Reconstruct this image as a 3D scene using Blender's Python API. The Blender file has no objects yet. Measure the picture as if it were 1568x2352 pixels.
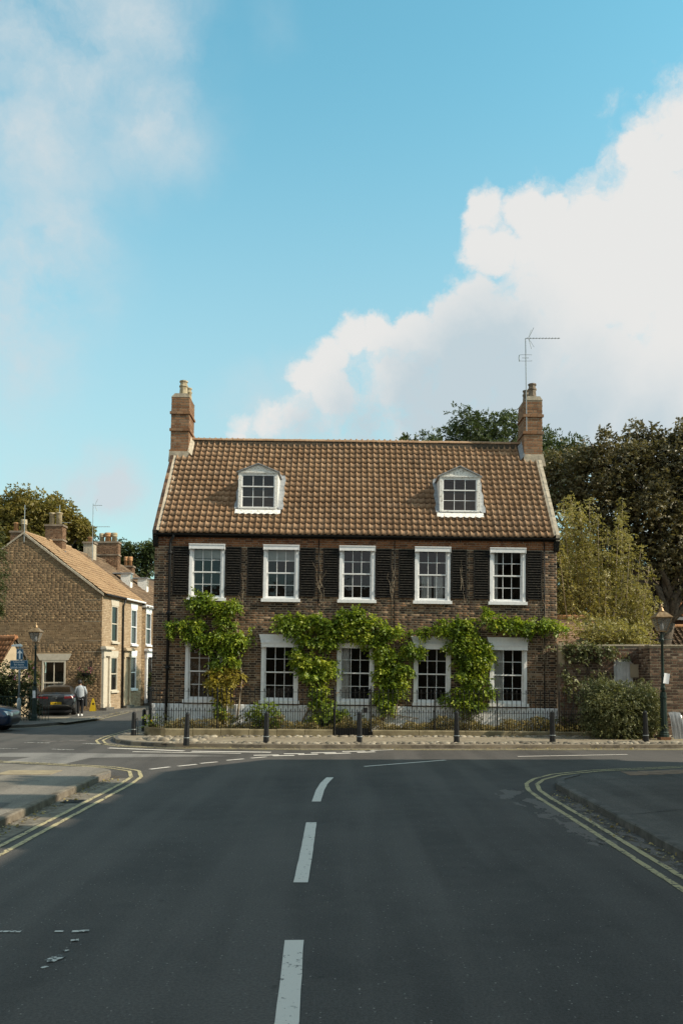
import bpy, math, random
import numpy as np
from mathutils import Vector, Matrix
from mathutils.bvhtree import BVHTree

random.seed(7)
RNG = np.random.default_rng(11)
R = math.radians
SC = bpy.context.scene
COL = SC.collection

# ---------------------------------------------------------------- camera
# picture coordinates used below are those of the photograph scaled to 1568 x 2352
FPX, PW, PH, EYE, TILT = 2000.0, 1568.0, 2352.0, 2.4, R(3.4)
HORIZON = 1540.0
SHIFT = (HORIZON - PH / 2 - FPX * math.tan(TILT)) / PH
cam = bpy.data.cameras.new('camera')
cam.sensor_fit = 'VERTICAL'
cam.sensor_height = 36.0
cam.lens = FPX / PH * 36.0
cam.shift_y = SHIFT
cam.clip_end = 3000
camo = bpy.data.objects.new('camera', cam)
camo.location = (0, 0, EYE)
camo.rotation_euler = (math.pi / 2 + TILT, 0, 0)
COL.objects.link(camo)
SC.camera = camo


def ray(px, py):
    xc = px - PW / 2
    yc = (PH / 2 - py) + SHIFT * PH
    return Vector((xc, -yc * math.sin(TILT) + FPX * math.cos(TILT), yc * math.cos(TILT) + FPX * math.sin(TILT)))


def G(px, py, z=0.0):            # point of the ground (height z) under a pixel
    d = ray(px, py)
    k = (z - EYE) / d.z
    return Vector((d.x * k, d.y * k, z))


def AT(px, py, y):               # point at distance y under a pixel
    d = ray(px, py)
    k = y / d.y
    return Vector((d.x * k, y, EYE + d.z * k))


# ---------------------------------------------------------------- sun, sky, exposure
SUN = Vector((1.43, -0.37, 1.06)).normalized()
sl = bpy.data.lights.new('sun', 'SUN')
sl.energy = 3.3
sl.angle = R(0.5)
sl.color = (1.0, 0.885, 0.71)
so = bpy.data.objects.new('sun', sl)
so.rotation_euler = (-SUN).to_track_quat('-Z', 'Y').to_euler()
so.location = (30, -10, 30)
COL.objects.link(so)
SC.view_settings.view_transform = 'Standard'
SC.view_settings.look = 'None'
SC.view_settings.gamma = 1.0
SC.view_settings.use_curve_mapping = False
SC.view_settings.exposure = 0.85

world = bpy.data.worlds.new('World')
SC.world = world
world.use_nodes = True


def build_world():
    nt = world.node_tree
    nt.nodes.clear()
    N, Lk = nt.nodes, nt.links

    def node(t, **kw):
        n = N.new(t)
        for k, v in kw.items():
            setattr(n, k, v)
        return n

    def math_(op, a, b=None, clamp=False):
        n = node('ShaderNodeMath', operation=op, use_clamp=clamp)
        for i, s in enumerate((a, b)):
            if s is None:
                continue
            if isinstance(s, (int, float)):
                n.inputs[i].default_value = s
            else:
                Lk.new(s, n.inputs[i])
        return n.outputs[0]

    out = node('ShaderNodeOutputWorld')
    bg = node('ShaderNodeBackground')
    Lk.new(bg.outputs[0], out.inputs[0])
    sky = node('ShaderNodeTexSky', sky_type='NISHITA', sun_disc=False)
    sky.sun_elevation = math.asin(SUN.z)
    sky.sun_rotation = math.atan2(SUN.x, SUN.y)
    sky.air_density = 1.1
    sky.dust_density = 0.8
    sky.ozone_density = 1.0
    tc = node('ShaderNodeTexCoord')
    tint = node('ShaderNodeMix', data_type='RGBA', blend_type='MULTIPLY')
    tint.inputs[0].default_value = 1.0
    Lk.new(sky.outputs[0], tint.inputs[6])
    tint.inputs[7].default_value = (0.092, 0.164, 0.134, 1)
    # domain warp so that cloud edges billow
    nz = node('ShaderNodeTexNoise')
    nz.inputs['Scale'].default_value = 15.0
    nz.inputs['Detail'].default_value = 7.0
    nz.inputs['Roughness'].default_value = 0.66
    Lk.new(tc.outputs['Generated'], nz.inputs['Vector'])
    sub = node('ShaderNodeVectorMath', operation='SUBTRACT')
    Lk.new(nz.outputs['Color'], sub.inputs[0])
    sub.inputs[1].default_value = (0.5, 0.5, 0.5)
    scl = node('ShaderNodeVectorMath', operation='SCALE')
    scl.inputs['Scale'].default_value = 0.055
    Lk.new(sub.outputs[0], scl.inputs[0])
    add = node('ShaderNodeVectorMath', operation='ADD')
    Lk.new(tc.outputs['Generated'], add.inputs[0])
    Lk.new(scl.outputs[0], add.inputs[1])
    warped = add.outputs[0]

    def blobs(lst, soft):
        acc = None
        for (px, py, rad, w) in lst:
            c = ray(px, py).normalized()
            dn = node('ShaderNodeVectorMath', operation='DISTANCE')
            Lk.new(warped, dn.inputs[0])
            dn.inputs[1].default_value = c
            mr = node('ShaderNodeMapRange', interpolation_type='SMOOTHSTEP')
            mr.inputs['From Min'].default_value = rad / FPX
            mr.inputs['From Max'].default_value = rad / FPX * soft
            mr.inputs['To Min'].default_value = 0.0
            mr.inputs['To Max'].default_value = w
            Lk.new(dn.outputs['Value'], mr.inputs['Value'])
            acc = mr.outputs[0] if acc is None else math_('MAXIMUM', acc, mr.outputs[0])
        return acc

    cum = blobs([(px, py, r * 1.62, .80 if (px, py) in ((900, 930), (790, 990), (950, 1010), (1000, 870), (620, 968), (555, 992), (690, 935)) else 1) for (px, py, r) in
                 ((1110, 495, 58), (1200, 485, 60), (1270, 500, 55), (1135, 575, 75), (1350, 500, 60), (1420, 485, 52), (1510, 350, 85), (1575, 290, 100),
                  (1480, 440, 75), (1300, 640, 190), (1500, 620, 250), (1100, 690, 72), (1040, 725, 62), (950, 775, 55), (870, 765, 58), (815, 775, 58),
                  (760, 830, 60), (700, 860, 52), (760, 900, 70), (690, 935, 66), (620, 968, 58), (555, 992, 50), (1250, 860, 280), (900, 930, 180), (1500, 900, 300), (790, 990, 150),
                  (950, 1010, 160), (1000, 870, 150), (1780, 600, 380), (1900, 300, 300), (2300, 900, 420), (1800, 1000, 350))], 0.15)
    wis = blobs([(120, 60, 380, .88), (340, 270, 210, .72), (320, 60, 220, .68), (40, 620, 290, 1.0), (130, 540, 190, .8), (40, 300, 320, .78), (40, 800, 230, .85), (255, 1105, 130, 1.15), (190, 1125, 110, .8), (600, 960, 150, .8), (560, 1000, 160, .7), (700, 900, 130, .7),
                 (90, 1120, 150, .5), (420, 1180, 220, .3), (30, 960, 180, .4), (630, 60, 90, .14), (-500, 500, 420, .5)], 0.0)
    # clouds added out of view round the sky, thickened to whiten the fill light
    n2 = node('ShaderNodeTexNoise')
    n2.inputs['Scale'].default_value = 2.6
    n2.inputs['Detail'].default_value = 8.0
    n2.inputs['Roughness'].default_value = 0.55
    Lk.new(tc.outputs['Generated'], n2.inputs['Vector'])
    sx = node('ShaderNodeSeparateXYZ')
    Lk.new(tc.outputs['Generated'], sx.inputs[0])
    back = node('ShaderNodeMapRange', interpolation_type='SMOOTHSTEP')
    back.inputs['From Min'].default_value = 0.55
    back.inputs['From Max'].default_value = 0.1
    Lk.new(sx.outputs['Y'], back.inputs['Value'])
    gen = node('ShaderNodeMapRange', interpolation_type='SMOOTHSTEP')
    gen.inputs['From Min'].default_value = 0.40
    gen.inputs['From Max'].default_value = 0.58
    Lk.new(n2.outputs['Fac'], gen.inputs['Value'])
    gen_o = math_('MULTIPLY', gen.outputs[0], back.outputs[0])
    # fine noise that eats the edges
    n3 = node('ShaderNodeTexNoise')
    n3.inputs['Scale'].default_value = 21.0
    n3.inputs['Detail'].default_value = 9.0
    n3.inputs['Roughness'].default_value = 0.6
    Lk.new(warped, n3.inputs['Vector'])
    n3c = math_('SUBTRACT', n3.outputs['Fac'], 0.5)
    n4 = node('ShaderNodeTexNoise')
    n4.inputs['Scale'].default_value = 6.5
    n4.inputs['Detail'].default_value = 6.0
    n4.inputs['Roughness'].default_value = 0.5
    Lk.new(warped, n4.inputs['Vector'])
    n4c = math_('SUBTRACT', n4.outputs['Fac'], 0.5)
    cum_e = math_('ADD', cum, math_('ADD', math_('MULTIPLY', n3c, 1.15), math_('MULTIPLY', n4c, 0.6)))
    cden = node('ShaderNodeMapRange', interpolation_type='SMOOTHSTEP')
    cden.inputs['From Min'].default_value = 0.38
    cden.inputs['From Max'].default_value = 0.84
    Lk.new(cum_e, cden.inputs['Value'])
    wis_e = math_('MULTIPLY', wis, math_('ADD', math_('ADD', math_('MULTIPLY', n4c, 3.2), math_('MULTIPLY', n3c, 1.6)), 0.8), clamp=True)
    dens = math_('MAXIMUM', cden.outputs[0], gen_o, clamp=True)
    # shade painted by hand into the cloud undersides, bluish grey away from the sun
    shade = blobs([(1130, 880, 270, 1.15), (990, 930, 200, 1.15), (1250, 980, 300, 1.0), (1190, 770, 120, .8), (840, 980, 170, 1.0), (720, 990, 110, .8),
                   (1480, 1010, 230, .6)], 0.0)
    shade = math_('MULTIPLY', shade, math_('ADD', math_('MULTIPLY', n4c, 2.0), 1.25), clamp=True)
    cc = node('ShaderNodeMix', data_type='RGBA')
    Lk.new(shade, cc.inputs[0])
    cc.inputs[6].default_value = (0.448, 0.448, 0.440, 1)
    cc.inputs[7].default_value = (0.300, 0.356, 0.385, 1)
    # pale haze towards the horizon
    hz = node('ShaderNodeMapRange', interpolation_type='SMOOTHSTEP')
    hz.inputs['From Min'].default_value = 0.64
    hz.inputs['From Max'].default_value = 0.14
    hz.inputs['To Max'].default_value = 0.66
    Lk.new(sx.outputs['Z'], hz.inputs['Value'])
    hm = node('ShaderNodeMix', data_type='RGBA')
    Lk.new(hz.outputs[0], hm.inputs[0])
    Lk.new(tint.outputs[2], hm.inputs[6])
    hm.inputs[7].default_value = (0.285, 0.330, 0.345, 1)
    fin = node('ShaderNodeMix', data_type='RGBA')
    Lk.new(dens, fin.inputs[0])
    wm = node('ShaderNodeMix', data_type='RGBA')
    Lk.new(wis_e, wm.inputs[0])
    Lk.new(hm.outputs[2], wm.inputs[6])
    wm.inputs[7].default_value = (0.340, 0.390, 0.414, 1)
    Lk.new(wm.outputs[2], fin.inputs[6])
    Lk.new(cc.outputs[2], fin.inputs[7])
    Lk.new(fin.outputs[2], bg.inputs[0])
    bg.inputs[1].default_value = 1.0


build_world()

# ---------------------------------------------------------------- materials
MATS = {}


class NT:
    def __init__(s, name):
        s.m = bpy.data.materials.new(name)
        s.m.use_nodes = True
        s.t = s.m.node_tree
        s.b = s.t.nodes['Principled BSDF']
        s.out = s.t.nodes['Material Output']
        MATS[name] = s.m

    def n(s, typ, ins=None, **kw):
        n = s.t.nodes.new(typ)
        for k, v in kw.items():
            setattr(n, k, v)
        for k, v in (ins or {}).items():
            if hasattr(v, 'is_linked'):
                s.t.links.new(v, n.inputs[k])
            else:
                n.inputs[k].default_value = v
        return n

    def l(s, a, b):
        s.t.links.new(a, b)

    def mth(s, op, a, b=0.0, clamp=False):
        return s.n('ShaderNodeMath', {0: a, 1: b}, operation=op, use_clamp=clamp).outputs[0]

    def pos(s):
        return s.n('ShaderNodeNewGeometry').outputs['Position']

    def noise(s, scale, detail=4, rough=0.55, vec=None, col=False):
        n = s.n('ShaderNodeTexNoise', {'Scale': scale, 'Detail': detail, 'Roughness': rough})
        s.l(vec if vec is not None else s.pos(), n.inputs['Vector'])
        return n.outputs['Color' if col else 'Fac']

    def ramp(s, fac, stops, interp='LINEAR'):
        n = s.n('ShaderNodeValToRGB')
        cr = n.color_ramp
        cr.interpolation = interp
        while len(cr.elements) < len(stops):
            cr.elements.new(0.5)
        for e, (p, c) in zip(cr.elements, stops):
            e.position = p
            e.color = (c[0], c[1], c[2], 1)
        s.l(fac, n.inputs[0])
        return n.outputs[0]

    def mix(s, fac, a, b, mode='MIX'):
        n = s.n('ShaderNodeMix', data_type='RGBA', blend_type=mode)
        for i, v in ((0, fac), (6, a), (7, b)):
            if hasattr(v, 'is_linked'):
                s.l(v, n.inputs[i])
            elif i == 0:
                n.inputs[i].default_value = v
            else:
                n.inputs[i].default_value = (v[0], v[1], v[2], 1)
        return n.outputs[2]

    def rnd(s):      # one random number for each loose piece, whether it is an object or an island of a joined mesh
        a = s.n('ShaderNodeNewGeometry').outputs['Random Per Island']
        b = s.n('ShaderNodeObjectInfo').outputs['Random']
        return s.mth('FRACT', s.mth('ADD', a, b))

    def step(s, v, a, b):
        return s.n('ShaderNodeMapRange', {'Value': v, 'From Min': a, 'From Max': b}, interpolation_type='SMOOTHSTEP').outputs[0]

    def bump(s, h, strength=0.3, dist=0.02):
        n = s.n('ShaderNodeBump', {'Height': h, 'Strength': strength, 'Distance': dist})
        s.l(n.outputs[0], s.b.inputs['Normal'])

    def set(s, color=None, rough=0.8, metal=0.0, spec=0.5):
        if color is not None:
            if hasattr(color, 'is_linked'):
                s.l(color, s.b.inputs['Base Color'])
            else:
                s.b.inputs['Base Color'].default_value = (*color, 1)
        if hasattr(rough, 'is_linked'):
            s.l(rough, s.b.inputs['Roughness'])
        else:
            s.b.inputs['Roughness'].default_value = rough
        s.b.inputs['Metallic'].default_value = metal
        s.b.inputs['Specular IOR Level'].default_value = spec
        return s.m


def brick_mat(name, stops, wear=0.25, blotch=None):
    t = NT(name)
    c = t.ramp(t.rnd(), stops)
    n = t.noise(28, 5, 0.6)
    c = t.mix(wear, c, t.ramp(n, [(0.25, (.25, .25, .25)), (0.75, (.95, .9, .85))]), 'OVERLAY')
    if blotch:
        big = t.step(t.noise(0.9, 4, 0.6), 0.5, 0.68)
        c = t.mix(t.mth('MULTIPLY', big, blotch[1]), c, blotch[0])
    t.bump(n, 0.5, 0.01)
    return t.set(c, 0.88, spec=0.25)


brick_mat('house_brick', [(0, (.034, .024, .019)), (.22, (.056, .035, .024)), (.45, (.094, .058, .037)), (.65, (.130, .080, .050)),
                          (.82, (.185, .100, .052)), (.93, (.235, .152, .092)), (1, (.29, .21, .14))], 0.35, ((.035, .027, .024), .35))
brick_mat('eaves_brick', [(0, (.11, .046, .024)), (.5, (.19, .078, .034)), (1, (.26, .118, .056))], 0.35)
brick_mat('chimney_brick', [(0, (.150, .076, .040)), (.5, (.215, .115, .060)), (.85, (.265, .155, .088)), (1, (.17, .11, .072))], 0.35)
brick_mat('gable_brick', [(0, (.125, .082, .046)), (.3, (.155, .102, .056)), (.6, (.185, .124, .068)), (.88, (.22, .148, .082)), (1, (.30, .205, .115))], 0.3,
          ((.125, .098, .066), .4))
brick_mat('garden_brick', [(0, (.045, .030, .023)), (.3, (.080, .050, .036)), (.6, (.125, .076, .052)), (.85, (.17, .11, .075)), (1, (.24, .185, .14))], 0.4,
          ((.15, .070, .036), .45))


def noisy(name, a, b, scale, rough=0.85, detail=5, lo=0.35, hi=0.65, bump=0.2, bd=0.01, spec=0.3, metal=0.0):
    t = NT(name)
    n = t.noise(scale, detail, 0.6)
    t.bump(n, bump, bd)
    return t.set(t.ramp(n, [(lo, a), (hi, b)]), rough, metal, spec)


noisy('mortar', (.235, .188, .132), (.36, .295, .21), 3.0)
noisy('gable_mortar', (.26, .19, .115), (.34, .25, .155), 3.0)
noisy('dark_mortar', (.15, .115, .085), (.25, .20, .15), 2.0)
noisy('cement', (.30, .26, .20), (.47, .40, .30), 6.0, bump=0.6, bd=0.03)
noisy('stucco', (.36, .285, .19), (.44, .35, .24), 2.5, rough=0.9)
noisy('buff_wall', (.315, .236, .156), (.375, .287, .195), 1.5, rough=0.9)
noisy('cream_paint', (.46, .41, .325), (.54, .485, .39), 5.0, rough=0.6)
noisy('plinth_paint', (.50, .52, .54), (.74, .75, .75), 2.2, rough=0.75, lo=0.25, hi=0.55)
noisy('lead', (.17, .18, .19), (.29, .295, .30), 8.0, rough=0.55, spec=0.5)
noisy('weathered_white', (.36, .33, .28), (.76, .745, .70), 16.0, rough=0.8, lo=0.34, hi=0.48, bump=0.4, bd=0.01)
noisy('iron', (.006, .007, .008), (.020, .017, .015), 30.0, rough=0.55, lo=0.45, hi=0.8, spec=0.3)
noisy('black_timber', (.008, .008, .008), (.055, .047, .037), 14.0, rough=0.8, lo=0.45, hi=0.8, spec=0.2)
noisy('lit_slat_timber', (.022, .021, .019), (.13, .105, .075), 16.0, rough=0.75, lo=0.45, hi=0.85, spec=0.3)  # worn black timber, lightened so the slat edges read as sunlit
noisy('bollard_paint', (.008, .009, .010), (.020, .021, .023), 12.0, rough=0.5, lo=0.4, hi=0.75, spec=0.3)
noisy('green_paint', (.012, .026, .022), (.028, .045, .038), 14.0, rough=0.45, lo=0.4, hi=0.75)
noisy('bark', (.045, .034, .024), (.12, .095, .07), 9.0, bump=0.8, bd=0.05)
noisy('pale_bark', (.22, .17, .11), (.40, .33, .24), 9.0, bump=0.6, bd=0.02)
noisy('soil', (.035, .026, .017), (.085, .065, .042), 14.0, bump=0.8, bd=0.05)
noisy('plain_tile', (.20, .125, .080), (.33, .225, .15), 9.0)
noisy('copper', (.20, .125, .062), (.36, .245, .135), 7.0, rough=0.42, metal=0.6)
noisy('terracotta', (.35, .18, .085), (.46, .26, .13), 8.0)
noisy('buff_clay', (.26, .21, .13), (.44, .37, .25), 7.0)
noisy('dark_clay', (.11, .085, .062), (.24, .19, .14), 7.0)
noisy('unlit_interior', (.028, .027, .026), (.05, .048, .045), 1.0)  # near-black, so whatever lies behind the panes looks unlit
noisy('curtain', (.58, .58, .56), (.72, .72, .70), 3.0)
noisy('galvanised', (.24, .27, .28), (.36, .39, .40), 10.0, rough=0.45, metal=0.4)
noisy('plank_white', (.52, .50, .485), (.68, .66, .64), 5.0, rough=0.7)
noisy('roof_felt', (.12, .075, .045), (.17, .11, .065), 4.0)


def simple(name, col, rough=0.5, metal=0.0, spec=0.5):
    t = NT(name)
    n = t.noise(6, 4)
    c = t.mix(0.35, col, t.ramp(n, [(.3, tuple(x * .75 for x in col)), (.7, tuple(min(1, x * 1.15) for x in col))]))
    return t.set(c, rough, metal, spec)


simple('sign_blue', (.006, .082, .165), 0.5)
simple('sign_white', (.78, .80, .80), 0.45)
simple('paper', (.75, .76, .78), 0.7)
simple('tyre', (.012, .012, .012), 0.8)
simple('black_plastic', (.012, .012, .013), 0.5)
simple('chrome', (.62, .62, .62), 0.2, 1.0)
simple('rim', (.10, .10, .105), 0.35, 0.8)
simple('tail_red', (.11, .008, .010), 0.25)
simple('plate_yellow', (.72, .47, .01), 0.5)
simple('headlight', (.55, .60, .62), 0.12, 0.3)
simple('yellow_plastic', (.55, .37, .01), 0.5)
simple('skin', (.30, .17, .11), 0.6)
simple('hair', (.012, .010, .009), 0.6)
simple('jacket', (.34, .37, .40), 0.9)
simple('trousers', (.008, .008, .010), 0.9)
simple('shoe', (.72, .72, .70), 0.6)
simple('petal_pink', (.24, .06, .10), 0.8)
simple('petal_lilac', (.20, .15, .24), 0.8)
simple('white_gloss', (.72, .73, .74), 0.35)


def white_paint():
    t = NT('white_paint')
    n = t.noise(7, 5, 0.65)
    st = t.n('ShaderNodeMapping', {'Scale': (9, 9, 1.2)})
    t.l(t.pos(), st.inputs[0])
    n2 = t.noise(1.6, 4, 0.6, st.outputs[0])
    c = t.ramp(n, [(.3, (.68, .685, .68)), (.6, (.78, .78, .77))])
    c = t.mix(t.mth('MULTIPLY', t.step(n2, 0.58, 0.75), 0.30), c, (.42, .41, .38))
    t.bump(n, 0.1, 0.005)
    t.set(c, 0.42)


white_paint()


def pantile(name, stops, lichen):
    t = NT(name)
    c = t.ramp(t.rnd(), stops)
    n = t.noise(18, 6, 0.62)
    c = t.mix(0.5, c, t.ramp(n, [(.28, (.22, .2, .2)), (.72, (.92, .9, .86))]), 'OVERLAY')
    bl = t.step(t.noise(1.1, 4, 0.6), 0.48, 0.72)
    c = t.mix(t.mth('MULTIPLY', bl, 0.35), c, (.155, .10, .068))
    sp = t.step(t.noise(11, 3, 0.5), 0.66, 0.72)
    c = t.mix(t.mth('MULTIPLY', sp, lichen), c, (.43, .38, .25))
    t.bump(n, 0.4, 0.01)
    t.set(c, 0.85, spec=0.25)


pantile('pantile', [(0, (.240, .149, .086)), (.35, (.272, .170, .099)), (.7, (.302, .193, .115)), (.92, (.335, .220, .136)), (1, (.235, .157, .102))], .5)
pantile('terrace_tile', [(0, (.27, .178, .103)), (.6, (.305, .206, .122)), (1, (.33, .228, .138))], .1)
pantile('dark_tile', [(0, (.10, .07, .045)), (.6, (.15, .105, .07)), (1, (.20, .14, .09))], .4)
pantile('orange_tile', [(0, (.25, .11, .05)), (.6, (.34, .16, .075)), (1, (.40, .21, .11))], .3)


def glass(name, tint, k, rough=0.02):
    t = NT(name)
    t.t.nodes.remove(t.b)
    fr = t.n('ShaderNodeFresnel', {'IOR': 1.5})
    fac = t.mth('ADD', t.mth('MULTIPLY', fr.outputs[0], 1.1), k, clamp=True)
    if name == 'dull_glass':
        fac = t.mth('MINIMUM', fac, 0.10)
    wob = t.noise(2.2, 3, 0.5)
    bp = t.n('ShaderNodeBump', {'Height': wob, 'Strength': 0.12, 'Distance': 0.03})
    gl = t.n('ShaderNodeBsdfGlossy', {'Color': (.95, .97, 1, 1), 'Roughness': rough, 'Normal': bp.outputs[0]})
    tr = t.n('ShaderNodeBsdfTransparent', {'Color': (*tint, 1)})
    mx = t.n('ShaderNodeMixShader', {0: fac, 1: tr.outputs[0], 2: gl.outputs[0]})
    t.l(mx.outputs[0], t.out.inputs[0])


glass('dull_glass', (.55, .56, .57), 0.0, 0.05)
glass('glass', (.80, .81, .80), 0.0)
glass('car_glass', (.10, .10, .11), 0.04)


def veil(name, a, b, sc, alpha):
    t = NT(name)
    mp = t.n('ShaderNodeMapping', {'Scale': sc})
    t.l(t.pos(), mp.inputs[0])
    n = t.noise(3.0, 4, 0.6, mp.outputs[0])
    t.set(t.ramp(n, [(.3, a), (.7, b)]), 0.25)
    tr = t.n('ShaderNodeBsdfTransparent')
    mx = t.n('ShaderNodeMixShader', {0: alpha, 1: tr.outputs[0], 2: t.b.outputs[0]})
    t.l(mx.outputs[0], t.out.inputs[0])


brick_mat('buff_brick', [(0, (.27, .195, .122)), (.5, (.325, .242, .158)), (1, (.37, .285, .195))], 0.2)
veil('water_sheet', (.10, .11, .12), (.32, .33, .34), (9, 1, 1), 0.7)
veil('lantern_glass', (.17, .155, .135), (.30, .275, .24), (2, 2, 4), 0.62)
brick_mat('stack_brick', [(0, (.10, .056, .034)), (.5, (.155, .090, .052)), (1, (.21, .13, .08))], 0.35)


def car_paint(name, col):
    t = NT(name)
    n = t.noise(350, 2)
    c = t.mix(0.3, col, t.ramp(n, [(.4, tuple(x * .6 for x in col)), (.65, tuple(x * 1.6 for x in col))]))
    t.set(c, 0.33, 0.45, 0.5)
    t.b.inputs['Coat Weight'].default_value = 0.8
    t.b.inputs['Coat Roughness'].default_value = 0.06


car_paint('car_grey', (.038, .044, .050))
car_paint('car_blue', (.003, .018, .055))


def asphalt(name, lo, hi, speck, warm):
    t = NT(name)
    mpv = t.n('ShaderNodeMapping', {'Scale': (1.0, 0.06, 1.0)})
    t.l(t.pos(), mpv.inputs[0])
    trk = t.step(t.noise(1.15, 3, 0.5, mpv.outputs[0]), 0.42, 0.62)
    big = t.noise(0.30, 6, 0.68)
    mid = t.noise(2.3, 5, 0.65)
    fine = t.noise(95, 3, 0.7)
    c = t.ramp(big, [(.32, tuple(x * .85 for x in lo)), (.66, tuple(x * 1.08 for x in hi))])
    c = t.mix(t.mth('MULTIPLY', t.step(mid, 0.42, 0.7), 0.35), c, warm)
    c = t.mix(0.75, c, t.ramp(fine, [(.30, (.20, .20, .20)), (.70, (.80, .80, .80))]), 'OVERLAY')
    v = t.n('ShaderNodeTexVoronoi', {'Scale': 21.0})
    t.l(t.pos(), v.inputs['Vector'])
    rs = t.n('ShaderNodeSeparateColor')
    t.l(v.outputs['Color'], rs.inputs[0])
    on = t.mth('MULTIPLY', t.mth('LESS_THAN', v.outputs['Distance'], 0.17), t.mth('GREATER_THAN', rs.outputs[0], 0.80))
    c = t.mix(t.mth('MULTIPLY', on, 0.7), c, speck)
    c = t.mix(t.mth('MULTIPLY', trk, 0.42), c, tuple(x * 1.55 for x in hi))
    gr = t.noise(38, 2, 0.6)
    c = t.mix(0.45, c, t.ramp(gr, [(.32, (.22, .22, .22)), (.68, (.78, .78, .78))]), 'OVERLAY')
    # oil drips and old tar
    v2 = t.noise(4.5, 3, 0.5)
    c = t.mix(t.mth('MULTIPLY', t.step(v2, 0.70, 0.76), 0.5), c, tuple(x * .45 for x in lo))
    t.bump(fine, 0.55, 0.006)
    t.set(c, 0.82, spec=0.35)


asphalt('asphalt', (.050, .0435, .0385), (.069, .0605, .0535), (.29, .26, .23), (.086, .0755, .065))
asphalt('old_asphalt', (.115, .106, .096), (.165, .152, .137), (.38, .36, .34), (.25, .23, .21))
asphalt('side_asphalt', (.054, .049, .043), (.070, .063, .055), (.28, .28, .28), (.13, .12, .11))
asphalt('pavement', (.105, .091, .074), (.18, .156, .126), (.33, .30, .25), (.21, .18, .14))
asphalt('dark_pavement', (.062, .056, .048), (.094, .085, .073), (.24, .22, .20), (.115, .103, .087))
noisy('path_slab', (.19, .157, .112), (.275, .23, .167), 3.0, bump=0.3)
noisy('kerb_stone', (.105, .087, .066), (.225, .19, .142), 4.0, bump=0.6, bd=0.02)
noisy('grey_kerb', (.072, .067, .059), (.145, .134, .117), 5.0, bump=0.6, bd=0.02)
noisy('plinth_stone', (.125, .102, .058), (.27, .225, .135), 2.4, bump=0.5, bd=0.02)
noisy('gutter_grit', (.10, .085, .065), (.22, .19, .145), 6.0, bump=0.7, bd=0.02)
noisy('tactile', (.24, .19, .12), (.33, .265, .165), 5.0)
noisy('tactile_red', (.20, .13, .085), (.30, .20, .13), 5.0)


def cobble_mat():
    t = NT('cobble')
    c = t.ramp(t.rnd(), [(0, (.10, .085, .063)), (.4, (.17, .145, .108)), (.75, (.25, .213, .16)), (1, (.36, .315, .24))])
    n = t.noise(14, 4)
    c = t.mix(0.4, c, t.ramp(n, [(.3, (.25, .25, .25)), (.7, (.85, .85, .85))]), 'OVERLAY')
    t.set(c, 0.75, spec=0.3)


cobble_mat()


def paint_mat(name, col, wear, under=(.056, .054, .05)):
    t = NT(name)
    n = t.noise(16, 6, 0.7)
    n2 = t.noise(2.4, 4, 0.6)
    m = t.step(t.mth('ADD', t.mth('MULTIPLY', n, 0.7), t.mth('MULTIPLY', n2, 0.3)), wear, wear + 0.05)
    c = t.mix(t.mth('MULTIPLY', t.noise(60, 3), 0.35), col, tuple(x * .6 for x in col))
    c = t.mix(m, under, c)
    t.set(c, 0.7, spec=0.3)


paint_mat('paint_white', (.66, .605, .535), 0.38)
paint_mat('paint_white_worn', (.56, .54, .49), 0.47)
paint_mat('paint_yellow', (.46, .385, .21), 0.43)


def patchy(name, col, scale, thr):       # worn-through patches: old surface shows only in places
    t = NT(name)
    fine = t.noise(70, 3, 0.7)
    mp = t.n('ShaderNodeMapping', {'Scale': (1.0, 0.55, 1.0)})
    t.l(t.pos(), mp.inputs[0])
    n = t.noise(scale, 5, 0.6, mp.outputs[0])
    fac = t.step(n, thr, thr + 0.03)
    c = t.mix(0.7, col, t.ramp(fine, [(.3, (.25, .25, .25)), (.7, (.8, .8, .8))]), 'OVERLAY')
    t.set(c, 0.85, spec=0.25)
    tr = t.n('ShaderNodeBsdfTransparent')
    mx = t.n('ShaderNodeMixShader', {0: fac, 1: tr.outputs[0], 2: t.b.outputs[0]})
    t.l(mx.outputs[0], t.out.inputs[0])


patchy('worn_surface', (.135, .119, .106), 3.2, 0.47)
patchy('faded_paint', (.58, .58, .56), 2.6, 0.50)
patchy('debris', (.10, .078, .052), 9.0, 0.54)


def leaf(name, stops, trans=0.35, spec=0.35, scale=1.3):
    t = NT(name)
    r = t.rnd()
    n = t.noise(scale, 3, 0.5)
    f = t.mth('ADD', t.mth('MULTIPLY', r, 0.55), t.mth('MULTIPLY', t.step(n, 0.3, 0.7), 0.45))
    c = t.ramp(f, stops)
    t.set(c, 0.5, spec=spec)
    tl = t.n('ShaderNodeBsdfTranslucent')
    t.l(t.mix(1.0, c, (1.0, 1.0, .55), 'MULTIPLY'), tl.inputs[0])
    mx = t.n('ShaderNodeMixShader', {0: trans, 1: t.b.outputs[0], 2: tl.outputs[0]})
    t.l(mx.outputs[0], t.out.inputs[0])


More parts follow.
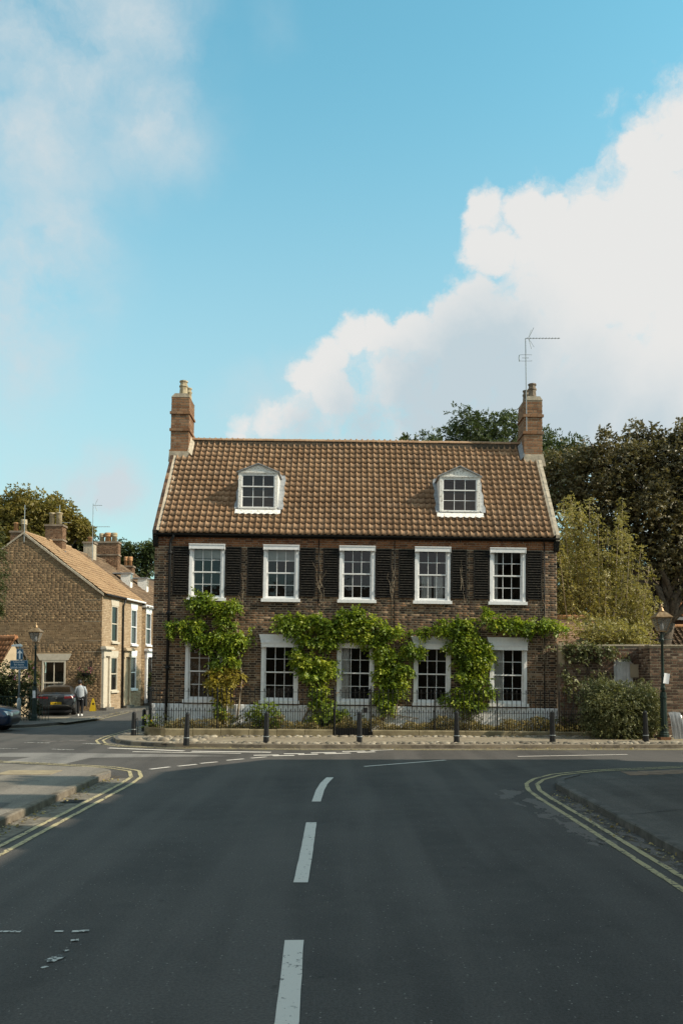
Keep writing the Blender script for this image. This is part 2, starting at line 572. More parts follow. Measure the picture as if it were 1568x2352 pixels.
leaf('leaf_wisteria', [(0, (.056, .100, .014)), (.3, (.130, .205, .022)), (.6, (.25, .325, .030)), (.85, (.41, .455, .048)), (1, (.55, .54, .10))], 0.45, 0.5)
leaf('leaf_yellow', [(0, (.16, .13, .03)), (.4, (.30, .25, .045)), (.8, (.48, .40, .07)), (1, (.33, .20, .05))], 0.42)
leaf('leaf_chestnut', [(0, (.070, .062, .031)), (.4, (.120, .106, .050)), (.75, (.182, .152, .068)), (1, (.27, .205, .092))], 0.3, 0.6, .5)
leaf('leaf_green', [(0, (.038, .055, .022)), (.5, (.072, .098, .034)), (1, (.12, .145, .05))], 0.3, 0.4, .5)
leaf('leaf_birch', [(0, (.13, .118, .035)), (.4, (.24, .21, .06)), (.8, (.38, .33, .11)), (1, (.55, .48, .20))], 0.4, 0.5, .8)
leaf('leaf_autumn', [(0, (.12, .108, .030)), (.5, (.21, .175, .045)), (1, (.30, .24, .07))], 0.35, 0.3, .25)
leaf('leaf_mid', [(0, (.030, .042, .014)), (.5, (.065, .078, .024)), (1, (.12, .115, .035))], 0.3, 0.3, .3)
leaf('leaf_bush', [(0, (.075, .084, .036)), (.5, (.145, .155, .062)), (1, (.26, .255, .115))], 0.3, 0.4, 1.6)
leaf('leaf_dark', [(0, (.018, .026, .010)), (.6, (.038, .050, .018)), (1, (.07, .078, .028))], 0.3, 0.3, 1.6)
leaf('leaf_dry', [(0, (.13, .10, .05)), (.4, (.30, .235, .10)), (.75, (.48, .39, .17)), (1, (.58, .52, .32))], 0.35, 0.3, 2.0)
leaf('leaf_fig', [(0, (.11, .13, .06)), (.6, (.20, .22, .12)), (1, (.30, .31, .19))], 0.3)

# ---------------------------------------------------------------- mesh helpers
class MB:
    def __init__(s):
        s.v, s.f = [], []

    def add(s, vs, fs):
        o = len(s.v)
        s.v.extend([tuple(p) for p in vs])
        s.f.extend([tuple(i + o for i in f) for f in fs])
        return s

    def box(s, x0, x1, y0, y1, z0, z1, M=None):
        vs = [(x0, y0, z0), (x1, y0, z0), (x1, y1, z0), (x0, y1, z0), (x0, y0, z1), (x1, y0, z1), (x1, y1, z1), (x0, y1, z1)]
        if M is not None:
            vs = [M @ Vector(p) for p in vs]
        return s.add(vs, [(0, 3, 2, 1), (4, 5, 6, 7), (0, 1, 5, 4), (1, 2, 6, 5), (2, 3, 7, 6), (3, 0, 4, 7)])

    def prism(s, poly, a, b, axis='y', M=None):      # polygon extruded along an axis between a and b
        n = len(poly)
        if axis == 'y':
            f = lambda p, c: (p[0], c, p[1])
        elif axis == 'z':
            f = lambda p, c: (p[0], p[1], c)
        else:
            f = lambda p, c: (c, p[0], p[1])
        vs = [f(p, a) for p in poly] + [f(p, b) for p in poly]
        if M is not None:
            vs = [M @ Vector(p) for p in vs]
        fs = [tuple(range(n - 1, -1, -1)), tuple(range(n, 2 * n))]
        fs += [(i, (i + 1) % n, n + (i + 1) % n, n + i) for i in range(n)]
        return s.add(vs, fs)

    def tube(s, pts, r, n=8, cap=True):
        pts = [Vector(p) for p in pts]
        rs = r if isinstance(r, (list, tuple)) else [r] * len(pts)
        vs, fs = [], []
        ref = None
        for i, p in enumerate(pts):
            d = (pts[min(i + 1, len(pts) - 1)] - pts[max(i - 1, 0)])
            if d.length < 1e-9:
                d = Vector((0, 0, 1))
            d.normalize()
            if ref is None:
                ref = Vector((1, 0, 0)) if abs(d.x) < 0.8 else Vector((0, 1, 0))
            a = (ref - d * ref.dot(d)).normalized()
            ref = a
            b = d.cross(a)
            for k in range(n):
                t = 2 * math.pi * k / n
                vs.append(p + (a * math.cos(t) + b * math.sin(t)) * rs[i])
        for i in range(len(pts) - 1):
            for k in range(n):
                k2 = (k + 1) % n
                fs.append((i * n + k, i * n + k2, (i + 1) * n + k2, (i + 1) * n + k))
        if cap:
            fs.append(tuple(range(n - 1, -1, -1)))
            m = (len(pts) - 1) * n
            fs.append(tuple(m + k for k in range(n)))
        return s.add(vs, fs)

    def lathe(s, prof, n=16, c=(0, 0, 0), ph=0.0, M=None, flute=0.0):
        vs, fs = [], []
        for (r, z) in prof:
            for k in range(n):
                t = 2 * math.pi * k / n + ph
                rr = r * (1 - flute * (k % 2))
                vs.append(Vector((c[0] + rr * math.cos(t), c[1] + rr * math.sin(t), c[2] + z)))
        if M is not None:
            vs = [M @ p for p in vs]
        m = len(prof)
        for i in range(m - 1):
            for k in range(n):
                k2 = (k + 1) % n
                fs.append((i * n + k, i * n + k2, (i + 1) * n + k2, (i + 1) * n + k))
        fs.append(tuple(range(n - 1, -1, -1)))
        fs.append(tuple((m - 1) * n + k for k in range(n)))
        return s.add(vs, fs)

    def mesh(s, name, mat, smooth=False):
        me = bpy.data.meshes.new(name)
        me.from_pydata(s.v, [], s.f)
        if mat:
            me.materials.append(MATS[mat])
        if smooth:
            me.polygons.foreach_set('use_smooth', [True] * len(me.polygons))
        me.update()
        return me

    def build(s, name, mat, parent=None, smooth=False, loc=None):
        return link(name, s.mesh(name, mat, smooth), parent, loc)


def link(name, me, parent=None, loc=None, rot=None, scale=None):
    o = bpy.data.objects.new(name, me)
    COL.objects.link(o)
    if parent is not None:
        o.parent = parent
    if loc is not None:
        o.location = loc
    if rot is not None:
        o.rotation_euler = rot
    if scale is not None:
        o.scale = scale
    return o


def np_mesh(name, V, F, mat, smooth=False):
    V = np.asarray(V, np.float32)
    F = np.asarray(F, np.int32)
    me = bpy.data.meshes.new(name)
    me.vertices.add(len(V))
    me.vertices.foreach_set('co', V.ravel())
    k = F.shape[1]
    me.loops.add(F.size)
    me.loops.foreach_set('vertex_index', F.ravel())
    me.polygons.add(len(F))
    me.polygons.foreach_set('loop_start', np.arange(0, F.size, k, dtype=np.int32))
    me.polygons.foreach_set('loop_total', np.full(len(F), k, np.int32))
    if smooth:
        me.polygons.foreach_set('use_smooth', np.ones(len(F), bool))
    me.materials.append(MATS[mat])
    me.update(calc_edges=True)
    me.validate()
    return me


def thing(name, label, cat, loc=(0, 0, 0), rot=None, group=None):
    o = bpy.data.objects.new(name, None)
    o.empty_display_size = 0.2
    COL.objects.link(o)
    o.location = loc
    if rot is not None:
        o.rotation_euler = rot
    return tag(o, label, cat, group)


def tag(o, label, cat, group=None):
    o['label'] = label
    o['category'] = cat
    if group:
        o['group'] = group
    return o


def struct(o, label=None):
    o['kind'] = 'structure'
    if label:
        o['label'] = label
    return o


def stuff(o):
    o['kind'] = 'stuff'
    return o


def text_mesh(body, size, mat, name='lettering', align='CENTER', depth=0.001):
    cu = bpy.data.curves.new(name, 'FONT')
    cu.body = body
    cu.size = size
    cu.align_x = align
    cu.align_y = 'CENTER'
    cu.extrude = depth
    o = bpy.data.objects.new(name + '_source', cu)
    COL.objects.link(o)
    bpy.context.view_layer.update()
    me = bpy.data.meshes.new_from_object(o.evaluated_get(bpy.context.evaluated_depsgraph_get()))
    bpy.data.objects.remove(o)
    bpy.data.curves.remove(cu)
    me.materials.clear()
    me.materials.append(MATS[mat])
    return me


# ---------------------------------------------------------------- bricks
UNIT_BRICKS = {}


def unit_brick(mat, k):
    key = (mat, k)
    if key not in UNIT_BRICKS:
        rr = random.Random(k)
        j = lambda a: a * (1 + rr.uniform(-.025, .015))
        vs = [(-.5, .5, -.5), (.5, .5, -.5), (.5, .5, .5), (-.5, .5, .5)]
        for sx, sz in ((-1, -1), (1, -1), (1, 1), (-1, 1)):
            vs.append((j(.492) * sx, -.30 + rr.uniform(-.05, .05), j(.485) * sz))
        for sx, sz in ((-1, -1), (1, -1), (1, 1), (-1, 1)):
            vs.append((j(.482) * sx, -.5 + rr.uniform(-.03, .03), j(.455) * sz))
        fs = []
        for a, b in ((0, 4), (4, 8)):
            for i in range(4):
                i2 = (i + 1) % 4
                fs.append((a + i, a + i2, b + i2, b + i))
        fs.append((8, 9, 10, 11))
        m = MB()
        m.add(vs, fs)
        UNIT_BRICKS[key] = m.mesh('brick', mat)
    return UNIT_BRICKS[key]


def brick_rects(spans, z0, z1, ch, L, H, joint, seed=1, flemish=True):
    rr = random.Random(seed)
    out = []
    k = 0
    z = z0
    while z + ch * 0.6 < z1:
        zb = min(z + ch - joint, z1)
        for (a, b) in spans(z, zb):
            if b - a < 0.03:
                continue
            seq = -6 * (L + H) - (k % 2) * ((L + H) * 0.5 if flemish else L * 0.5) + rr.uniform(-.01, .01)
            base = math.floor((a - 2) / (L + H)) * (L + H)
            x = base + seq + 6 * (L + H)
            i = 0
            while x < b:
                w = (L if i % 2 == 0 else H) if flemish else (L * rr.choice((1, 1, 1, 1.02, .98, .52)))
                x1 = x + w - joint + rr.uniform(-.006, .004)
                xa, xb = max(x, a), min(x1, b)
                if xb - xa > 0.028:
                    out.append((xa, xb, z + rr.uniform(-.003, .003), zb + rr.uniform(-.003, .003)))
                x += w
                i += 1
        z += ch
        k += 1
    return out


def emit_bricks(rects, front, parent, mat, n_single, key=None, axis='y', sgn=1, depth=0.03, pmap=None):
    """bricks on the plane axis = front (front = outer face); n_single of them are objects of their own, the rest one joined part"""
    order = sorted(range(len(rects)), key=key and (lambda i: key(rects[i])) or (lambda i: 0))
    single = set(order[:n_single])
    V, F = [], []
    for i, (a, b, z0, z1) in enumerate(rects):
        w, h = b - a, z1 - z0
        cx, cz = (a + b) / 2, (z0 + z1) / 2
        pr = random.uniform(-.0016, .0016)
        if i in single:
            me = unit_brick(mat, random.randrange(6))
            if axis == 'y':
                link('brick', me, parent, (cx, front + sgn * (depth / 2 + pr), cz), None, (w, depth * sgn, h))
            else:
                o = link('brick', me, parent, (front + sgn * (depth / 2 + pr), cx, cz), (0, 0, -math.pi / 2 if sgn > 0 else math.pi / 2), (w, depth, h))
        else:
            e = 0.0035
            j = lambda: random.uniform(-.003, .003)
            o = len(V)
            f0, f1 = front + sgn * (pr + e), front + sgn * depth
            q = [(a, f1, z0), (b, f1, z0), (b, f1, z1), (a, f1, z1), (a + j(), f0, z0 + j()), (b + j(), f0, z0 + j()), (b + j(), f0, z1 + j()), (a + j(), f0, z1 + j()),
                 (a + e, f0 - sgn * e, z0 + e), (b - e, f0 - sgn * e, z0 + e), (b - e, f0 - sgn * e, z1 - e), (a + e, f0 - sgn * e, z1 - e)]
            if axis == 'x':
                q = [(p[1], p[0], p[2]) for p in q]
            V.extend(q)
            for s in (0, 4):
                for k in range(4):
                    k2 = (k + 1) % 4
                    F.append((o + s + k, o + s + k2, o + s + 4 + k2, o + s + 4 + k))
            F.append((o + 8, o + 9, o + 10, o + 11))
    if V:
        return stuff(link('brickwork', np_mesh('brickwork', V, F, mat), parent))


def cut_spans(a, b, openings):
    """spans of a wall from a to b outside the openings (x0, x1, z0, z1)"""
    def f(z0, z1):
        sp = [(a, b)]
        for (x0, x1, o0, o1) in openings:
            if z1 <= o0 + .005 or z0 >= o1 - .005:
                continue
            nx = []
            for (p, q) in sp:
                if x1 <= p or x0 >= q:
                    nx.append((p, q))
                else:
                    if x0 > p:
                        nx.append((p, x0))
                    if x1 < q:
                        nx.append((x1, q))
            sp = nx
        return sp
    return f


def wall_slab(mb, x0, x1, z0, z1, y0, y1, openings):
    """wall core with openings, one box for each solid cell column"""
    zs = sorted({z0, z1, *[o[2] for o in openings], *[o[3] for o in openings]})
    zs = [z for z in zs if z0 <= z <= z1]
    for za, zb in zip(zs[:-1], zs[1:]):
        for (a, b) in cut_spans(x0, x1, openings)(za + .001, zb - .001):
            mb.box(a, b, y0, y1, za, zb)


# ---------------------------------------------------------------- pantiles
def pantile_verts(w, L, amp, nseg=9, lift=0.042, thick=0.02, lap=0.14):
    """one pantile: across 0..w (+ a lap), up the slope 0..L; normal z"""
    V = []
    cut = .42                             # a narrow roll at the left, a shallow pan for the rest
    ss = sorted(set([cut * i / 5 for i in range(6)] + [cut + (1 - cut) * i / max(2, nseg - 6) for i in range(1, max(2, nseg - 6) + 1)] + [1 + lap]))
    xs = [w * t for t in ss]
    nseg = len(xs) - 1

    def prof(x):
        t = (x / w) % 1.0 if x > w * 1.001 else x / w
        if t < cut:
            return amp * math.sin(math.pi * t / cut) ** .9
        return -.16 * amp * math.sin(math.pi * (t - cut) / (1 - cut))
    for v, dz in ((0.0, lift), (L, 0.0)):
        for i, x in enumerate(xs):
            V.append((x, v, prof(x) + dz + 0.004 * i / nseg))
    for i, x in enumerate(xs):
        V.append((x, 0.03, prof(x) + lift - thick - .012 + 0.004 * i / nseg))
    n = nseg + 1
    F = []
    for i in range(nseg):
        F.append((i, i + 1, n + i + 1, n + i))
        F.append((2 * n + i, 2 * n + i + 1, i + 1, i))
    return np.array(V), np.array(F)


def roof_basis(O, U, V):
    U = Vector(U).normalized()
    V = Vector(V)
    V = (V - U * V.dot(U)).normalized()
    N = U.cross(V)
    M = Matrix.Identity(4)
    for i, a in enumerate((U, V, N)):
        for j in range(3):
            M[j][i] = a[j]
    for j in range(3):
        M[j][3] = O[j]
    return M


def lay_tiles(M, parent, width, length, mat, w=0.235, gauge=0.31, amp=0.055, skip=None, n_single=0, nseg=9, name='pantile'):
    base, F = pantile_verts(w, gauge * 1.16, amp, nseg, lift=min(.03, amp * .75))
    me = np_mesh(name, base, F, mat, True)
    me.polygons.foreach_set('use_smooth', [True] * len(me.polygons))
    cols, rows = int(width / w + 0.5), int(length / gauge + 0.85)
    A, B = [], []
    Mn = np.array(M.to_3x3())
    O = np.array(M.translation)
    n = 0
    k = 0
    used = 0
    for r in range(rows):
        for c in range(cols):
            u = c * w + random.uniform(-.004, .004)
            v = r * gauge + random.uniform(-.012, .012) - 0.06
            if skip and skip(u + w / 2, v + gauge / 2):
                continue
            dz = random.uniform(0, .008) + .018 * math.sin(u * .9 + .6) + .012 * math.sin(v * 1.9 + u * .5)
            if used < n_single:
                o = link(name, me, parent)
                rz = random.uniform(-.012, .012)
                o.matrix_local = M @ Matrix.Translation((u, v, dz)) @ Matrix.Rotation(rz, 4, 'Z')
                used += 1
            else:
                P = base + np.array((u, v, dz))
                P = P + np.array((0, 0, 1)) * (base[:, 0:1] * random.uniform(-.02, .02))
                A.append(P @ Mn.T + O)
                B.append(F + k)
                k += len(base)
    if A:
        m2 = np_mesh(name + 's', np.vstack(A), np.vstack(B), mat, True)
        stuff(link(name + '_courses', m2, parent))


# ---------------------------------------------------------------- foliage
def unit(a):
    return a / np.maximum(np.linalg.norm(a, axis=1, keepdims=True), 1e-9)


def sprays(C, D, nl, L, ll, lw, droop=0.3, spread=1.0, palm=False, rng=RNG):
    """compound leaves: at each centre C, along D, nl leaflets as folded blades; returns verts, faces"""
    N = len(C)
    up = np.tile(np.array((0, 0, 1.0)), (N, 1))
    rv = rng.normal(size=(N, 3))
    D = unit(D)
    side = unit(np.cross(D, up + rv * 0.6))
    nrm = unit(np.cross(side, D))
    Vs = []
    sz = rng.uniform(0.7, 1.25, size=(N, 1))
    for k in range(nl):
        if palm:
            ang = (k / max(1, nl - 1) - 0.5) * 2.6
            base = C
            ld = D * math.cos(ang) + side * math.sin(ang)
        else:
            t = (k // 2 + 0.5) / ((nl + 1) // 2)
            sg = 1 if k % 2 == 0 else -1
            base = C + D * (L * t) * sz + np.array((0, 0, -1.0)) * (L * t * t * droop)
            ld = D * 0.6 + side * sg * spread
            if k == nl - 1 and nl % 2 == 1:
                ld = D
        ld = ld + rng.normal(size=(N, 3)) * 0.28 + np.array((0, 0, -droop))
        ld = unit(ld)
        ws = unit(np.cross(ld, nrm + rng.normal(size=(N, 3)) * 0.5))
        up2 = unit(np.cross(ws, ld))
        l = ll * sz * rng.uniform(0.75, 1.2, size=(N, 1))
        wv = ws * lw * sz
        mid = base + ld * l * 0.45
        Vs.append(np.stack([base, mid + wv + up2 * lw * .25, base + ld * l, mid - wv + up2 * lw * .25], axis=1))
    V = np.concatenate(Vs, axis=0).reshape(-1, 3)
    n = len(V) // 4
    F = np.arange(n * 4).reshape(n, 4)
    return V, F


def lobe_points(lobes, density, rng=RNG, shell=0.55):
    """centres and outward directions spread through ellipsoid lobes [(c, (rx, ry, rz))]"""
    Cs, Ds = [], []
    for (c, r) in lobes:
        r = np.array(r, float)
        area = 4 * math.pi * ((r[0] * r[1]) ** 1.6 / 3 + (r[0] * r[2]) ** 1.6 / 3 + (r[1] * r[2]) ** 1.6 / 3) ** (1 / 1.6)
        n = max(8, int(area * density))
        q = unit(rng.normal(size=(n, 3)))
        rad = 1 - shell * rng.random((n, 1)) ** 1.7
        rad = rad * (1 + 0.12 * rng.normal(size=(n, 1)))
        Cs.append(np.array(c) + q * r * rad)
        Ds.append(unit(q / r) + rng.normal(size=(n, 3)) * 0.5)
    return np.vstack(Cs), np.vstack(Ds)


def break_lobes(lobes, n, f0=0.28, f1=0.5, rng=RNG):
    """sub-clumps scattered over each lobe so that outlines are uneven and gaps open between the clumps"""
    out = []
    for (c, r) in lobes:
        r = np.array(r, float)
        for _ in range(n):
            q = unit(rng.normal(size=(1, 3)))[0]
            k = rng.uniform(0.45, 1.0)
            f = rng.uniform(f0, f1)
            out.append((np.array(c) + q * r * k, r * f * rng.uniform(0.8, 1.2, 3)))
    return out


def foliage(name, parent, V, F, mat):
    return link(name, np_mesh(name, V, F, mat), parent)


def limb(mb, a, b, r0, r1, wob=0.15, n=6, seg=6):
    a, b = Vector(a), Vector(b)
    L = (b - a).length
    pts, rs = [], []
    for i in range(seg + 1):
        t = i / seg
        p = a.lerp(b, t)
        if 0 < i < seg:
            p += Vector([random.uniform(-1, 1) * wob * L * 0.12 for _ in range(3)])
        pts.append(p)
        rs.append(r0 + (r1 - r0) * t)
    mb.tube(pts, rs, n)

# ---------------------------------------------------------------- ground, road, pavements
def sheet(poly, z, name, mat, parent=None, rag=0.0):
    if rag:
        pp = resample(list(poly) + [poly[0]], .26)
        poly = [(p.x + random.uniform(-rag, rag), p.y + random.uniform(-rag, rag) * 1.6) for p in pp[:-1]]
    m = MB()
    m.add([(p[0], p[1], z) for p in poly], [tuple(range(len(poly)))])
    return m.build(name, mat, parent)


def arc(cx, cy, r, a0, a1, n):
    return [(cx + r * math.cos(R(a0 + (a1 - a0) * i / n)), cy + r * math.sin(R(a0 + (a1 - a0) * i / n))) for i in range(n + 1)]


def resample(pts, step):
    pts = [Vector((p[0], p[1], 0)) for p in pts]
    out = [pts[0]]
    need = step
    for a, b in zip(pts[:-1], pts[1:]):
        L = (b - a).length
        d = need
        while d <= L:
            out.append(a.lerp(b, d / L))
            d += step
        need = d - L
    return out


def ribbon(pts, w, z, name, mat, parent, ragged=0.0, step=0.25, off=0.0):
    p = resample(pts, step)
    vs = []
    for i, c in enumerate(p):
        d = (p[min(i + 1, len(p) - 1)] - p[max(i - 1, 0)]).normalized()
        n = Vector((-d.y, d.x, 0))
        for s in (-1, 1):
            q = c + n * (off + s * w / 2 + random.uniform(-ragged, ragged))
            vs.append((q.x, q.y, z))
    fs = [(2 * i, 2 * i + 1, 2 * i + 3, 2 * i + 2) for i in range(len(p) - 1)]
    m = MB()
    m.add(vs, fs)
    return m.build(name, mat, parent)


ground = struct(sheet([(-700, -300), (700, -300), (700, 900), (-700, 900)], -0.06, 'ground', 'soil'), 'earth that the roads and plots lie on')
road = MB()
road.add([(x, y, 0) for y in (-40, 28.6, 130) for x in (-70, 70)], [(0, 1, 3, 2), (2, 3, 5, 4)])
road = struct(road.build('road', 'asphalt'), 'dark asphalt road and junction in front of the brick house')


def kerb(pts, parent, mat, step, w=0.14, z=0.125, jit=0.006, side=1, name='kerb_stone', low=None):
    """kerb stones along a line, each its own piece; side = which side of the line the stone lies on"""
    p = resample(pts, step)
    for i in range(len(p) - 1):
        a, b = p[i], p[i + 1]
        d = (b - a)
        L = d.length
        d.normalize()
        ang = math.atan2(d.y, d.x)
        zz = z if low is None else low((a + b) / 2)
        if zz < 0.012:
            continue
        m = MB()
        g = 0.008
        y0, y1 = (0, w) if side > 0 else (-w, 0)
        j = [random.uniform(-jit, jit) for _ in range(8)]
        e = 0.022
        yf, yb = (y0, y1) if side > 0 else (y1, y0)
        s = 1 if side > 0 else -1
        prof = [(yf, -.05), (yf + j[0], zz - e), (yf + s * e, zz + j[1] * .4), (yb, zz + j[1] * .4), (yb, -.05)]
        vs = [(g, q[0], q[1]) for q in prof] + [(L - g, q[0] + j[2], q[1] + j[3] * .5) for q in prof]
        n = len(prof)
        m.add(vs, [tuple(range(n)), tuple(range(2 * n - 1, n - 1, -1))] + [(i2, n + i2, n + (i2 + 1) % n, (i2 + 1) % n) for i2 in range(n)])
        o = m.build(name, mat, parent, loc=(a.x, a.y, 0))
        o.rotation_euler = (0, 0, ang)


def slab(poly, z, name, mat, label=None):
    m = MB()
    m.prism([(p[0], p[1]) for p in poly], -0.06, z, 'z')
    return struct(m.build(name, mat), label)


# left near pavement: kerb runs along x = -5.2, rounds the corner near y = 20
LK = [(-5.22, -30), (-5.22, 19.0)] + arc(-6.6, 19.6, 1.42, -25, 70, 7) + [(-6.5, 20.95), (-9.5, 22.0), (-20, 25.7), (-45, 33)]
pave_l = slab(LK + [(-45, -30)], 0.115, 'pavement', 'pavement', 'patched pavement at the left of the road, partly in sun')
lowl = lambda p: 0.125 if p.y < 18.4 else max(0.02, 0.125 - (p.y - 18.4) * 0.075) if p.x > -7.2 else 0.02
kerb([(-5.2, 3.0)] + LK[1:10] + [(-6.5, 20.95)], pave_l, 'kerb_stone', 0.95, side=1, low=lambda p: 0.128 if p.y < 19.6 else 0.128 - 0.02 * (p.y - 19.6))
tp = MB()
for i in range(3):
    for j in range(2):
        tp.box(-7.6 + i * .41, -7.6 + i * .41 + .4, 19.3 + j * .41, 19.3 + j * .41 + .4, 0.10, 0.122)
tp.build('tactile_paving', 'tactile', pave_l)
sheet([(-11, 18.2), (-7.6, 18.0), (-7.4, 19.3), (-11, 19.9)], 0.119, 'tar_patch', 'dark_pavement', pave_l)
sheet([(-9.2, 14.6), (-5.6, 14.2), (-5.7, 15.2), (-9.2, 15.9)], 0.119, 'tar_patch', 'dark_pavement', pave_l)
sheet([(-9.6, 20.2), (-8.4, 20.1), (-8.2, 20.7), (-9.8, 20.9)], 0.119, 'tar_patch', 'path_slab', pave_l)

# right near pavement
RK = [(4.33, -30), (4.33, 17.6)] + arc(6.5, 17.6, 2.17, 180, 100, 8) + [(8.6, 20.75), (12, 21.5), (60, 22.4)]
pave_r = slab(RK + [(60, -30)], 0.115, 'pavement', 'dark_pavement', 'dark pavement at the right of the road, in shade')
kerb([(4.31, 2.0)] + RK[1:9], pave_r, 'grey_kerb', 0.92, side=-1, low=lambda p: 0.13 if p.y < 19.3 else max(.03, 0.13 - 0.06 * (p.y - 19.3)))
tp = MB()
for i in range(7):
    tp.box(6.3 + i * .41, 6.7 + i * .41, 19.2 + i * .12, 19.85 + i * .12, 0.10, 0.121)
tp.build('tactile_paving', 'tactile_red', pave_r)
for (a, b) in (((4.6, 14.0), (9.5, 16.5)), ((5.2, 18.3), (12, 21.2)), ((7.0, 12.0), (7.2, 20.0)), ((5, 10.5), (8, 12))):
    ribbon([a, b], 0.03, 0.119, 'tar_joint', 'side_asphalt', pave_r, 0.015, 0.2)

# pavement in front of the house
HK = [(-7.75, 62), (-7.85, 44), (-7.95, 34.5), (-7.98, 31.6)] + [(-7.85, 30.2), (-7.45, 29.1), (-6.7, 28.2), (-5.9, 27.75), (-5.2, 27.5)] + [(-1.26, 27.0), (4, 26.95), (10.5, 27.05), (24, 27.6), (60, 28.6)]
pave_h = slab(HK + [(60, 75), (-7.75, 75)], 0.115, 'pavement', 'path_slab', 'pale path with cobbled strips before the brick house')
kerb(HK[8:12] + [(24, 27.6)], pave_h, 'kerb_stone', 0.92, side=1, z=0.13)
kerb(HK[2:9], pave_h, 'grey_kerb', 0.5, w=0.12, side=1, z=0.122)

# far pavement of the side street, under the terrace
FK = [(-11.8, 75), (-11.9, 53.7), (-12.25, 48.8), (-12.1, 45.2), (-12.0, 41.7), (-12.35, 39.0), (-13.0, 37.2), (-14.2, 36.1), (-18, 35.2), (-45, 40)]
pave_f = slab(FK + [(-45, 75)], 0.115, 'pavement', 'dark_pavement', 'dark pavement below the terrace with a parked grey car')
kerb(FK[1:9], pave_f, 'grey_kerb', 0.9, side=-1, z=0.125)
sheet([G(150, 1660, .119).xy.to_tuple(), G(240, 1648, .119).xy.to_tuple(), G(215, 1644, .119).xy.to_tuple(), G(110, 1656, .119).xy.to_tuple()], 0.119, 'tar_patch', 'pavement', pave_f)
sheet([G(95, 1652, .119).xy.to_tuple(), G(150, 1651, .119).xy.to_tuple(), G(165, 1646, .119).xy.to_tuple(), G(95, 1648, .119).xy.to_tuple()], 0.119, 'tar_patch', 'path_slab', pave_f)

q = MB()
q.box(-5.12, -4.72, 15.9, 16.35, -.05, .004)
dc = q.build('drain_frame', 'iron', road)
for k in range(7):
    q = MB()
    q.box(-5.08, -4.76, 15.94 + k * .056, 15.968 + k * .056, .004, .012)
    q.build('grating_bar', 'iron', dc)
# ---- surface patches and markings
Z1, Z2, Z3 = 0.003, 0.0055, 0.008
sheet([(-40, 25.2), (-14, 25.6), (-8.2, 25.6), (-4.6, 25.05), (-3.0, 24.6), (-4.6, 24.4), (-6.9, 24.15), (-7.1, 22.6), (-8.9, 23.0), (-8.6, 24.4), (-14, 24.4), (-40, 24.2)],
      Z1, 'road_repair', 'old_asphalt', road)
sheet([(-70, 29.6), (-13, 29.4), (-9.4, 29.8), (-8.1, 31), (-8.0, 60), (-12, 60), (-12, 45), (-12, 39.5), (-14, 36), (-70, 36.5)], Z1, 'road_repair', 'side_asphalt', road)
sheet([(-10.0, 29.5), (-8.6, 29.7), (-8.3, 30.1), (-9.0, 30.25), (-10.3, 29.95)], Z2, 'worn_patch', 'worn_surface', road, .1)
sheet([(3.0, 17.6), (3.5, 17.9), (3.75, 17.2), (3.8, 15.5), (3.8, 11.6), (3.5, 11.9), (3.4, 13.2), (3.25, 15.0), (3.05, 16.4)], Z1, 'worn_patch', 'worn_surface', road, .09)
sheet([(3.95, 17.0), (4.28, 16.8), (4.28, 6), (4.0, 6), (3.97, 10.5)], Z1, 'worn_patch', 'worn_surface', road, .09)
sheet([(-5.2, 3), (-5.2, 19.5), (-4.75, 19.6), (-4.6, 17.5), (-4.8, 12), (-4.85, 3)], Z1, 'gutter_strip', 'gutter_grit', road)
sheet([(4.3, 3), (4.3, 17.5), (4.05, 17.4), (4.0, 10), (4.05, 3)], Z2, 'gutter_strip', 'debris', road)
sheet([(-5.2, 12), (-5.2, 20.2), (-4.95, 20.2), (-4.9, 12)], Z2, 'gutter_litter', 'debris', road)
ribbon([(-5.3, 27.35), (-1.26, 26.85), (4, 26.8), (10.5, 26.9), (24, 27.4)], 0.28, Z1, 'gutter_strip', 'gutter_grit', road, 0.05)


def dash(quad, name='lane_mark', mat='paint_white', n=12, rag=0.0025):
    """a painted bar given by its centre line points and width"""
    pts, w = quad
    L = sum(math.dist(p, q_) for p, q_ in zip(pts[:-1], pts[1:]))
    return ribbon(pts, w, Z3, name, mat, road, rag, min(.3, L / 3.01))


for cl, w in (([(-0.40, 5.2), (-0.37, 6.07), (-0.42, 7.94)], 0.165), ([(-0.46, 10.01), (-0.46, 11.6), (-0.475, 13.95)], 0.165),
              ([(-0.46, 16.1), (-0.43, 17.6), (-0.37, 18.7), (-0.25, 19.75)], 0.165)):
    dash((cl, w))
# give-way dashes across the mouth of the near road and the longer edge marks
for (a, b, w) in (((345, 1767.5), (390, 1762), .12), ((409, 1760.5), (452, 1756), .12), ((460, 1754), (500, 1750.5), .12), ((520, 1747), (560, 1743.5), .12),
                  ((576, 1742), (612, 1739), .12), ((836, 1761), (1040, 1745), .11), ((1188, 1738), (1462, 1733), .10)):
    pa, pb = G(*a), G(*b)
    dash(([pa.xy.to_tuple(), pb.xy.to_tuple()], w))
for (x0, y0, x1, y1) in ((582.6, 1735.4, 640.8, 1734.5), (651.8, 1732, 699, 1731.7), (714.4, 1730, 771.5, 1728.8), (785.8, 1726.6, 838.5, 1725.7), (850, 1724, 905, 1722.5),
                         (626.5, 1736.7, 676, 1735.4), (684.7, 1733.9, 729.8, 1732.8), (745, 1732, 804.5, 1730), (820, 1728.8, 861, 1727.3)):
    dash(([G(x0, y0).xy.to_tuple(), G(x1, y1).xy.to_tuple()], .19), rag=.002)
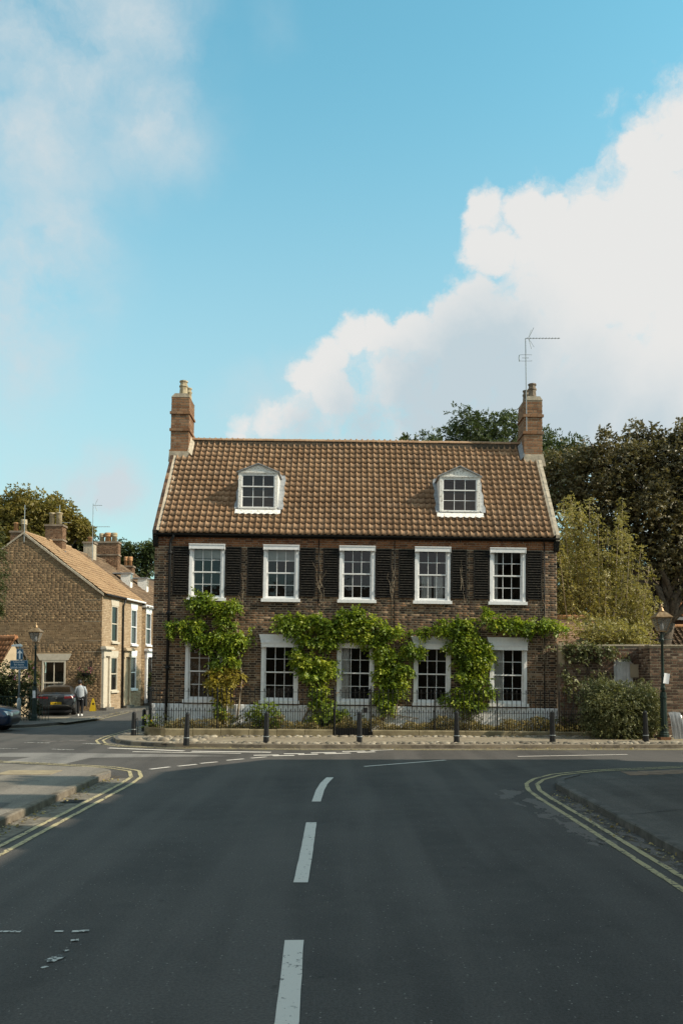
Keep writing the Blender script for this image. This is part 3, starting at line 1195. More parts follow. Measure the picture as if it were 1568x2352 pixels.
for (a, b, w, m) in (((250, 1718.5), (440, 1726), .2, 'paint_white'), ((305, 1727), (560, 1731), .13, 'paint_white'), ((440, 1726), (640, 1728.5), .22, 'paint_white'),
                     ((58, 1705.8), (124, 1707), .12, 'paint_white_worn'), ((190, 1708), (260, 1710.5), .12, 'paint_white_worn'), ((0, 1720), (40, 1720), .12, 'paint_white_worn'),
                     ((120, 1721), (170, 1723), .12, 'paint_white_worn')):
    dash(([G(*a).xy.to_tuple(), G(*b).xy.to_tuple()], w, ), mat=m)
# faded remains of a bay marking at the lower left
for (x0, y0, x1, y1, w) in ((0, 2141, 49, 2141, .05), (126, 2141, 146, 2141, .045), (166, 2141, 205, 2139.5, .06), (163, 2162, 182, 2160.5, .06), (146, 2186, 157, 2183, .05),
                            (113, 2209, 143, 2196, .10), (108, 2211, 122, 2210, .03), (95, 2225, 110, 2221, .035)):
    dash(([G(x0, y0).xy.to_tuple(), G(x1, y1).xy.to_tuple()], w), 'faded_mark', 'paint_white_worn', rag=.006)


def yellow(pts, parent=road):
    for off in (-0.11, 0.11):
        ribbon(pts, 0.085, Z3, 'yellow_line', 'paint_yellow', parent, 0.007, 0.2, off)


yellow([(-4.55, 3), (-4.55, 14), (-4.55, 18.6), (-4.62, 19.8), (-4.95, 21.0), (-5.7, 21.75), (-6.8, 22.25), (-9.6, 23.35), (-20, 27.1)])
yellow([(3.84, 3), (3.84, 11), (3.84, 14.5), (3.82, 16.6), (3.86, 17.7), (4.02, 18.6), (4.35, 19.4), (4.95, 20.25), (6.1, 21.05), (8.5, 21.85), (12, 22.9), (50, 23.8)])
yellow([(-8.35, 46), (-8.45, 36), (-8.45, 31.6), (-8.3, 30.1), (-7.85, 28.8), (-7.0, 27.85), (-6.0, 27.35), (-5.2, 27.15), (-1.3, 26.62), (4, 26.55), (10.5, 26.62), (24, 27.2)])
ribbon([(-12.3, 54), (-12.0, 46), (-11.75, 41.7), (-12.1, 38.9), (-12.8, 37.0), (-14.1, 35.8)], 0.09, Z3, 'yellow_line', 'paint_yellow', road, 0.01)

# ---- cobbled strips of the house pavement: each stone its own piece
def cobble_meshes(n):
    out = []
    for k in range(n):
        rr = random.Random(50 + k)
        vs, fs = [], []
        rings, seg = 3, 8
        sh = [1 + rr.uniform(-.16, .16) for _ in range(seg)]
        for i in range(rings):
            a = i / rings * math.pi / 2
            for j in range(seg):
                t = 2 * math.pi * j / seg
                vs.append((math.cos(a) * math.cos(t) * sh[j], math.cos(a) * math.sin(t) * sh[j], math.sin(a) * (1 + rr.uniform(-.12, .12))))
        vs.append((rr.uniform(-.1, .1), rr.uniform(-.1, .1), 1.0))
        for i in range(rings - 1):
            for j in range(seg):
                j2 = (j + 1) % seg
                fs.append((i * seg + j, i * seg + j2, (i + 1) * seg + j2, (i + 1) * seg + j))
        for j in range(seg):
            fs.append(((rings - 1) * seg + j, (rings - 1) * seg + (j + 1) % seg, rings * seg))
        m = MB()
        m.add(vs, fs)
        out.append(m.mesh('cobble', 'cobble', True))
    return out


CB = cobble_meshes(6)
spots = []
x = -5.6
while x < 13:
    ky = 27.2 + (0.28 * max(0, (-1.5 - x)) / 4) + (0.08 if x > 8 else 0)
    for yy, s in ((ky + .16, .085), (ky + .33, .095)):
        spots.append((x + random.uniform(-.05, .05), yy + random.uniform(-.04, .04), s * random.uniform(.6, 1.25)))
    x += random.uniform(.13, .20)
x = -6.7
while x < 12.0:
    for yy, s in ((30.32, .085), (30.12, .09)):
        spots.append((x + random.uniform(-.06, .06), yy + random.uniform(-.05, .05), s * random.uniform(.6, 1.2)))
    x += random.uniform(.15, .24)
for i in range(46):       # the loose heap of larger stones on the corner
    t = random.random()
    spots.append((-6.75 + t * 2.3 + random.uniform(-.1, .1), 28.9 + random.uniform(-.35, .95) - t * .5, random.uniform(.09, .17)))
spots.sort(key=lambda s: s[1] - 8 * s[2])
joined = MB()
for i, (x, y, s) in enumerate(spots):
    me = random.choice(CB)
    rz = random.uniform(-.5, .5)
    sx, sy, sz = s * random.uniform(1.0, 1.35), s * random.uniform(.75, 1.0), s * random.uniform(.55, .85)
    if i < 300:
        link('cobble', me, pave_h, (x, y, .105), (random.uniform(-.1, .1), random.uniform(-.1, .1), rz), (sx, sy, sz))
    else:
        Mx = Matrix.Translation((x, y, .105)) @ Matrix.Rotation(rz, 4, 'Z') @ Matrix.Diagonal((sx, sy, sz, 1))
        joined.add([Mx @ v.co for v in me.vertices], [tuple(p.vertices) for p in me.polygons])
if joined.v:
    stuff(joined.build('cobbles', 'cobble', pave_h, True))

# dead leaves and grit blown along the kerbs
pts = []
for (x0, y0, x1, y1, n, sp) in ((-5.12, 6, -5.1, 19.5, 330, .16), (4.22, 7, 4.24, 17.5, 260, .12), (-5.0, 27.3, 9, 26.85, 420, .10), (-6.6, 30.2, 9, 30.1, 300, .25), (-12, 40, -12.1, 48, 80, .1), (9, 29, 12, 29.2, 120, .3)):
    t = RNG.random(n)
    pts.append(np.stack([x0 + (x1 - x0) * t + RNG.normal(size=n) * sp, y0 + (y1 - y0) * t + RNG.normal(size=n) * (sp if abs(x1 - x0) > 1 else .3), np.full(n, .012 if y0 < 28 else .125)], axis=1))
C = np.vstack(pts)
C = C[~((C[:, 0] < -5.2) & (C[:, 1] < 20)) & ~((C[:, 0] > 4.3) & (C[:, 1] < 18))]
V, F = sprays(C, RNG.normal(size=C.shape) * np.array((1, 1, .12)), 1, .02, .055, .02, .0)
V[:, 2] = np.maximum(V[:, 2], C[:, 2].min())
lit = stuff(link('leaf_litter', np_mesh('leaf_litter', V, F, 'leaf_dry')))
tag(lit, 'dead leaves and grit lying along the kerbs and cobbles', 'leaf litter')

# ---------------------------------------------------------------- the brick house
HY = 32.0
LEAN = 0.0131                         # the old front has settled to the right
house = thing('brick_house', 'dark brick two-storey house with pantile roof, two dormers and black shutters', 'house', (0, HY, 0), (0, LEAN, 0))
HMI = Matrix.Rotation(LEAN, 4, 'Y').inverted()


def HL(px, py, yl=0.0):               # pixel -> house coordinates on the plane y = yl
    o = HMI @ (Vector((0, 0, EYE)) - Vector((0, HY, 0)))
    d = HMI @ ray(px, py)
    k = (yl - o.y) / d.y
    return o + d * k


XL = (HL(357, 1240).x + HL(347, 1600).x) / 2
XR = (HL(1278, 1240).x + HL(1278, 1600).x) / 2
ZE = (HL(400, 1226).z + HL(1230, 1231).z) / 2            # eaves
PITCH = R(50)
RUN = 3.5
ZR = ZE + RUN * math.tan(PITCH)
DEPTH = 7.0
Z_PL = (HL(380, 1614).z + HL(1270, 1629).z) / 2           # top of the white plinth

WF = [(436, 515.3), (603.9, 687.6), (779, 860.6), (951.3, 1034), (1124.3, 1205)]
WG = [(426, 510), (600, 684.5), (772.8, 858.9), (948.5, 1034.6), (1123.6, 1208.6)]
CXF = [HL((a + b) / 2, 1320).x for a, b in WF]
CXG = [HL((a + b) / 2, 1545).x for a, b in WG]
WW = sum(HL(b, 1320).x - HL(a, 1320).x for a, b in WF) / 5
WWG = sum(HL(b, 1545).x - HL(a, 1545).x for a, b in WG) / 5
mean = lambda l: sum(l) / len(l)
ZF1 = mean([HL(475, 1250).z, HL(645, 1252).z, HL(820, 1256).z, HL(992, 1258.4).z, HL(1165, 1260).z])
ZF0 = mean([HL(645, 1375).z, HL(820, 1378).z, HL(992, 1380.4).z, HL(1165, 1383).z])
ZG1 = mean([HL(642, 1476).z, HL(815, 1478).z, HL(992, 1481.6).z, HL(1165, 1481.6).z])
ZG0 = mean([HL(642, 1608).z, HL(992, 1615).z, HL(1165, 1615).z])
print('house', XL, XR, ZE, ZR, 'plinth', Z_PL, 'win', WW, WWG, ZF0, ZF1, ZG0, ZG1)

openF = [(c - WW / 2 + .03, c + WW / 2 - .03, ZF0, ZF1 - .02) for c in CXF]
openG = [(c - WWG / 2 + .03, c + WWG / 2 - .03, ZG0, ZG1 - .02) for c in CXG]
OPEN = openF + openG

w = MB()
wall_slab(w, XL, XR, -0.2, ZE + .05, 0.008, 0.30, OPEN)
w.box(XL, XL + .3, .30, DEPTH, -.2, ZE + .05)
w.box(XR - .3, XR, .30, DEPTH, -.2, ZE + .05)
w.box(XL, XR, DEPTH, DEPTH + .3, -.2, ZE + .05)
for s in (XL, XR - .3):
    w.prism([(0.02, ZE + .05), (DEPTH + .28, ZE + .05), (RUN + .15, ZR - .02)], s, s + .3, 'x')
wall = w.build('wall', 'mortar', house)
m = MB()
m.box(XL + .3, XR - .3, 3.2, 3.25, 0, ZE)
m.box(XL + .3, XR - .3, .31, 3.2, 3.55, 3.6)
m.box(XL + .3, XR - .3, .31, 3.2, ZE - .15, ZE - .1)
for cc in range(4):
    xm = (CXF[cc] + CXF[cc + 1]) / 2
    m.box(xm - .05, xm + .05, .31, 3.2, 0, ZE - .15)
m.build('interior_wall', 'unlit_interior', house)
rects = brick_rects(cut_spans(XL, XR, OPEN), Z_PL + .01, ZE - .50, 0.085, 0.300, 0.157, 0.021, 3)
emit_bricks(rects, -0.0, wall, 'house_brick', 300, key=lambda r: (r[1] - r[0] < 0.25, abs((r[2] + r[3]) / 2 - 3.75)))
rects = brick_rects(cut_spans(XL, XR, OPEN), ZE - .495, ZE - .02, 0.085, 0.300, 0.157, 0.016, 5)
emit_bricks([r for r in rects if r[2] < ZE - .2], -0.004, wall, 'eaves_brick', 0)
emit_bricks([r for r in rects if r[2] >= ZE - .2], -0.045, wall, 'eaves_brick', 0, depth=0.09)
# brick returns of the corners
for xx, sg in ((XL, 1), (XR, -1)):
    rc = brick_rects(lambda a, b: [(0.03, 2.0)], 0, ZE - .1, 0.085, .30, .157, .021, 9)
    emit_bricks(rc, xx - sg * .008, wall, 'house_brick', 0, axis='x', sgn=sg)

# white painted plinth, swept out at the foot
m = MB()
pts = [(-.07, -.05), (-.05, Z_PL - .03), (-.03, Z_PL), (.02, Z_PL), (.02, -.05)]
m.prism(pts, XL - .02, XR + .02, 'x')
m.build('plinth', 'plinth_paint', house)
m = MB()
for cxm in (HL(455, 1660).x, HL(640, 1660).x, HL(830, 1660).x):
    m.prism([(cxm - .75, -.05), (cxm + .75, -.05), (cxm + .12, .62), (cxm - .12, .62)], -.16, -.05, 'y')
m.build('plinth_ramp', 'plinth_paint', house)

# ---- windows
PANES = {}


def pane(parent, w, h, x, y, z):
    key = (round(w, 3), round(h, 3))
    if key not in PANES:
        q = MB()
        q.add([(-w / 2, 0, -h / 2), (w / 2, 0, -h / 2), (w / 2, 0, h / 2), (-w / 2, 0, h / 2)], [(0, 1, 2, 3)])
        PANES[key] = q.mesh('pane', 'glass')
    link('pane', PANES[key], parent, (x, y, z), (random.uniform(-.006, .006), 0, random.uniform(-.010, .010)))


def sash(parent, x0, x1, z0, z1, y, rows, cols=3, rail=.045, bar=.020, mat='white_paint', top=True):
    q = MB()
    q.box(x0, x0 + rail, y, y + .04, z0, z1)
    q.box(x1 - rail, x1, y, y + .04, z0, z1)
    q.box(x0 + rail, x1 - rail, y + .001, y + .039, z0, z0 + rail)
    q.box(x0 + rail, x1 - rail, y + .001, y + .039, z1 - rail, z1)
    gw, gh = (x1 - x0 - 2 * rail) / cols, (z1 - z0 - 2 * rail) / rows
    for c in range(1, cols):
        xx = x0 + rail + c * gw
        q.box(xx - bar / 2, xx + bar / 2, y + .004, y + .036, z0 + rail, z1 - rail)
    for r in range(1, rows):
        zz = z0 + rail + r * gh
        q.box(x0 + rail, x1 - rail, y + .006, y + .034, zz - bar / 2, zz + bar / 2)
    q.build('sash', mat, parent)
    for c in range(cols):
        for r in range(rows):
            pane(parent, gw - .004, gh - .004, x0 + rail + (c + .5) * gw, y + .02, z0 + rail + (r + .5) * gh)


def pelmet(parent, x0, x1, z0, z1, y0=-.16):
    q = MB()
    q.box(x0, x1, y0, -.03, z1 - .035, z1)
    q.box(x0 + .02, x1 - .02, y0 + .02, y0 + .035, z0, z1 - .035)
    for s in (x0 + .006, x1 - .021):
        q.box(s, s + .015, y0 + .012, -.045, z0 - .03, z1 - .036)
    n = int((x1 - x0 - .04) / .045)
    st = (x1 - x0 - .04) / n
    for i in range(n):                # scalloped lower edge
        a = x0 + .02 + i * st
        q.prism([(a + .002, z0), (a + st / 2, z0 - .022), (a + st - .002, z0)], y0 + .021, y0 + .034, 'y')
    q.build('pelmet', 'white_paint', parent)


def window(cx, W, z0, z1, pel, hood=None, curtain=None, blind=0):
    x0, x1 = cx - W / 2, cx + W / 2
    cw = .105
    q = MB()
    q.box(x0, x0 + cw, -.045, .16, z0, z1)
    q.box(x1 - cw, x1, -.045, .16, z0, z1)
    q.box(x0 + cw, x1 - cw, -.043, .16, z1 - .10, z1)
    q.box(x0 + cw, x1 - cw, -.02, .16, z0, z0 + .045)
    for s, e in ((x0 + cw, 1), (x1 - cw, -1)):      # staff bead
        q.box(min(s, s + e * .02), max(s, s + e * .02), -.03, .05, z0 + .046, z1 - .101)
    win = q.build('window', 'white_paint', house)
    xi0, xi1, zi0, zi1 = x0 + cw + .02, x1 - cw - .02, z0 + .046, z1 - .10
    zm = (zi0 + zi1) / 2
    sash(win, xi0 + .002, xi1 - .002, zm - .022, zi1, .012, 2)
    sash(win, xi0 + .002, xi1 - .002, zi0, zm + .022, .055, 2, rail=.052)
    q = MB()
    q.box(x0 - .06, x1 + .06, -.13, .02, z0 - .115, z0 - .001)
    q.build('sill', 'white_paint', win)
    pelmet(win, x0 - .012, x1 + .012, z1 - .165, z1 + .012)
    if hood:
        q = MB()
        if hood == 'flare':
            q.prism([(x0 - .02, z1 + .016), (x1 + .02, z1 + .016), (x1 + .10, z1 + .30), (x0 - .10, z1 + .30)], -.05, .02, 'y')
            q.box(x0 - .03, x1 + .03, -.075, .01, z1 + .017, z1 + .052)
        elif hood == 'arch':
            pts = [(x0 + .02 + (W - .04) * i / 12, z1 - .01 + .10 * math.sin(math.pi * i / 12) ** .7) for i in range(13)]
            q.prism([(x0 + .02, z1 - .10)] + pts + [(x1 - .02, z1 - .10)], -.055, -.046, 'y')
        q.build('lintel', 'white_paint', win)
    if curtain:
        for (a, b) in curtain:
            q = MB()
            pts = []
            ca, cb = xi0 + (xi1 - xi0) * a, xi0 + (xi1 - xi0) * b
            n = max(6, int((cb - ca) / .02))
            vs = []
            for i in range(n + 1):
                xx = ca + (cb - ca) * i / n
                yy = .125 + .018 * math.sin(i * 1.3)
                vs += [(xx, yy, zi0 + .02), (xx, yy, zi1 - .02 if len(curtain[0]) == 2 else zm)]
            q.add(vs, [(2 * i, 2 * i + 2, 2 * i + 3, 2 * i + 1) for i in range(n)])
            q.build('curtain', 'curtain', win, True)
    if blind:
        q = MB()
        q.box(xi0 + .01, xi1 - .01, .13, .138, zi1 - (zi1 - zi0) * blind, zi1)
        q.build('blind', 'curtain', win)
    return win


for i, c in enumerate(CXF):
    window(c, WW, ZF0, ZF1, True, None, [None, None, None, None, [(0.0, .18)]][i], [.22, .24, .0, .0, 0][i])
for i, c in enumerate(CXG):
    window(c, WWG, ZG0, ZG1, True, ['arch', 'flare', 'flare', 'flare', 'flare'][i], [None, None, [(0.0, .30)], None, [(0.0, .36)]][i])
# half curtains of the fourth upper window
q = MB()
c = CXF[3]
zm = (ZF0 + ZF1) / 2 - .03
for a, b in ((-.40, -.02), (.07, .40)):
    vs = []
    for i in range(21):
        xx = c + a + (b - a) * i / 20
        vs += [(xx, .12 + .015 * math.sin(i * 1.4), ZF0 + .06), (xx, .12 + .015 * math.sin(i * 1.4), zm)]
    q.add(vs, [(2 * i, 2 * i + 2, 2 * i + 3, 2 * i + 1) for i in range(20)])
q.build('half_curtain', 'curtain', house, True)

# ---- shutters: frame, slats, hinges
NSL = 18
SW = .58
zt, zb = ZF1 - .09, ZF0 + .10
sl_me = MB()
M = Matrix.Rotation(R(-8), 4, 'X')
sl_me.box(-(SW - .11) / 2, (SW - .11) / 2, -.028, .026, -.011, .011, M)
sl_me = sl_me.mesh('slat', 'lit_slat_timber')
for i, c in enumerate(CXF):
    for s in (-1, 1):
        q = MB()
        xc = c + s * (WW / 2 + .025 + SW / 2)
        x0, x1 = xc - SW / 2, xc + SW / 2
        for a in (x0, x1 - .05):
            q.box(a, a + .05, -.065, -.018, zb, zt)
        q.box(x0 + .05, x1 - .05, -.060, -.020, zb, zb + .05)
        q.box(x0 + .05, x1 - .05, -.060, -.020, zt - .04, zt)
        q.box(x0 + .05, x1 - .05, -.014, -.008, zb + .02, zt - .02)
        sh = q.build('shutter', 'black_timber', house)
        for k in range(NSL):
            zz = zb + .07 + (zt - .06 - zb - .07) * (k + .5) / NSL
            link('slat', sl_me, sh, (xc, -.043, zz), (random.uniform(-.06, .06), random.uniform(-.008, .008), 0))
        q = MB()
        xh = x1 if s < 0 else x0
        for zh in (zb + .22, zt - .22):
            q.box(xh - .03, xh + .03, -.078, -.066, zh - .05, zh + .05)
        q.build('hinge', 'iron', sh)

# ---- roof
YE, ZEV = -0.17, ZE - 0.02            # eaves line of the tiles
TP = math.tan(PITCH)
ROOFZ = lambda y: ZEV + (y - YE) * TP
YRIDGE = RUN
ZRIDGE = ROOFZ(YRIDGE)
SLEN = (YRIDGE - YE) / math.cos(PITCH)
m = MB()
m.add([(XL + .02, YE + .1, ROOFZ(YE + .1) - .03), (XR - .02, YE + .1, ROOFZ(YE + .1) - .03), (XR - .02, YRIDGE, ZRIDGE - .03), (XL + .02, YRIDGE, ZRIDGE - .03),
       (XR - .02, DEPTH + .4, ZE - .1), (XL + .02, DEPTH + .4, ZE - .1)], [(0, 1, 2, 3), (3, 2, 4, 5)])
roof = m.build('roof', 'roof_felt', house)

# dormers (front face given by pixels)
DORM = []
for (xl, xr, yb, ye, ya, xa) in ((547.3, 638, 1176, 1085.4, 1066.6, 594.4), (1008.8, 1102, 1184, 1095, 1072.7, 1056)):
    yd = 0.9
    for _ in range(20):               # slide the front back until its foot rests on the slope
        zb_ = HL((xl + xr) / 2, yb, yd).z
        yd += ((zb_ - ROOFZ(yd)) / TP) * 0.5
    DORM.append((HL(xl, 1130, yd).x, HL(xr, 1130, yd).x, yd, HL(xa, yb, yd).z, HL(xa, ye, yd).z, HL(xa, ya, yd).z))
print('dormers', DORM)

CHL = (HL(394, 990, 3.0).x, HL(435.5, 990, 3.0).x)
CHR = (HL(1201, 990, 3.0).x, HL(1243, 990, 3.0).x)
CHY = (2.85, 4.05)


def skip_tile(u, v):
    x = XL + .16 + u
    y = YE + v * math.cos(PITCH)
    z = ROOFZ(y)
    for (a, b, yd, zb_, ze_, za_) in DORM:
        if a - .02 < x < b + .02 and zb_ + .03 < z < ze_ + .05:
            return True
    if x > XR - .16:
        return True
    for ch in (CHL, CHR):
        if ch[0] - .05 < x < ch[1] + .05 and y > CHY[0] - .1:
            return True
    return False


RM = roof_basis((XL + .16, YE, ZEV), (1, 0, 0), (0, math.cos(PITCH), math.sin(PITCH)))
lay_tiles(RM, roof, XR - XL - .32, SLEN, 'pantile', w=0.2335, gauge=0.312, amp=0.056, nseg=11, skip=skip_tile, n_single=300)
# ridge tiles
n = int((CHR[0] - CHL[1] + .1) / .42)
q = MB()
pr = [(.155 * math.sin(R(a)), .125 * math.cos(R(a))) for a in range(-84, 85, 24)]
q.prism(pr + [(p[0] * .86, p[1] * .86 - .01) for p in reversed(pr)], 0.004, .412, 'x')
rt = q.mesh('ridge_tile', 'pantile')
L = (CHR[0] - CHL[1] - .02) / n
for i in range(n):
    link('ridge_tile', rt, roof, (CHL[1] + .01 + i * L, YRIDGE, ZRIDGE + .02 + random.uniform(-.006, .006)), (0, random.uniform(-.012, .012), 0), (L / .416, 1, 1))
q = MB()
q.prism([(YRIDGE - .17, ROOFZ(YRIDGE - .17) + .0), (YRIDGE - .12, ZRIDGE + .02), (YRIDGE + .12, ZRIDGE + .02), (YRIDGE + .17, ROOFZ(YRIDGE - .17) + .0)], CHL[1], CHR[0], 'x')
q.build('ridge_bedding', 'soil', roof)  # near-black tone paints in the shade of the gap under the ridge
# verges: coping of brick-on-edge and a cement fillet
for sgn, xx in ((1, XL), (-1, XR)):
    nst = 22
    yt = CHY[0] + .05
    for i in range(nst):
        t0, t1 = i / nst, (i + .93) / nst
        ya, yb_ = YE - .02 + (yt - YE) * t0, YE - .02 + (yt - YE) * t1
        q = MB()
        h = .10 + random.uniform(-.012, .012)
        x0, x1 = (xx - .06, xx + .07) if sgn > 0 else (xx - .07, xx + .06)
        q.add([(x0, ya, ROOFZ(ya) - .12), (x1, ya, ROOFZ(ya) - .12), (x1, yb_, ROOFZ(yb_) - .12), (x0, yb_, ROOFZ(yb_) - .12),
               (x0, ya - .02, ROOFZ(ya) + h), (x1, ya - .02, ROOFZ(ya) + h), (x1, yb_ - .02, ROOFZ(yb_) + h), (x0, yb_ - .02, ROOFZ(yb_) + h)],
              [(0, 3, 2, 1), (4, 5, 6, 7), (0, 1, 5, 4), (1, 2, 6, 5), (2, 3, 7, 6), (3, 0, 4, 7)])
        q.build('verge_brick', 'house_brick' if sgn > 0 else 'cement', roof)
    q = MB()
    x0, x1 = (xx + .065, xx + .26) if sgn > 0 else (xx - .20, xx - .065)
    k = 30
    vs = []
    for i in range(k + 1):
        y = YE - .02 + (yt - YE) * i / k
        e = random.uniform(-.03, .03)
        a, b = (.12, .055) if sgn > 0 else (.055, .12)
        vs += [(x0, y, ROOFZ(y) + a), (x1 + (e if sgn > 0 else 0), y, ROOFZ(y) + b)]
    q.add(vs, [(2 * i, 2 * i + 1, 2 * i + 3, 2 * i + 2) for i in range(k)])
    q.build('verge_fillet', 'cement', roof)

# chimneys: brick core, courses as bricks, oversailing bands, pots
def chimney(xs, ztop, face, pots):
    x0, x1 = xs
    y0, y1 = CHY
    zb_ = ROOFZ(y0) - .5
    q = MB()
    q.box(x0 + .009, x1 - .009, y0 + .009, y1 - .009, zb_, ztop - .02)
    ch = q.build('chimney', 'mortar', house)
    zn = ztop - .75
    bands = [(ztop - .72, .05), (ztop - 1.42, .05)]
    rc = brick_rects(lambda a, b: [(x0, x1)], ROOFZ(y0) + .22, ztop - .03, .117, .28, .14, .018, 21)
    rs = brick_rects(lambda a, b: [(y0 + .03, y1)], ROOFZ(y0) + .22, ztop - .03, .117, .28, .14, .018, 22)
    emit_bricks(rc, y0, ch, 'chimney_brick', len(rc))
    if face > 0:
        emit_bricks(rs, x1, ch, 'chimney_brick', len(rs), axis='x', sgn=-1)
        emit_bricks(rs, x0, ch, 'chimney_brick', 0, axis='x', sgn=1)
    else:
        emit_bricks(rs, x0, ch, 'chimney_brick', len(rs), axis='x', sgn=1)
        emit_bricks(rs, x1, ch, 'chimney_brick', 0, axis='x', sgn=-1)
    for zb2, ov in bands:             # oversailing courses
        k = max(2, int((x1 - x0 + 2 * ov) / .24))
        for i in range(k):
            a = x0 - ov + (x1 - x0 + 2 * ov) * i / k
            q = MB()
            q.box(a + .005, a + (x1 - x0 + 2 * ov) / k - .005, y0 - ov, y0 + .05, zb2, zb2 + .105)
            q.build('band_brick', 'chimney_brick', ch)
        xx = (x1, x1 + ov) if face > 0 else (x0 - ov, x0)
        q = MB()
        for i in range(5):
            a = y0 + .055 + (y1 - y0 - .02) * i / 5
            q.box(xx[0], xx[1], a, a + (y1 - y0) / 5 - .01, zb2, zb2 + .082)
        q.build('band_course', 'chimney_brick', ch)
    q = MB()
    q.box(x0 - .04, x1 + .04, y0 - .04, y1 + .04, ROOFZ(y0) + .18, ROOFZ(y0) + .25)
    q.build('string_course', 'chimney_brick' if face > 0 else 'cement', ch)
    q = MB()                           # cement flaunching round the foot
    q.prism([(x0 - .05, ROOFZ(y0) - .25), (x1 + .12, ROOFZ(y0) - .25), (x1 + .02, ROOFZ(y0) + .17), (x0 - .02, ROOFZ(y0) + .17)], y0 - .10, y0 + .02, 'y')
    q.build('flashing', 'cement', ch)
    q = MB()
    s = x1 if face > 0 else x0
    a, b = (s - .01, s + .16) if face > 0 else (s - .16, s + .01)
    vs = []
    for i in range(12):
        y = y0 - .1 + (YRIDGE - y0) * i / 11
        e = random.uniform(-.03, .03)
        vs += [(a, y, ROOFZ(y) + (.30 if face > 0 else .09)), (b, y, ROOFZ(y) + (.09 if face > 0 else .30) + e)]
    q.add(vs, [(2 * i, 2 * i + 1, 2 * i + 3, 2 * i + 2) for i in range(11)])
    q.build('flashing', 'cement' if face > 0 else 'lead', ch)
    q = MB()
    q.prism([(x0 - .01, ztop - .02), (x1 + .01, ztop - .02), (x1 - .10, ztop + .14), (x0 + .14, ztop + .14)], y0 - .01, y1 + .01, 'y')
    q.build('capping', 'cement', ch)
    for (px, py, h, r, mt, oct_) in pots:
        q = MB()
        prof = [(r * 1.15, 0), (r * 1.0, h * .1), (r * .88, h * .58), (r * 1.05, h * .62), (r * 1.05, h * .70), (r * .85, h * .74), (r * .80, h * .88), (r * 1.0, h * .92), (r * 1.0, h), (r * .75, h), (r * .75, h - .05)]
        q.lathe(prof, 8 if oct_ else 14, (px, py, ztop + .08))
        q.build('chimney_pot', mt, ch, not oct_)
    return ch


ZCL = HL(415, 911, CHY[0]).z
ZCR = HL(1222, 918, CHY[0]).z
chl = chimney(CHL, ZCL, 1, [((CHL[0] + CHL[1]) / 2 + .06, 3.15, .66, .175, 'buff_clay', True), ((CHL[0] + CHL[1]) / 2 + .16, 3.75, .56, .14, 'buff_clay', False)])
chr_ = chimney(CHR, ZCR, -1, [((CHR[0] + CHR[1]) / 2 + .02, 3.15, .66, .175, 'dark_clay', True), ((CHR[0] + CHR[1]) / 2 - .10, 3.75, .58, .15, 'dark_clay', False)])

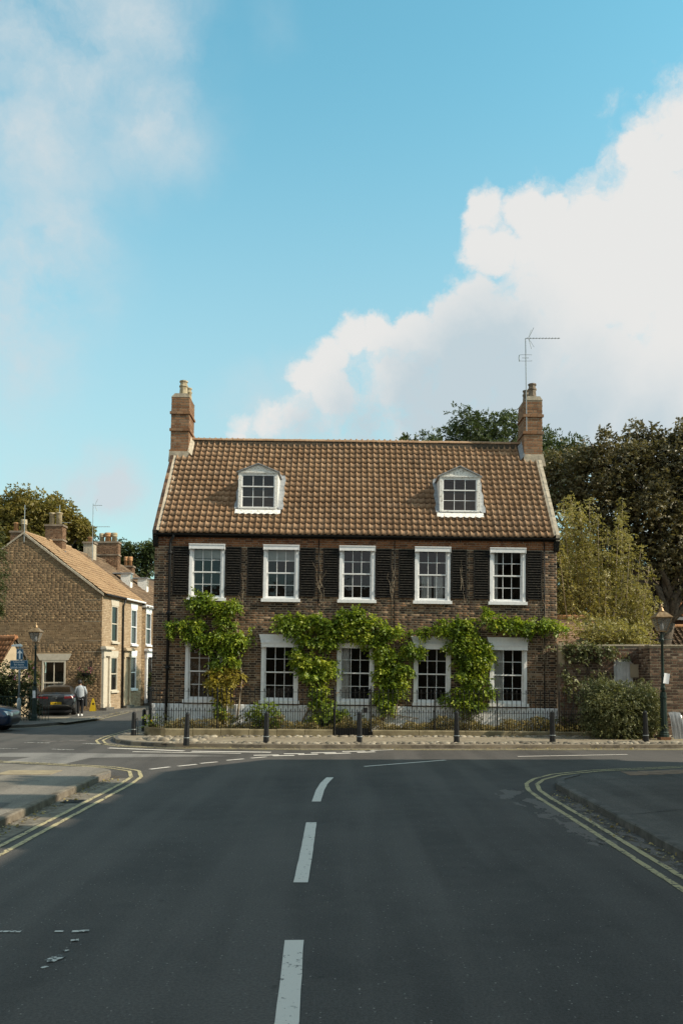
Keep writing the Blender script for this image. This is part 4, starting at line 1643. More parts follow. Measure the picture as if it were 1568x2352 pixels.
# ---- dormers
for k, (a, b, yd, zb_, ze_, za_) in enumerate(DORM):
    q = MB()
    ybk = YE + (za_ - ZEV) / TP + .2
    fw, zw0, zw1 = .12, zb_ + .17, ze_ - .07
    q.prism([(a, zb_ - .02), (a + fw, zb_ - .02), (a + fw, ze_ + .02), (a, ze_ + .02)], yd, yd + .12, 'y')
    q.prism([(b - fw, zb_ - .02), (b, zb_ - .02), (b, ze_ + .02), (b - fw, ze_ + .02)], yd, yd + .12, 'y')
    q.prism([(a, ze_ + .02), (b, ze_ + .02), ((a + b) / 2, za_)], yd + .01, yd + .12, 'y')
    q.box(a + fw, b - fw, yd + .004, yd + .12, zw1, ze_ + .02)
    q.box(a + fw, b - fw, yd + .01, yd + .12, zb_ - .02, zw0)
    dor = q.build('dormer', 'weathered_white', house)
    q = MB()
    q.box(a - .02, b + .02, yd - .03, yd - .001, ze_ - .01, ze_ + .03)
    q.box(a + fw - .05, b - fw + .05, yd - .05, yd + .003, zw0 - .05, zw0)
    q.box(a + fw - .05, b - fw + .05, yd - .012, yd - .001, zb_ + .01, zw0 - .06)
    q.build('moulding', 'weathered_white', dor)
    for s in (a, b):                   # lead-covered cheeks
        q = MB()
        ys = YE + (ze_ - ZEV) / TP + .1
        x0, x1 = (s, s + .05) if s == a else (s - .05, s)
        q.prism([(yd + .121, zb_ - .02), (ys, ze_ - .02), (ys, ze_ + .02), (yd + .121, ze_ + .02)], x0, x1, 'x')
        q.build('cheek', 'weathered_white', dor)
        q = MB()                       # flashing folded on to the tiles
        e = -1 if s == a else 1
        vs = []
        for i in range(9):
            y = yd - .03 + (ys - yd) * i / 8 * .97
            wd = (.20 if e > 0 else .13) + .03 * math.sin(i * 2.1)
            vs += [(s + e * .002, y, ROOFZ(y) + .20), (s + e * .06, y, ROOFZ(y) + .145), (s + e * wd, y, ROOFZ(y) + .145 + .012 * math.sin(i * 1.7))]
        q.add(vs, [(3 * i + j, 3 * i + j + 1, 3 * i + j + 4, 3 * i + j + 3) for i in range(8) for j in range(2)])
        q.build('flashing', 'lead', dor, True)
    for e in (-1, 1):                  # little lead roof, each slope
        q = MB()
        xm = (a + b) / 2
        xo = a - .07 if e < 0 else b + .07
        zo = ze_ + .02
        th = .035
        vs = [(xm, yd - .08, za_ + .045), (xo, yd - .08, zo), (xo, ybk, zo), (xm, ybk, za_ + .045)]
        vs += [(p[0], p[1], p[2] - th) for p in vs]
        q.add(vs, [(0, 1, 2, 3), (7, 6, 5, 4), (0, 4, 5, 1), (1, 5, 6, 2), (2, 6, 7, 3), (3, 7, 4, 0)])
        q.build('dormer_roof', 'lead', dor)
    q = MB()                           # scalloped lead apron over the tiles below
    vs = []
    nn = 64
    for i in range(nn + 1):
        x = a - .10 + (b - a + .22) * i / nn
        y0_ = yd - .015
        y1_ = yd - .17
        wv = .05 * math.sin(i * 2 * math.pi / nn * (b - a + .22) / .2335)
        vs += [(x, y0_, zb_ + .10), (x, y0_ - .02, ROOFZ(y0_) + .10), (x, y1_ + .4 * wv, ROOFZ(y1_) + .11 + wv * .4)]
    q.add(vs, [(3 * i + j, 3 * i + j + 3, 3 * i + j + 4, 3 * i + j + 1) for i in range(nn) for j in range(2)])
    q.build('apron', 'weathered_white', dor)
    zm = zw0 + (zw1 - zw0) * .64
    sash(dor, a + fw + .002, b - fw - .002, zm - .02, zw1 - .002, yd + .02, 1, mat='white_paint', rail=.04)
    sash(dor, a + fw + .002, b - fw - .002, zw0 + .002, zm + .02, yd + .062, 2, mat='white_paint', rail=.04)
    q = MB()
    q.box(a + .05, b - .05, yd + .9, yd + .95, zb_ - .5, ze_)
    q.box(a + .05, b - .05, yd + .13, yd + .95, zb_ - .55, zb_ - .5)
    q.build('dormer_lining', 'unlit_interior', dor)

# ---- gutter, brackets, downpipes, cables
q = MB()
gp = [(YE - .02 + .055 * math.cos(R(t)), ZEV - .045 + .055 * math.sin(R(t))) for t in range(180, 361, 20)]
gi = [(YE - .02 + .047 * math.cos(R(t)), ZEV - .045 + .047 * math.sin(R(t))) for t in range(360, 179, -20)]
q.prism(gp + gi, XL - .05, XR + .05, 'x')
q.build('gutter', 'iron', house)
q = MB()
q.box(XL + .02, XR - .02, -.052, -.047, ZE - .17, ZE - .02)
q.build('fascia', 'black_timber', house)
for i in range(10):
    x = XL + .5 + i * (XR - XL - 1) / 9
    q = MB()
    q.box(x - .012, x + .012, YE + .03, -.05, ZEV - .125, ZEV - .105)
    q.box(x - .012, x + .012, -.066, -.053, ZEV - .22, ZEV - .11)
    q.build('gutter_bracket', 'iron', house)


def downpipe(x, z0, z1, r, swan=True, collars=()):
    q = MB()
    pts = [(x, -.11, z0), (x, -.11, z1)]
    if swan:
        pts += [(x + .01, -.115, z1 + .10), (x + .12, YE - .02, ZEV - .16), (x + .12, YE - .02, ZEV - .09)]
    q.tube(pts, r, 10)
    d = q.build('downpipe', 'iron', house, True)
    for z in collars:
        q = MB()
        q.lathe([(r * 1.35, -.06), (r * 1.7, -.03), (r * 1.7, .03), (r * 1.35, .06)], 10, (x, -.11, z))
        q.box(x - .11, x + .11, -.06, -.012, z - .025, z + .025)
        q.build('collar', 'iron', d)


xd = HL(388, 1450).x
downpipe(xd, .15, ZE - .42, .05, True, [HL(388, y).z for y in (1270, 1408, 1533)])
for px, r in ((731, .014), (905, .014), (1249, .02)):
    x = HL(px, 1330).x
    q = MB()
    zl = HL(px, {731: 1392, 905: 1460, 1249: 1640}[px]).z
    q.tube([(x, -.025, ZE - .2), (x + .004, -.025, (ZE + zl) / 2), (x, -.025, zl)], r, 6)
    q.build('cable', 'iron', house, True)
q = MB()
q.tube([(HL(575, 1391).x, -.02, HL(575, 1391).z), (HL(731, 1393).x, -.02, HL(731, 1393).z)], .012, 6)
q.build('cable', 'iron', house, True)
# corner bracket ends of the eaves
for x0, x1 in ((XL - .07, XL + .12), (XR - .12, XR + .07)):
    q = MB()
    q.prism([(-.2, ZE + .05), (.02, ZE + .05), (.02, ZE - .55), (-.05, ZE - .5), (-.14, ZE - .2)], x0, x1, 'x')
    q.build('kneeler', 'black_timber', house)

# ---------------------------------------------------------------- railings and the stone kerb under them
FY = 30.75
FLEAN = 0.0085
fence = thing('iron_railings', 'black spear-topped iron railings with a gate in front of the brick house', 'railings', (0, FY, 0), (0, FLEAN, 0))
FX = lambda px: AT(px, 1640, FY).x
ZTR, ZMR, ZST = 1.63, .94, .33
XG0, XG1 = FX(768), FX(851)
XF0, XF1 = FX(352) + .45, FX(1345)
CR = .75                                # radius of the rounded left end


def fence_path(s):                      # s <= 0 runs round the corner to the house wall
    if s >= 0:
        return (XF0 + s, 0.0)
    t = -s / CR
    if t < math.pi / 2:
        return (XF0 - CR * math.sin(t), CR - CR * math.cos(t))
    return (XF0 - CR, CR + (-s - CR * math.pi / 2))


def spear(h, z0, r, name):
    q = MB()
    q.lathe([(r, z0), (r, h - .115), (r * 2.0, h - .09), (r * 1.7, h - .07), (r * .6, h - .02), (r * .15, h)], 6)
    return q.mesh(name, 'iron')


long_me = spear(ZTR + .145, ZST - .02, .012, 'bar')
short_me = spear(ZMR + .13, ZST - .02, .011, 'short_bar')
glong_me = spear(ZTR + .145, .14, .012, 'bar')
gshort_me = spear(ZMR + .13, .14, .011, 'short_bar')
s = -1.9
i = 0
while s < XF1 - XF0:
    x, y = fence_path(s)
    if y < 1.15:
        gate = XG0 < x < XG1
        if min(abs(x - XG0), abs(x - XG1)) > .04:
            if i % 2 == 0:
                link('bar', glong_me if gate else long_me, fence, (x, y, random.uniform(-.006, .006)), (random.uniform(-.008, .008), random.uniform(-.008, .008), 0))
            else:
                link('short_bar', gshort_me if gate else short_me, fence, (x, y, random.uniform(-.006, .006)), (random.uniform(-.008, .008), random.uniform(-.008, .008), 0))
    s += .0835
    i += 1
for z in (ZTR, ZMR):
    for (a, b) in ((-1.9, XG0 - XF0), (XG0 - XF0 + .03, XG1 - XF0 - .03), (XG1 - XF0, XF1 - XF0)):
        n = max(2, int((b - a) / .12))
        q = MB()
        for k in range(n):
            p0, p1 = fence_path(a + (b - a) * k / n), fence_path(a + (b - a) * (k + 1) / n)
            if p1[1] > 1.15 or p0[1] > 1.15:
                continue
            d = Vector((p1[0] - p0[0], p1[1] - p0[1], 0)).normalized()
            nn = Vector((-d.y, d.x, 0)) * .016
            vs = [(p0[0] - nn.x, p0[1] - nn.y), (p1[0] - nn.x, p1[1] - nn.y), (p1[0] + nn.x, p1[1] + nn.y), (p0[0] + nn.x, p0[1] + nn.y)]
            q.prism(vs, z - .006, z + .008, 'z')
        q.build('rail', 'iron', fence)
for px, gp in ((499, False), (768, True), (851, True), (997, False), (1140, False)):
    q = MB()
    r = .035 if gp else .022
    h = ZTR + (.24 if gp else .14)
    q.lathe([(r * 1.3, .12 if gp else ZST - .03), (r, .3 if gp else ZST + .05), (r, h - .18), (r * 1.5, h - .15), (r * 1.2, h - .12), (r * .2, h)], 8)
    q.build('post', 'iron', fence, loc=(FX(px), .0, 0))
q = MB()
q.box(XG1 - .28, XG1 - .12, -.03, .03, ZMR - .02, ZMR + .16)
q.build('gate_lock', 'iron', fence)
q = MB()
q.box(XG0 + .05, XG1 - .05, .012, .02, .15, .38)
q.build('gate_kick_plate', 'iron', fence)

low = thing('stone_kerb', 'mossy low stone blocks carrying the iron railings', 'kerb wall', (0, FY, 0), (0, FLEAN, 0))
for (a, b, st) in ((XF0, XG0 - .06, 1.0), (XG1 + .06, XF1 + .6, 1.62)):
    n = max(1, round((b - a) / st))
    for k in range(n):
        x0, x1 = a + (b - a) * k / n, a + (b - a) * (k + 1) / n
        q = MB()
        e = .03
        q.prism([(-.16, -.1), (-.16, ZST - e), (-.16 + e, ZST), (.14, ZST), (.16, ZST - e), (.16, -.1)], x0 + .006, x1 - .006, 'x')
        o = q.build('stone', 'plinth_stone', low)
        o.location.z = random.uniform(-.012, .012)
q = MB()                                # curved end stone
nseg = 10
for k in range(nseg):
    t0, t1 = math.pi / 2 * k / nseg, math.pi / 2 * (k + 1) / nseg
    P = lambda t, r: (XF0 - r * math.sin(t), CR - r * math.cos(t))
    q.prism([P(t0, CR + .16), P(t1, CR + .16), P(t1, CR - .16), P(t0, CR - .16)], -.1, ZST, 'z')
q.build('curved_stone', 'plinth_stone', low)

# garden soil behind the railings
struct(sheet([(XL - .05, FY + .15), (11.0, FY + .15), (11.0, HY + .0), (XL - .05, HY)], .17, 'garden_bed', 'soil'), 'narrow planted bed between railings and house')

# ---------------------------------------------------------------- bollards
def bollard(p, h, label, tilt):
    t = thing('bollard', label, 'bollard', p, (tilt[0], tilt[1], 0), 'bollards along the kerb')
    q = MB()
    q.lathe([(.098, -.03), (.098, .02), (.092, .20)], 8, ph=R(22.5))
    q.build('base', 'bollard_paint', t)
    q = MB()
    q.lathe([(.097, .20), (.100, .212), (.097, .224)], 8, ph=R(22.5))
    q.build('collar', 'galvanised', t)
    q = MB()
    q.lathe([(.090, .224), (.068, h - .10)], 8, ph=R(22.5))
    q.build('shaft', 'bollard_paint', t)
    q = MB()
    q.lathe([(.069, h - .10), (.072, h - .085), (.066, h - .05), (.03, h - .012), (.004, h)], 8, ph=R(22.5))
    q.build('cap', 'bollard_paint', t)


for (px, py, h, lab, tl) in ((307, 1689, .84, 'short bollard with a strap, left of two in the side street mouth', (0, .01)), (331, 1680, .84, 'short black bollard in shade beside the house corner', (0, 0)),
                             (428, 1710, 1.0, 'bollard at the rounded left end of the railings', (0, .03)), (611, 1707, 1.0, 'bollard before the second ground-floor window from left', (0, .02)),
                             (825, 1707, 1.0, 'bollard in front of the iron gate', (.01, .01)), (1048, 1705, 1.0, 'bollard before the wisteria between the two right windows', (0, 0)),
                             (1268, 1704, 1.0, 'bollard before the right-hand corner of the house', (0, .01)), (1482, 1704, 1.0, 'bollard before the big bush, nearest the right lamp post', (0, -.01))):
    bollard(G(px, py, .115), h, lab, tl)
q = MB()
b0 = G(307, 1689, .115)
q.tube([(b0.x + .09, b0.y - .05, b0.z + .55), (b0.x + .15, b0.y - .06, b0.z + .62), (b0.x + .16, b0.y - .06, b0.z + .30), (b0.x + .17, b0.y - .06, b0.z + .005)], .012, 6)
tag(q.build('strap', 'black_plastic', None, True), 'thin black strap hanging from the short bollard to the ground', 'strap')


# ---------------------------------------------------------------- lamp posts
def lamp(p, label, brick_base, ladder):
    t = thing('lamp_post', label, 'street lamp', p, None, 'old lantern lamp posts')
    q = MB()
    q.box(-.17, .17, -.17, .17, -.02, .09)
    q.build('foot', 'chimney_brick' if brick_base else 'green_paint', t)
    q = MB()
    q.lathe([(.15, .09), (.15, .17), (.13, .19), (.14, .23), (.115, .27)], 8, ph=R(22.5))
    q.build('base', 'green_paint', t)
    q = MB()
    q.lathe([(.108, .27), (.105, .9), (.094, 1.37)], 28, flute=.11)
    q.lathe([(.112, 1.37), (.115, 1.40), (.112, 1.44)], 16)
    q.lathe([(.094, 1.44), (.092, 1.57)], 28, flute=.11)
    q.build('pedestal', 'green_paint', t)
    q = MB()
    q.lathe([(.06, 1.57), (.05, 1.63), (.094, 1.66), (.07, 1.74), (.058, 1.84), (.062, 1.86), (.05, 1.9), (.040, 3.26), (.062, 3.28), (.062, 3.31), (.045, 3.34), (.048, 3.38)], 14)
    q.build('column', 'green_paint', t, True)
    if ladder:
        q = MB()
        q.tube([(-.36, 0, 3.31), (.36, 0, 3.31)], .013, 6)
        for sx in (-.37, .37):
            q.lathe([(.004, -.022), (.022, 0), (.004, .022)], 8, (sx, 0, 3.31))
        q.build('ladder_bar', 'green_paint', t)
    q = MB()
    for a in range(4):
        ca, sa = math.cos(R(45 + 90 * a)), math.sin(R(45 + 90 * a))
        q.tube([(ca * .03, sa * .03, 3.38), (ca * .09, sa * .09, 3.42), (ca * .15, sa * .15, 3.50), (ca * .145, sa * .145, 3.57), (ca * .10, sa * .10, 3.56)], .009, 5)
    q.lathe([(.03, 3.38), (.025, 3.58)], 8)
    q.build('scroll_bracket', 'green_paint', t)
    z0, z1, r0, r1 = 3.585, 4.04, .125, .255
    cor = lambda k, r: (r * (1 if k in (0, 1) else -1) , r * (1 if k in (1, 2) else -1))
    q = MB()
    for k in range(4):
        a0, a1 = cor(k, r0), cor(k, r1)
        b0_, b1 = cor((k + 1) % 4, r0), cor((k + 1) % 4, r1)
        q.tube([(*a0, z0), (*a1, z1)], .012, 5)
        q.tube([(*a0, z0), (*b0_, z0)], .014, 5)
        q.tube([(*a1, z1), (*b1, z1)], .015, 5)
    q.box(-r0, r0, -r0, r0, z0 - .012, z0)
    lan = q.build('lantern_frame', 'copper', t)
    for k in range(4):
        a0, a1 = cor(k, r0 - .004), cor(k, r1 - .004)
        b0_, b1 = cor((k + 1) % 4, r0 - .004), cor((k + 1) % 4, r1 - .004)
        g = MB()
        g.add([(*a0, z0), (*b0_, z0), (*b1, z1), (*a1, z1)], [(0, 1, 2, 3)])
        g.build('lantern_pane', 'lantern_glass', lan)
    g = MB()
    g.lathe([(.05, z0 + .02), (.07, z0 + .12), (.05, z0 + .24), (.02, z0 + .3)], 10)
    g.build('lamp_bulb', 'white_gloss', lan, True)
    q = MB()
    q.lathe([(.40, z1 - .005), (.405, z1 + .02), (.30, z1 + .10), (.16, z1 + .19), (.12, z1 + .205)], 4, ph=R(45))
    q.build('lantern_roof', 'copper', t)
    q = MB()
    q.lathe([(.10, z1 + .205), (.105, z1 + .235), (.07, z1 + .25), (.085, z1 + .29), (.05, z1 + .32), (.03, z1 + .36), (.042, z1 + .39), (.03, z1 + .43), (.008, z1 + .47)], 12)
    q.build('finial', 'copper', t, True)


pr_ = G(1524, 1699, .115)
lamp(pr_, 'green lamp post with copper lantern beside the big bush at right', True, True)
pl_ = G(79, 1655, .115)
lamp(pl_, 'dark green lamp post with copper lantern beside the parked grey car', False, False)
for (p, dx, z, rot, w, h, lab) in ((pr_, .095, 2.02, (0, R(9), R(5)), .19, .34, 'white paper notice tied askew to the right lamp post'),
                                   (pl_, .02, 1.2, (0, R(-2), 0), .13, .34, 'pale paper notice fixed to the base of the left lamp post')):
    q = MB()
    ww = []
    for i in range(5):
        xx = -w / 2 + w * i / 4
        ww += [(xx, .012 * math.sin(i * .9), -h / 2), (xx, .012 * math.sin(i * .9), h / 2)]
    q.add(ww + [(a, b + .002, c) for a, b, c in ww], [(2 * i, 2 * i + 2, 2 * i + 3, 2 * i + 1) for i in range(4)] + [(10 + 2 * i, 11 + 2 * i, 13 + 2 * i, 12 + 2 * i) for i in range(4)])
    o = tag(q.build('notice', 'paper', None), lab, 'notice')
    o.location = (p.x + dx, p.y - (.075 if dx > .05 else .135), p.z + z)
    o.rotation_euler = rot

# arched sheet of clear streaked water or film beside the lamp foot
q = MB()
pts = [(0, .42), (.05, .78), (.10, .94), (.18, 1.0), (.30, 1.0), (.40, .96), (.46, .88), (.47, .7), (.52, .35), (.56, 0.0)]
c0 = G(1535, 1702, .115)
out_, inn = [], []
sheet_pts = []
n = 9
prof = [(.02, .86), (-.04, .90), (-.12, .88), (-.20, .78), (-.25, .60), (-.285, .40), (-.31, .20), (-.325, 0.0)]
vs = []
for i in range(n + 1):
    x = -.20 + .40 * i / n
    for (yy, zz) in prof:
        sp = 1 + (.9 - zz) * .16
        vs.append((x * sp + (.9 - zz) * .10, yy + .012 * math.sin(i * 2.3), zz * (1 - .05 * abs(i - n / 2) / n)))
m_ = len(prof)
q.add(vs, [(i * m_ + j, (i + 1) * m_ + j, (i + 1) * m_ + j + 1, i * m_ + j + 1) for i in range(n) for j in range(m_ - 1)])
q.add([(a, b + .012, c) for a, b, c in vs], [(i * m_ + j, i * m_ + j + 1, (i + 1) * m_ + j + 1, (i + 1) * m_ + j) for i in range(n) for j in range(m_ - 1)])
wsp = q.build('water_spout', 'water_sheet', None, True)
wsp.location = (AT(1545, 1660, 29.6).x, 29.6, .115)
tag(wsp, 'clear streaked sheet curving down to the cobbles beside the right lamp post', 'water')
q = MB()
q.prism([(-.34, 0), (-.12, 0), (-.16, .55), (-.2, .8), (-.28, .84), (-.36, .75)], -.02, .5, 'y')
o = q.build('stone_stub', 'grey_kerb', None)
o.location = (wsp.location.x, 29.65, .11)
tag(o, 'dark low stone stub between the right lamp post and the water sheet', 'stone')

# ---------------------------------------------------------------- wisteria and other plants on the house front
def z4(x, y, rx, ry):
    return (x * .3076 + 321.5, y * .3076 + 1205.7, rx * .3076, ry * .3076)


def z5(x, y, rx, ry):
    return (x * .3515 + 746.4, y * .3515 + 1205.7, rx * .3515, ry * .3515)


def vine(name, label, blobs, mat, stems, dens=260, th=.50, ll=.112, lw=.032, nl=7, L=.22, second=None):
    t = thing(name, label, 'climbing plant', (0, HY, 0), (0, LEAN, 0))
    groups = {}
    for b in blobs:
        groups.setdefault(b[4] if len(b) > 4 else mat, []).append(b)
    for mt, bl in groups.items():
        Cs, Ds = [], []
        for b in bl:
            px, py, rx, ry = b[:4]
            c = HL(px, py, -.2)
            ax, az = rx / FPX * HY, ry / FPX * HY
            ax, az = ax * 1.06, az * 1.06
            n = int(math.pi * ax * az * dens) + 6
            # a handful of sub-clumps give each mass its own lumps and gaps
            k = max(4, int(ax * az * 26))
            sc = RNG.normal(size=(k, 2)) * .42
            pick = RNG.integers(0, k, n)
            uv = sc[pick] + RNG.normal(size=(n, 2)) * .30
            rr = np.linalg.norm(uv, axis=1)
            keep = rr < 1.12
            uv, rr, pick = uv[keep], rr[keep], pick[keep]
            dep = th * (0.35 + .65 * np.sqrt(np.clip(1 - rr * rr * .75, 0, 1))) * RNG.random(len(uv)) ** .55 * (0.6 + .5 * ((pick * 37 % 11) / 11))
            P = np.stack([c.x + uv[:, 0] * ax, -.04 - dep, c.z + uv[:, 1] * az], axis=1)
            D = np.stack([uv[:, 0] * .5, -np.ones(len(uv)) * .55, uv[:, 1] * .35 - .35], axis=1) + RNG.normal(size=(len(uv), 3)) * .45
            D[:, 1] = np.where(D[:, 1] > .25, -D[:, 1], D[:, 1])
            Cs.append(P)
            Ds.append(D)
        V, F = sprays(np.vstack(Cs), np.vstack(Ds), nl, L, ll, lw, droop=.35)
        V[:, 1] = np.minimum(V[:, 1], -.02)
        foliage('foliage', t, V, F, mt)
    q = MB()
    for st in stems:
        pts = [HL(px, py, -.1 - .05 * math.sin(i * 1.7)) for i, (px, py) in enumerate(st)]
        pp = []
        for a, b in zip(pts[:-1], pts[1:]):
            for k in range(3):
                pp.append(a.lerp(b, k / 3) + Vector((random.uniform(-.02, .02), random.uniform(-.02, .02), 0)))
        pp.append(pts[-1])
        n = len(pp)
        q.tube(pp, [.032 * (1 - .75 * i / (n - 1)) + .005 for i in range(n)], 6)
    q.build('stem', 'pale_bark', t, True)
    return t


Y_ = 'leaf_yellow'
vine('wisteria', 'green wisteria over the leftmost ground-floor window, turning yellow low down',
     [z4(*b[:4]) + tuple(b[4:]) for b in ((450, 560, 105, 58), (560, 620, 120, 52), (690, 605, 88, 55), (650, 690, 85, 45), (285, 745, 68, 60), (255, 800, 45, 40), (420, 720, 60, 55), (430, 825, 110, 45),
      (560, 850, 100, 55), (690, 830, 110, 65), (780, 840, 52, 60), (520, 900, 60, 40), (640, 930, 80, 60), (700, 1010, 65, 50), (590, 1020, 50, 60), (600, 1100, 95, 65, Y_), (690, 1120, 70, 55, Y_), (560, 1170, 70, 40, Y_),
      (615, 1200, 75, 55, Y_), (630, 1280, 55, 50, Y_), (625, 1370, 50, 60), (610, 1440, 55, 55, Y_))], 'leaf_wisteria',
     [[(520, 1660), (515, 1600), (530, 1520), (522, 1450), (480, 1390), (440, 1400)], [(545, 1655), (555, 1560), (548, 1480), (540, 1420), (560, 1395)], [(515, 1600), (500, 1500), (440, 1465), (400, 1440)]])
vine('wisteria', 'green wisteria covering the wall between second and third windows from left',
     [z4(*b) for b in ((1050, 720, 85, 62), (1180, 740, 105, 62), (1320, 730, 110, 55), (1430, 750, 90, 65), (1130, 800, 75, 36), (1240, 860, 95, 48), (1370, 840, 95, 55), (1450, 870, 55, 60), (1190, 960, 75, 45), (1200, 1020, 65, 40),
                       (1300, 1020, 135, 65), (1400, 1080, 88, 85), (1290, 1130, 95, 55), (1250, 1090, 80, 60), (1340, 1220, 70, 50), (1370, 1350, 85, 75), (1440, 1400, 75, 65), (1340, 1430, 95, 55), (1550, 700, 60, 65))], 'leaf_wisteria',
     [[(705, 1670), (745, 1600), (750, 1520), (735, 1450), (700, 1430)], [(690, 1665), (720, 1610), (738, 1560), (745, 1480), (790, 1430)], [(745, 1600), (780, 1590)]])
vine('wisteria', 'green wisteria column between the third and fourth ground-floor windows from left',
     [z5(*b) for b in ((60, 660, 70, 55), (150, 610, 85, 55), (195, 570, 55, 40), (190, 680, 95, 62), (290, 640, 75, 55), (280, 745, 75, 55), (400, 695, 85, 55), (390, 775, 75, 48), (480, 680, 26, 42), (545, 790, 62, 65), (600, 820, 25, 40),
                       (410, 855, 75, 55), (480, 930, 95, 55), (375, 950, 50, 55), (450, 1010, 105, 55), (430, 1080, 95, 48), (400, 1140, 78, 45), (395, 1190, 62, 38))], 'leaf_wisteria',
     [[(905, 1650), (915, 1600), (895, 1530), (890, 1460), (850, 1430), (800, 1420)], [(880, 1655), (900, 1560), (905, 1470)], [(870, 1655), (890, 1640), (960, 1650)]])
vine('wisteria', 'green wisteria column between the two rightmost windows, arm reaching past the corner',
     [z5(*b) for b in ((620, 690, 58, 32), (785, 655, 68, 40), (850, 690, 105, 52), (930, 640, 75, 45), (900, 760, 120, 62), (960, 820, 120, 62), (930, 900, 110, 52), (1010, 860, 80, 55), (870, 960, 68, 42), (960, 1000, 100, 45),
                       (920, 1065, 90, 42), (1000, 1100, 80, 42), (880, 1150, 105, 45), (970, 1170, 90, 42), (1045, 1090, 42, 36), (1040, 580, 32, 30), (1095, 620, 75, 48), (1200, 650, 85, 40), (1295, 650, 78, 38), (1395, 650, 66, 32), (1315, 715, 36, 30),
                       (1470, 640, 62, 36), (1530, 680, 30, 30))], 'leaf_wisteria',
     [[(1075, 1660), (1085, 1600), (1070, 1530), (1090, 1450), (1130, 1425), (1200, 1435), (1260, 1430)], [(1060, 1655), (1065, 1580), (1060, 1500), (1040, 1440), (960, 1452)]])
# bare twigs of old creeper on the upper wall
tw = thing('bare_creeper', 'bare straggling creeper twigs on the brick between the upper shutters', 'climbing plant', (0, HY, 0), (0, LEAN, 0))
for (cx, y0, y1, n, sp) in ((740, 1270, 1400, 7, 16), (902, 1265, 1400, 6, 12), (1062, 1262, 1400, 4, 10), (1251, 1240, 1560, 10, 12), (1225, 1440, 1640, 5, 16), (556, 1260, 1400, 3, 8)):
    for k in range(n):
        px, py = cx + random.uniform(-sp, sp) * .5, y1 - random.random() * (y1 - y0) * .4
        pts = []
        for j in range(7):
            pts.append(HL(px, py, -.035 - random.uniform(0, .09)))
            px += random.uniform(-sp, sp) * .45
            py -= random.uniform(.3, 1.6) * (y1 - y0) / 14
        q = MB()
        q.tube(pts, [.0055 - .0006 * j for j in range(7)], 4)
        q.build('twig', 'pale_bark', tw)

# green shrub under the second window
sh = thing('shrub', 'bright green shrub under the second ground-floor window from left', 'shrub', AT(608, 1660, 31.35).xy.to_3d() + Vector((0, 0, .15)))
lob = [((0, 0, .75), (.42, .25, .42)), ((-.3, 0, .5), (.35, .22, .3)), ((.3, -.05, .5), (.33, .22, .35)), ((.05, -.1, .3), (.4, .22, .25))]
C, D = lobe_points(lob, 60)
V, F = sprays(C, D, 5, .1, .10, .03, .2)
foliage('foliage', sh, V, F, 'leaf_wisteria')
q = MB()
for k in range(6):
    limb(q, (random.uniform(-.1, .1), 0, 0), (random.uniform(-.35, .35), random.uniform(-.1, .1), .8), .012, .004)
q.build('stem', 'bark', sh)

# dry planting in the bed
N = 6500
X = RNG.uniform(XL + .1, 10.6, N)
clump = np.sin(X * 2.1) * .5 + np.sin(X * 5.3 + 1) * .3 + np.sin(X * 11.0) * .2
hgt = np.clip(.36 + .26 * clump, .10, .9) * RNG.random(N) ** .8
C = np.stack([X, RNG.uniform(FY + .2, HY - .12, N), .17 + hgt], axis=1)
D = RNG.normal(size=(N, 3)) * .6 + np.array((0, -.2, .55))
V, F = sprays(C, D, 4, .09, .075, .017, .15)
bed = link('garden_planting', np_mesh('garden_planting', V, F, 'leaf_dry'))
stuff(bed)
tag(bed, 'low dry yellow-brown planting filling the bed behind the railings', 'planting')
N = 1500
X = RNG.uniform(XL + .3, 10.4, N)
X = X[np.sin(X * 1.7 + .8) > .1]
C = np.stack([X, RNG.uniform(FY + .25, HY - .2, len(X)), .2 + .55 * RNG.random(len(X))], axis=1)
V, F = sprays(C, RNG.normal(size=(len(X), 3)) * .6 + np.array((0, -.2, .6)), 5, .12, .08, .02, .15)
b2 = link('garden_planting', np_mesh('garden_planting', V, F, 'leaf_mid'))
stuff(b2)
tag(b2, 'green leafy tufts scattered through the dry bed behind the railings', 'planting')
fl = thing('flowers', 'yellow and white flowers at the curved left end of the railings', 'flowers', AT(352, 1660, FY + .4).xy.to_3d() + Vector((0, 0, .3)))
q = MB()
for k in range(14):
    limb(q, (random.uniform(-.12, .12), 0, 0), (random.uniform(-.35, .15), random.uniform(-.3, .1), random.uniform(.15, .55)), .006, .003)
q.build('stem', 'leaf_mid', fl)
C = np.stack([RNG.uniform(-.35, .15, 60), RNG.uniform(-.3, .1, 60), RNG.uniform(.05, .55, 60)], axis=1)
V, F = sprays(C, RNG.normal(size=(60, 3)), 5, .04, .05, .02, palm=True)
foliage('leaves', fl, V, F, 'leaf_wisteria')
for k, mt in enumerate(('plate_yellow', 'white_gloss', 'white_gloss', 'white_gloss', 'plate_yellow')):
    q = MB()
    c = (random.uniform(-.38, .05), random.uniform(-.3, 0), random.uniform(.25, .58))
    for a in range(6):
        an = a * math.pi / 3
        q.add([c, (c[0] + .045 * math.cos(an - .4), c[1] - .01, c[2] + .045 * math.sin(an - .4)), (c[0] + .045 * math.cos(an + .4), c[1] - .01, c[2] + .045 * math.sin(an + .4))], [(0, 1, 2)])
    q.build('flower', mt, fl)

# ---------------------------------------------------------------- terrace in the side street
TC = Vector((-13.75, 50.0, 0))           # street corner of the gable
TU = Vector((.123, 1, 0)).normalized()   # along the street
ZTE, ZTA, HWID = 6.85, 10.35, 4.62       # eaves, apex, half width


def TP_(u, v, z):                        # u along the street, v to the left, local to TC
    return Vector((TU.x * u - v, TU.y * u, z))


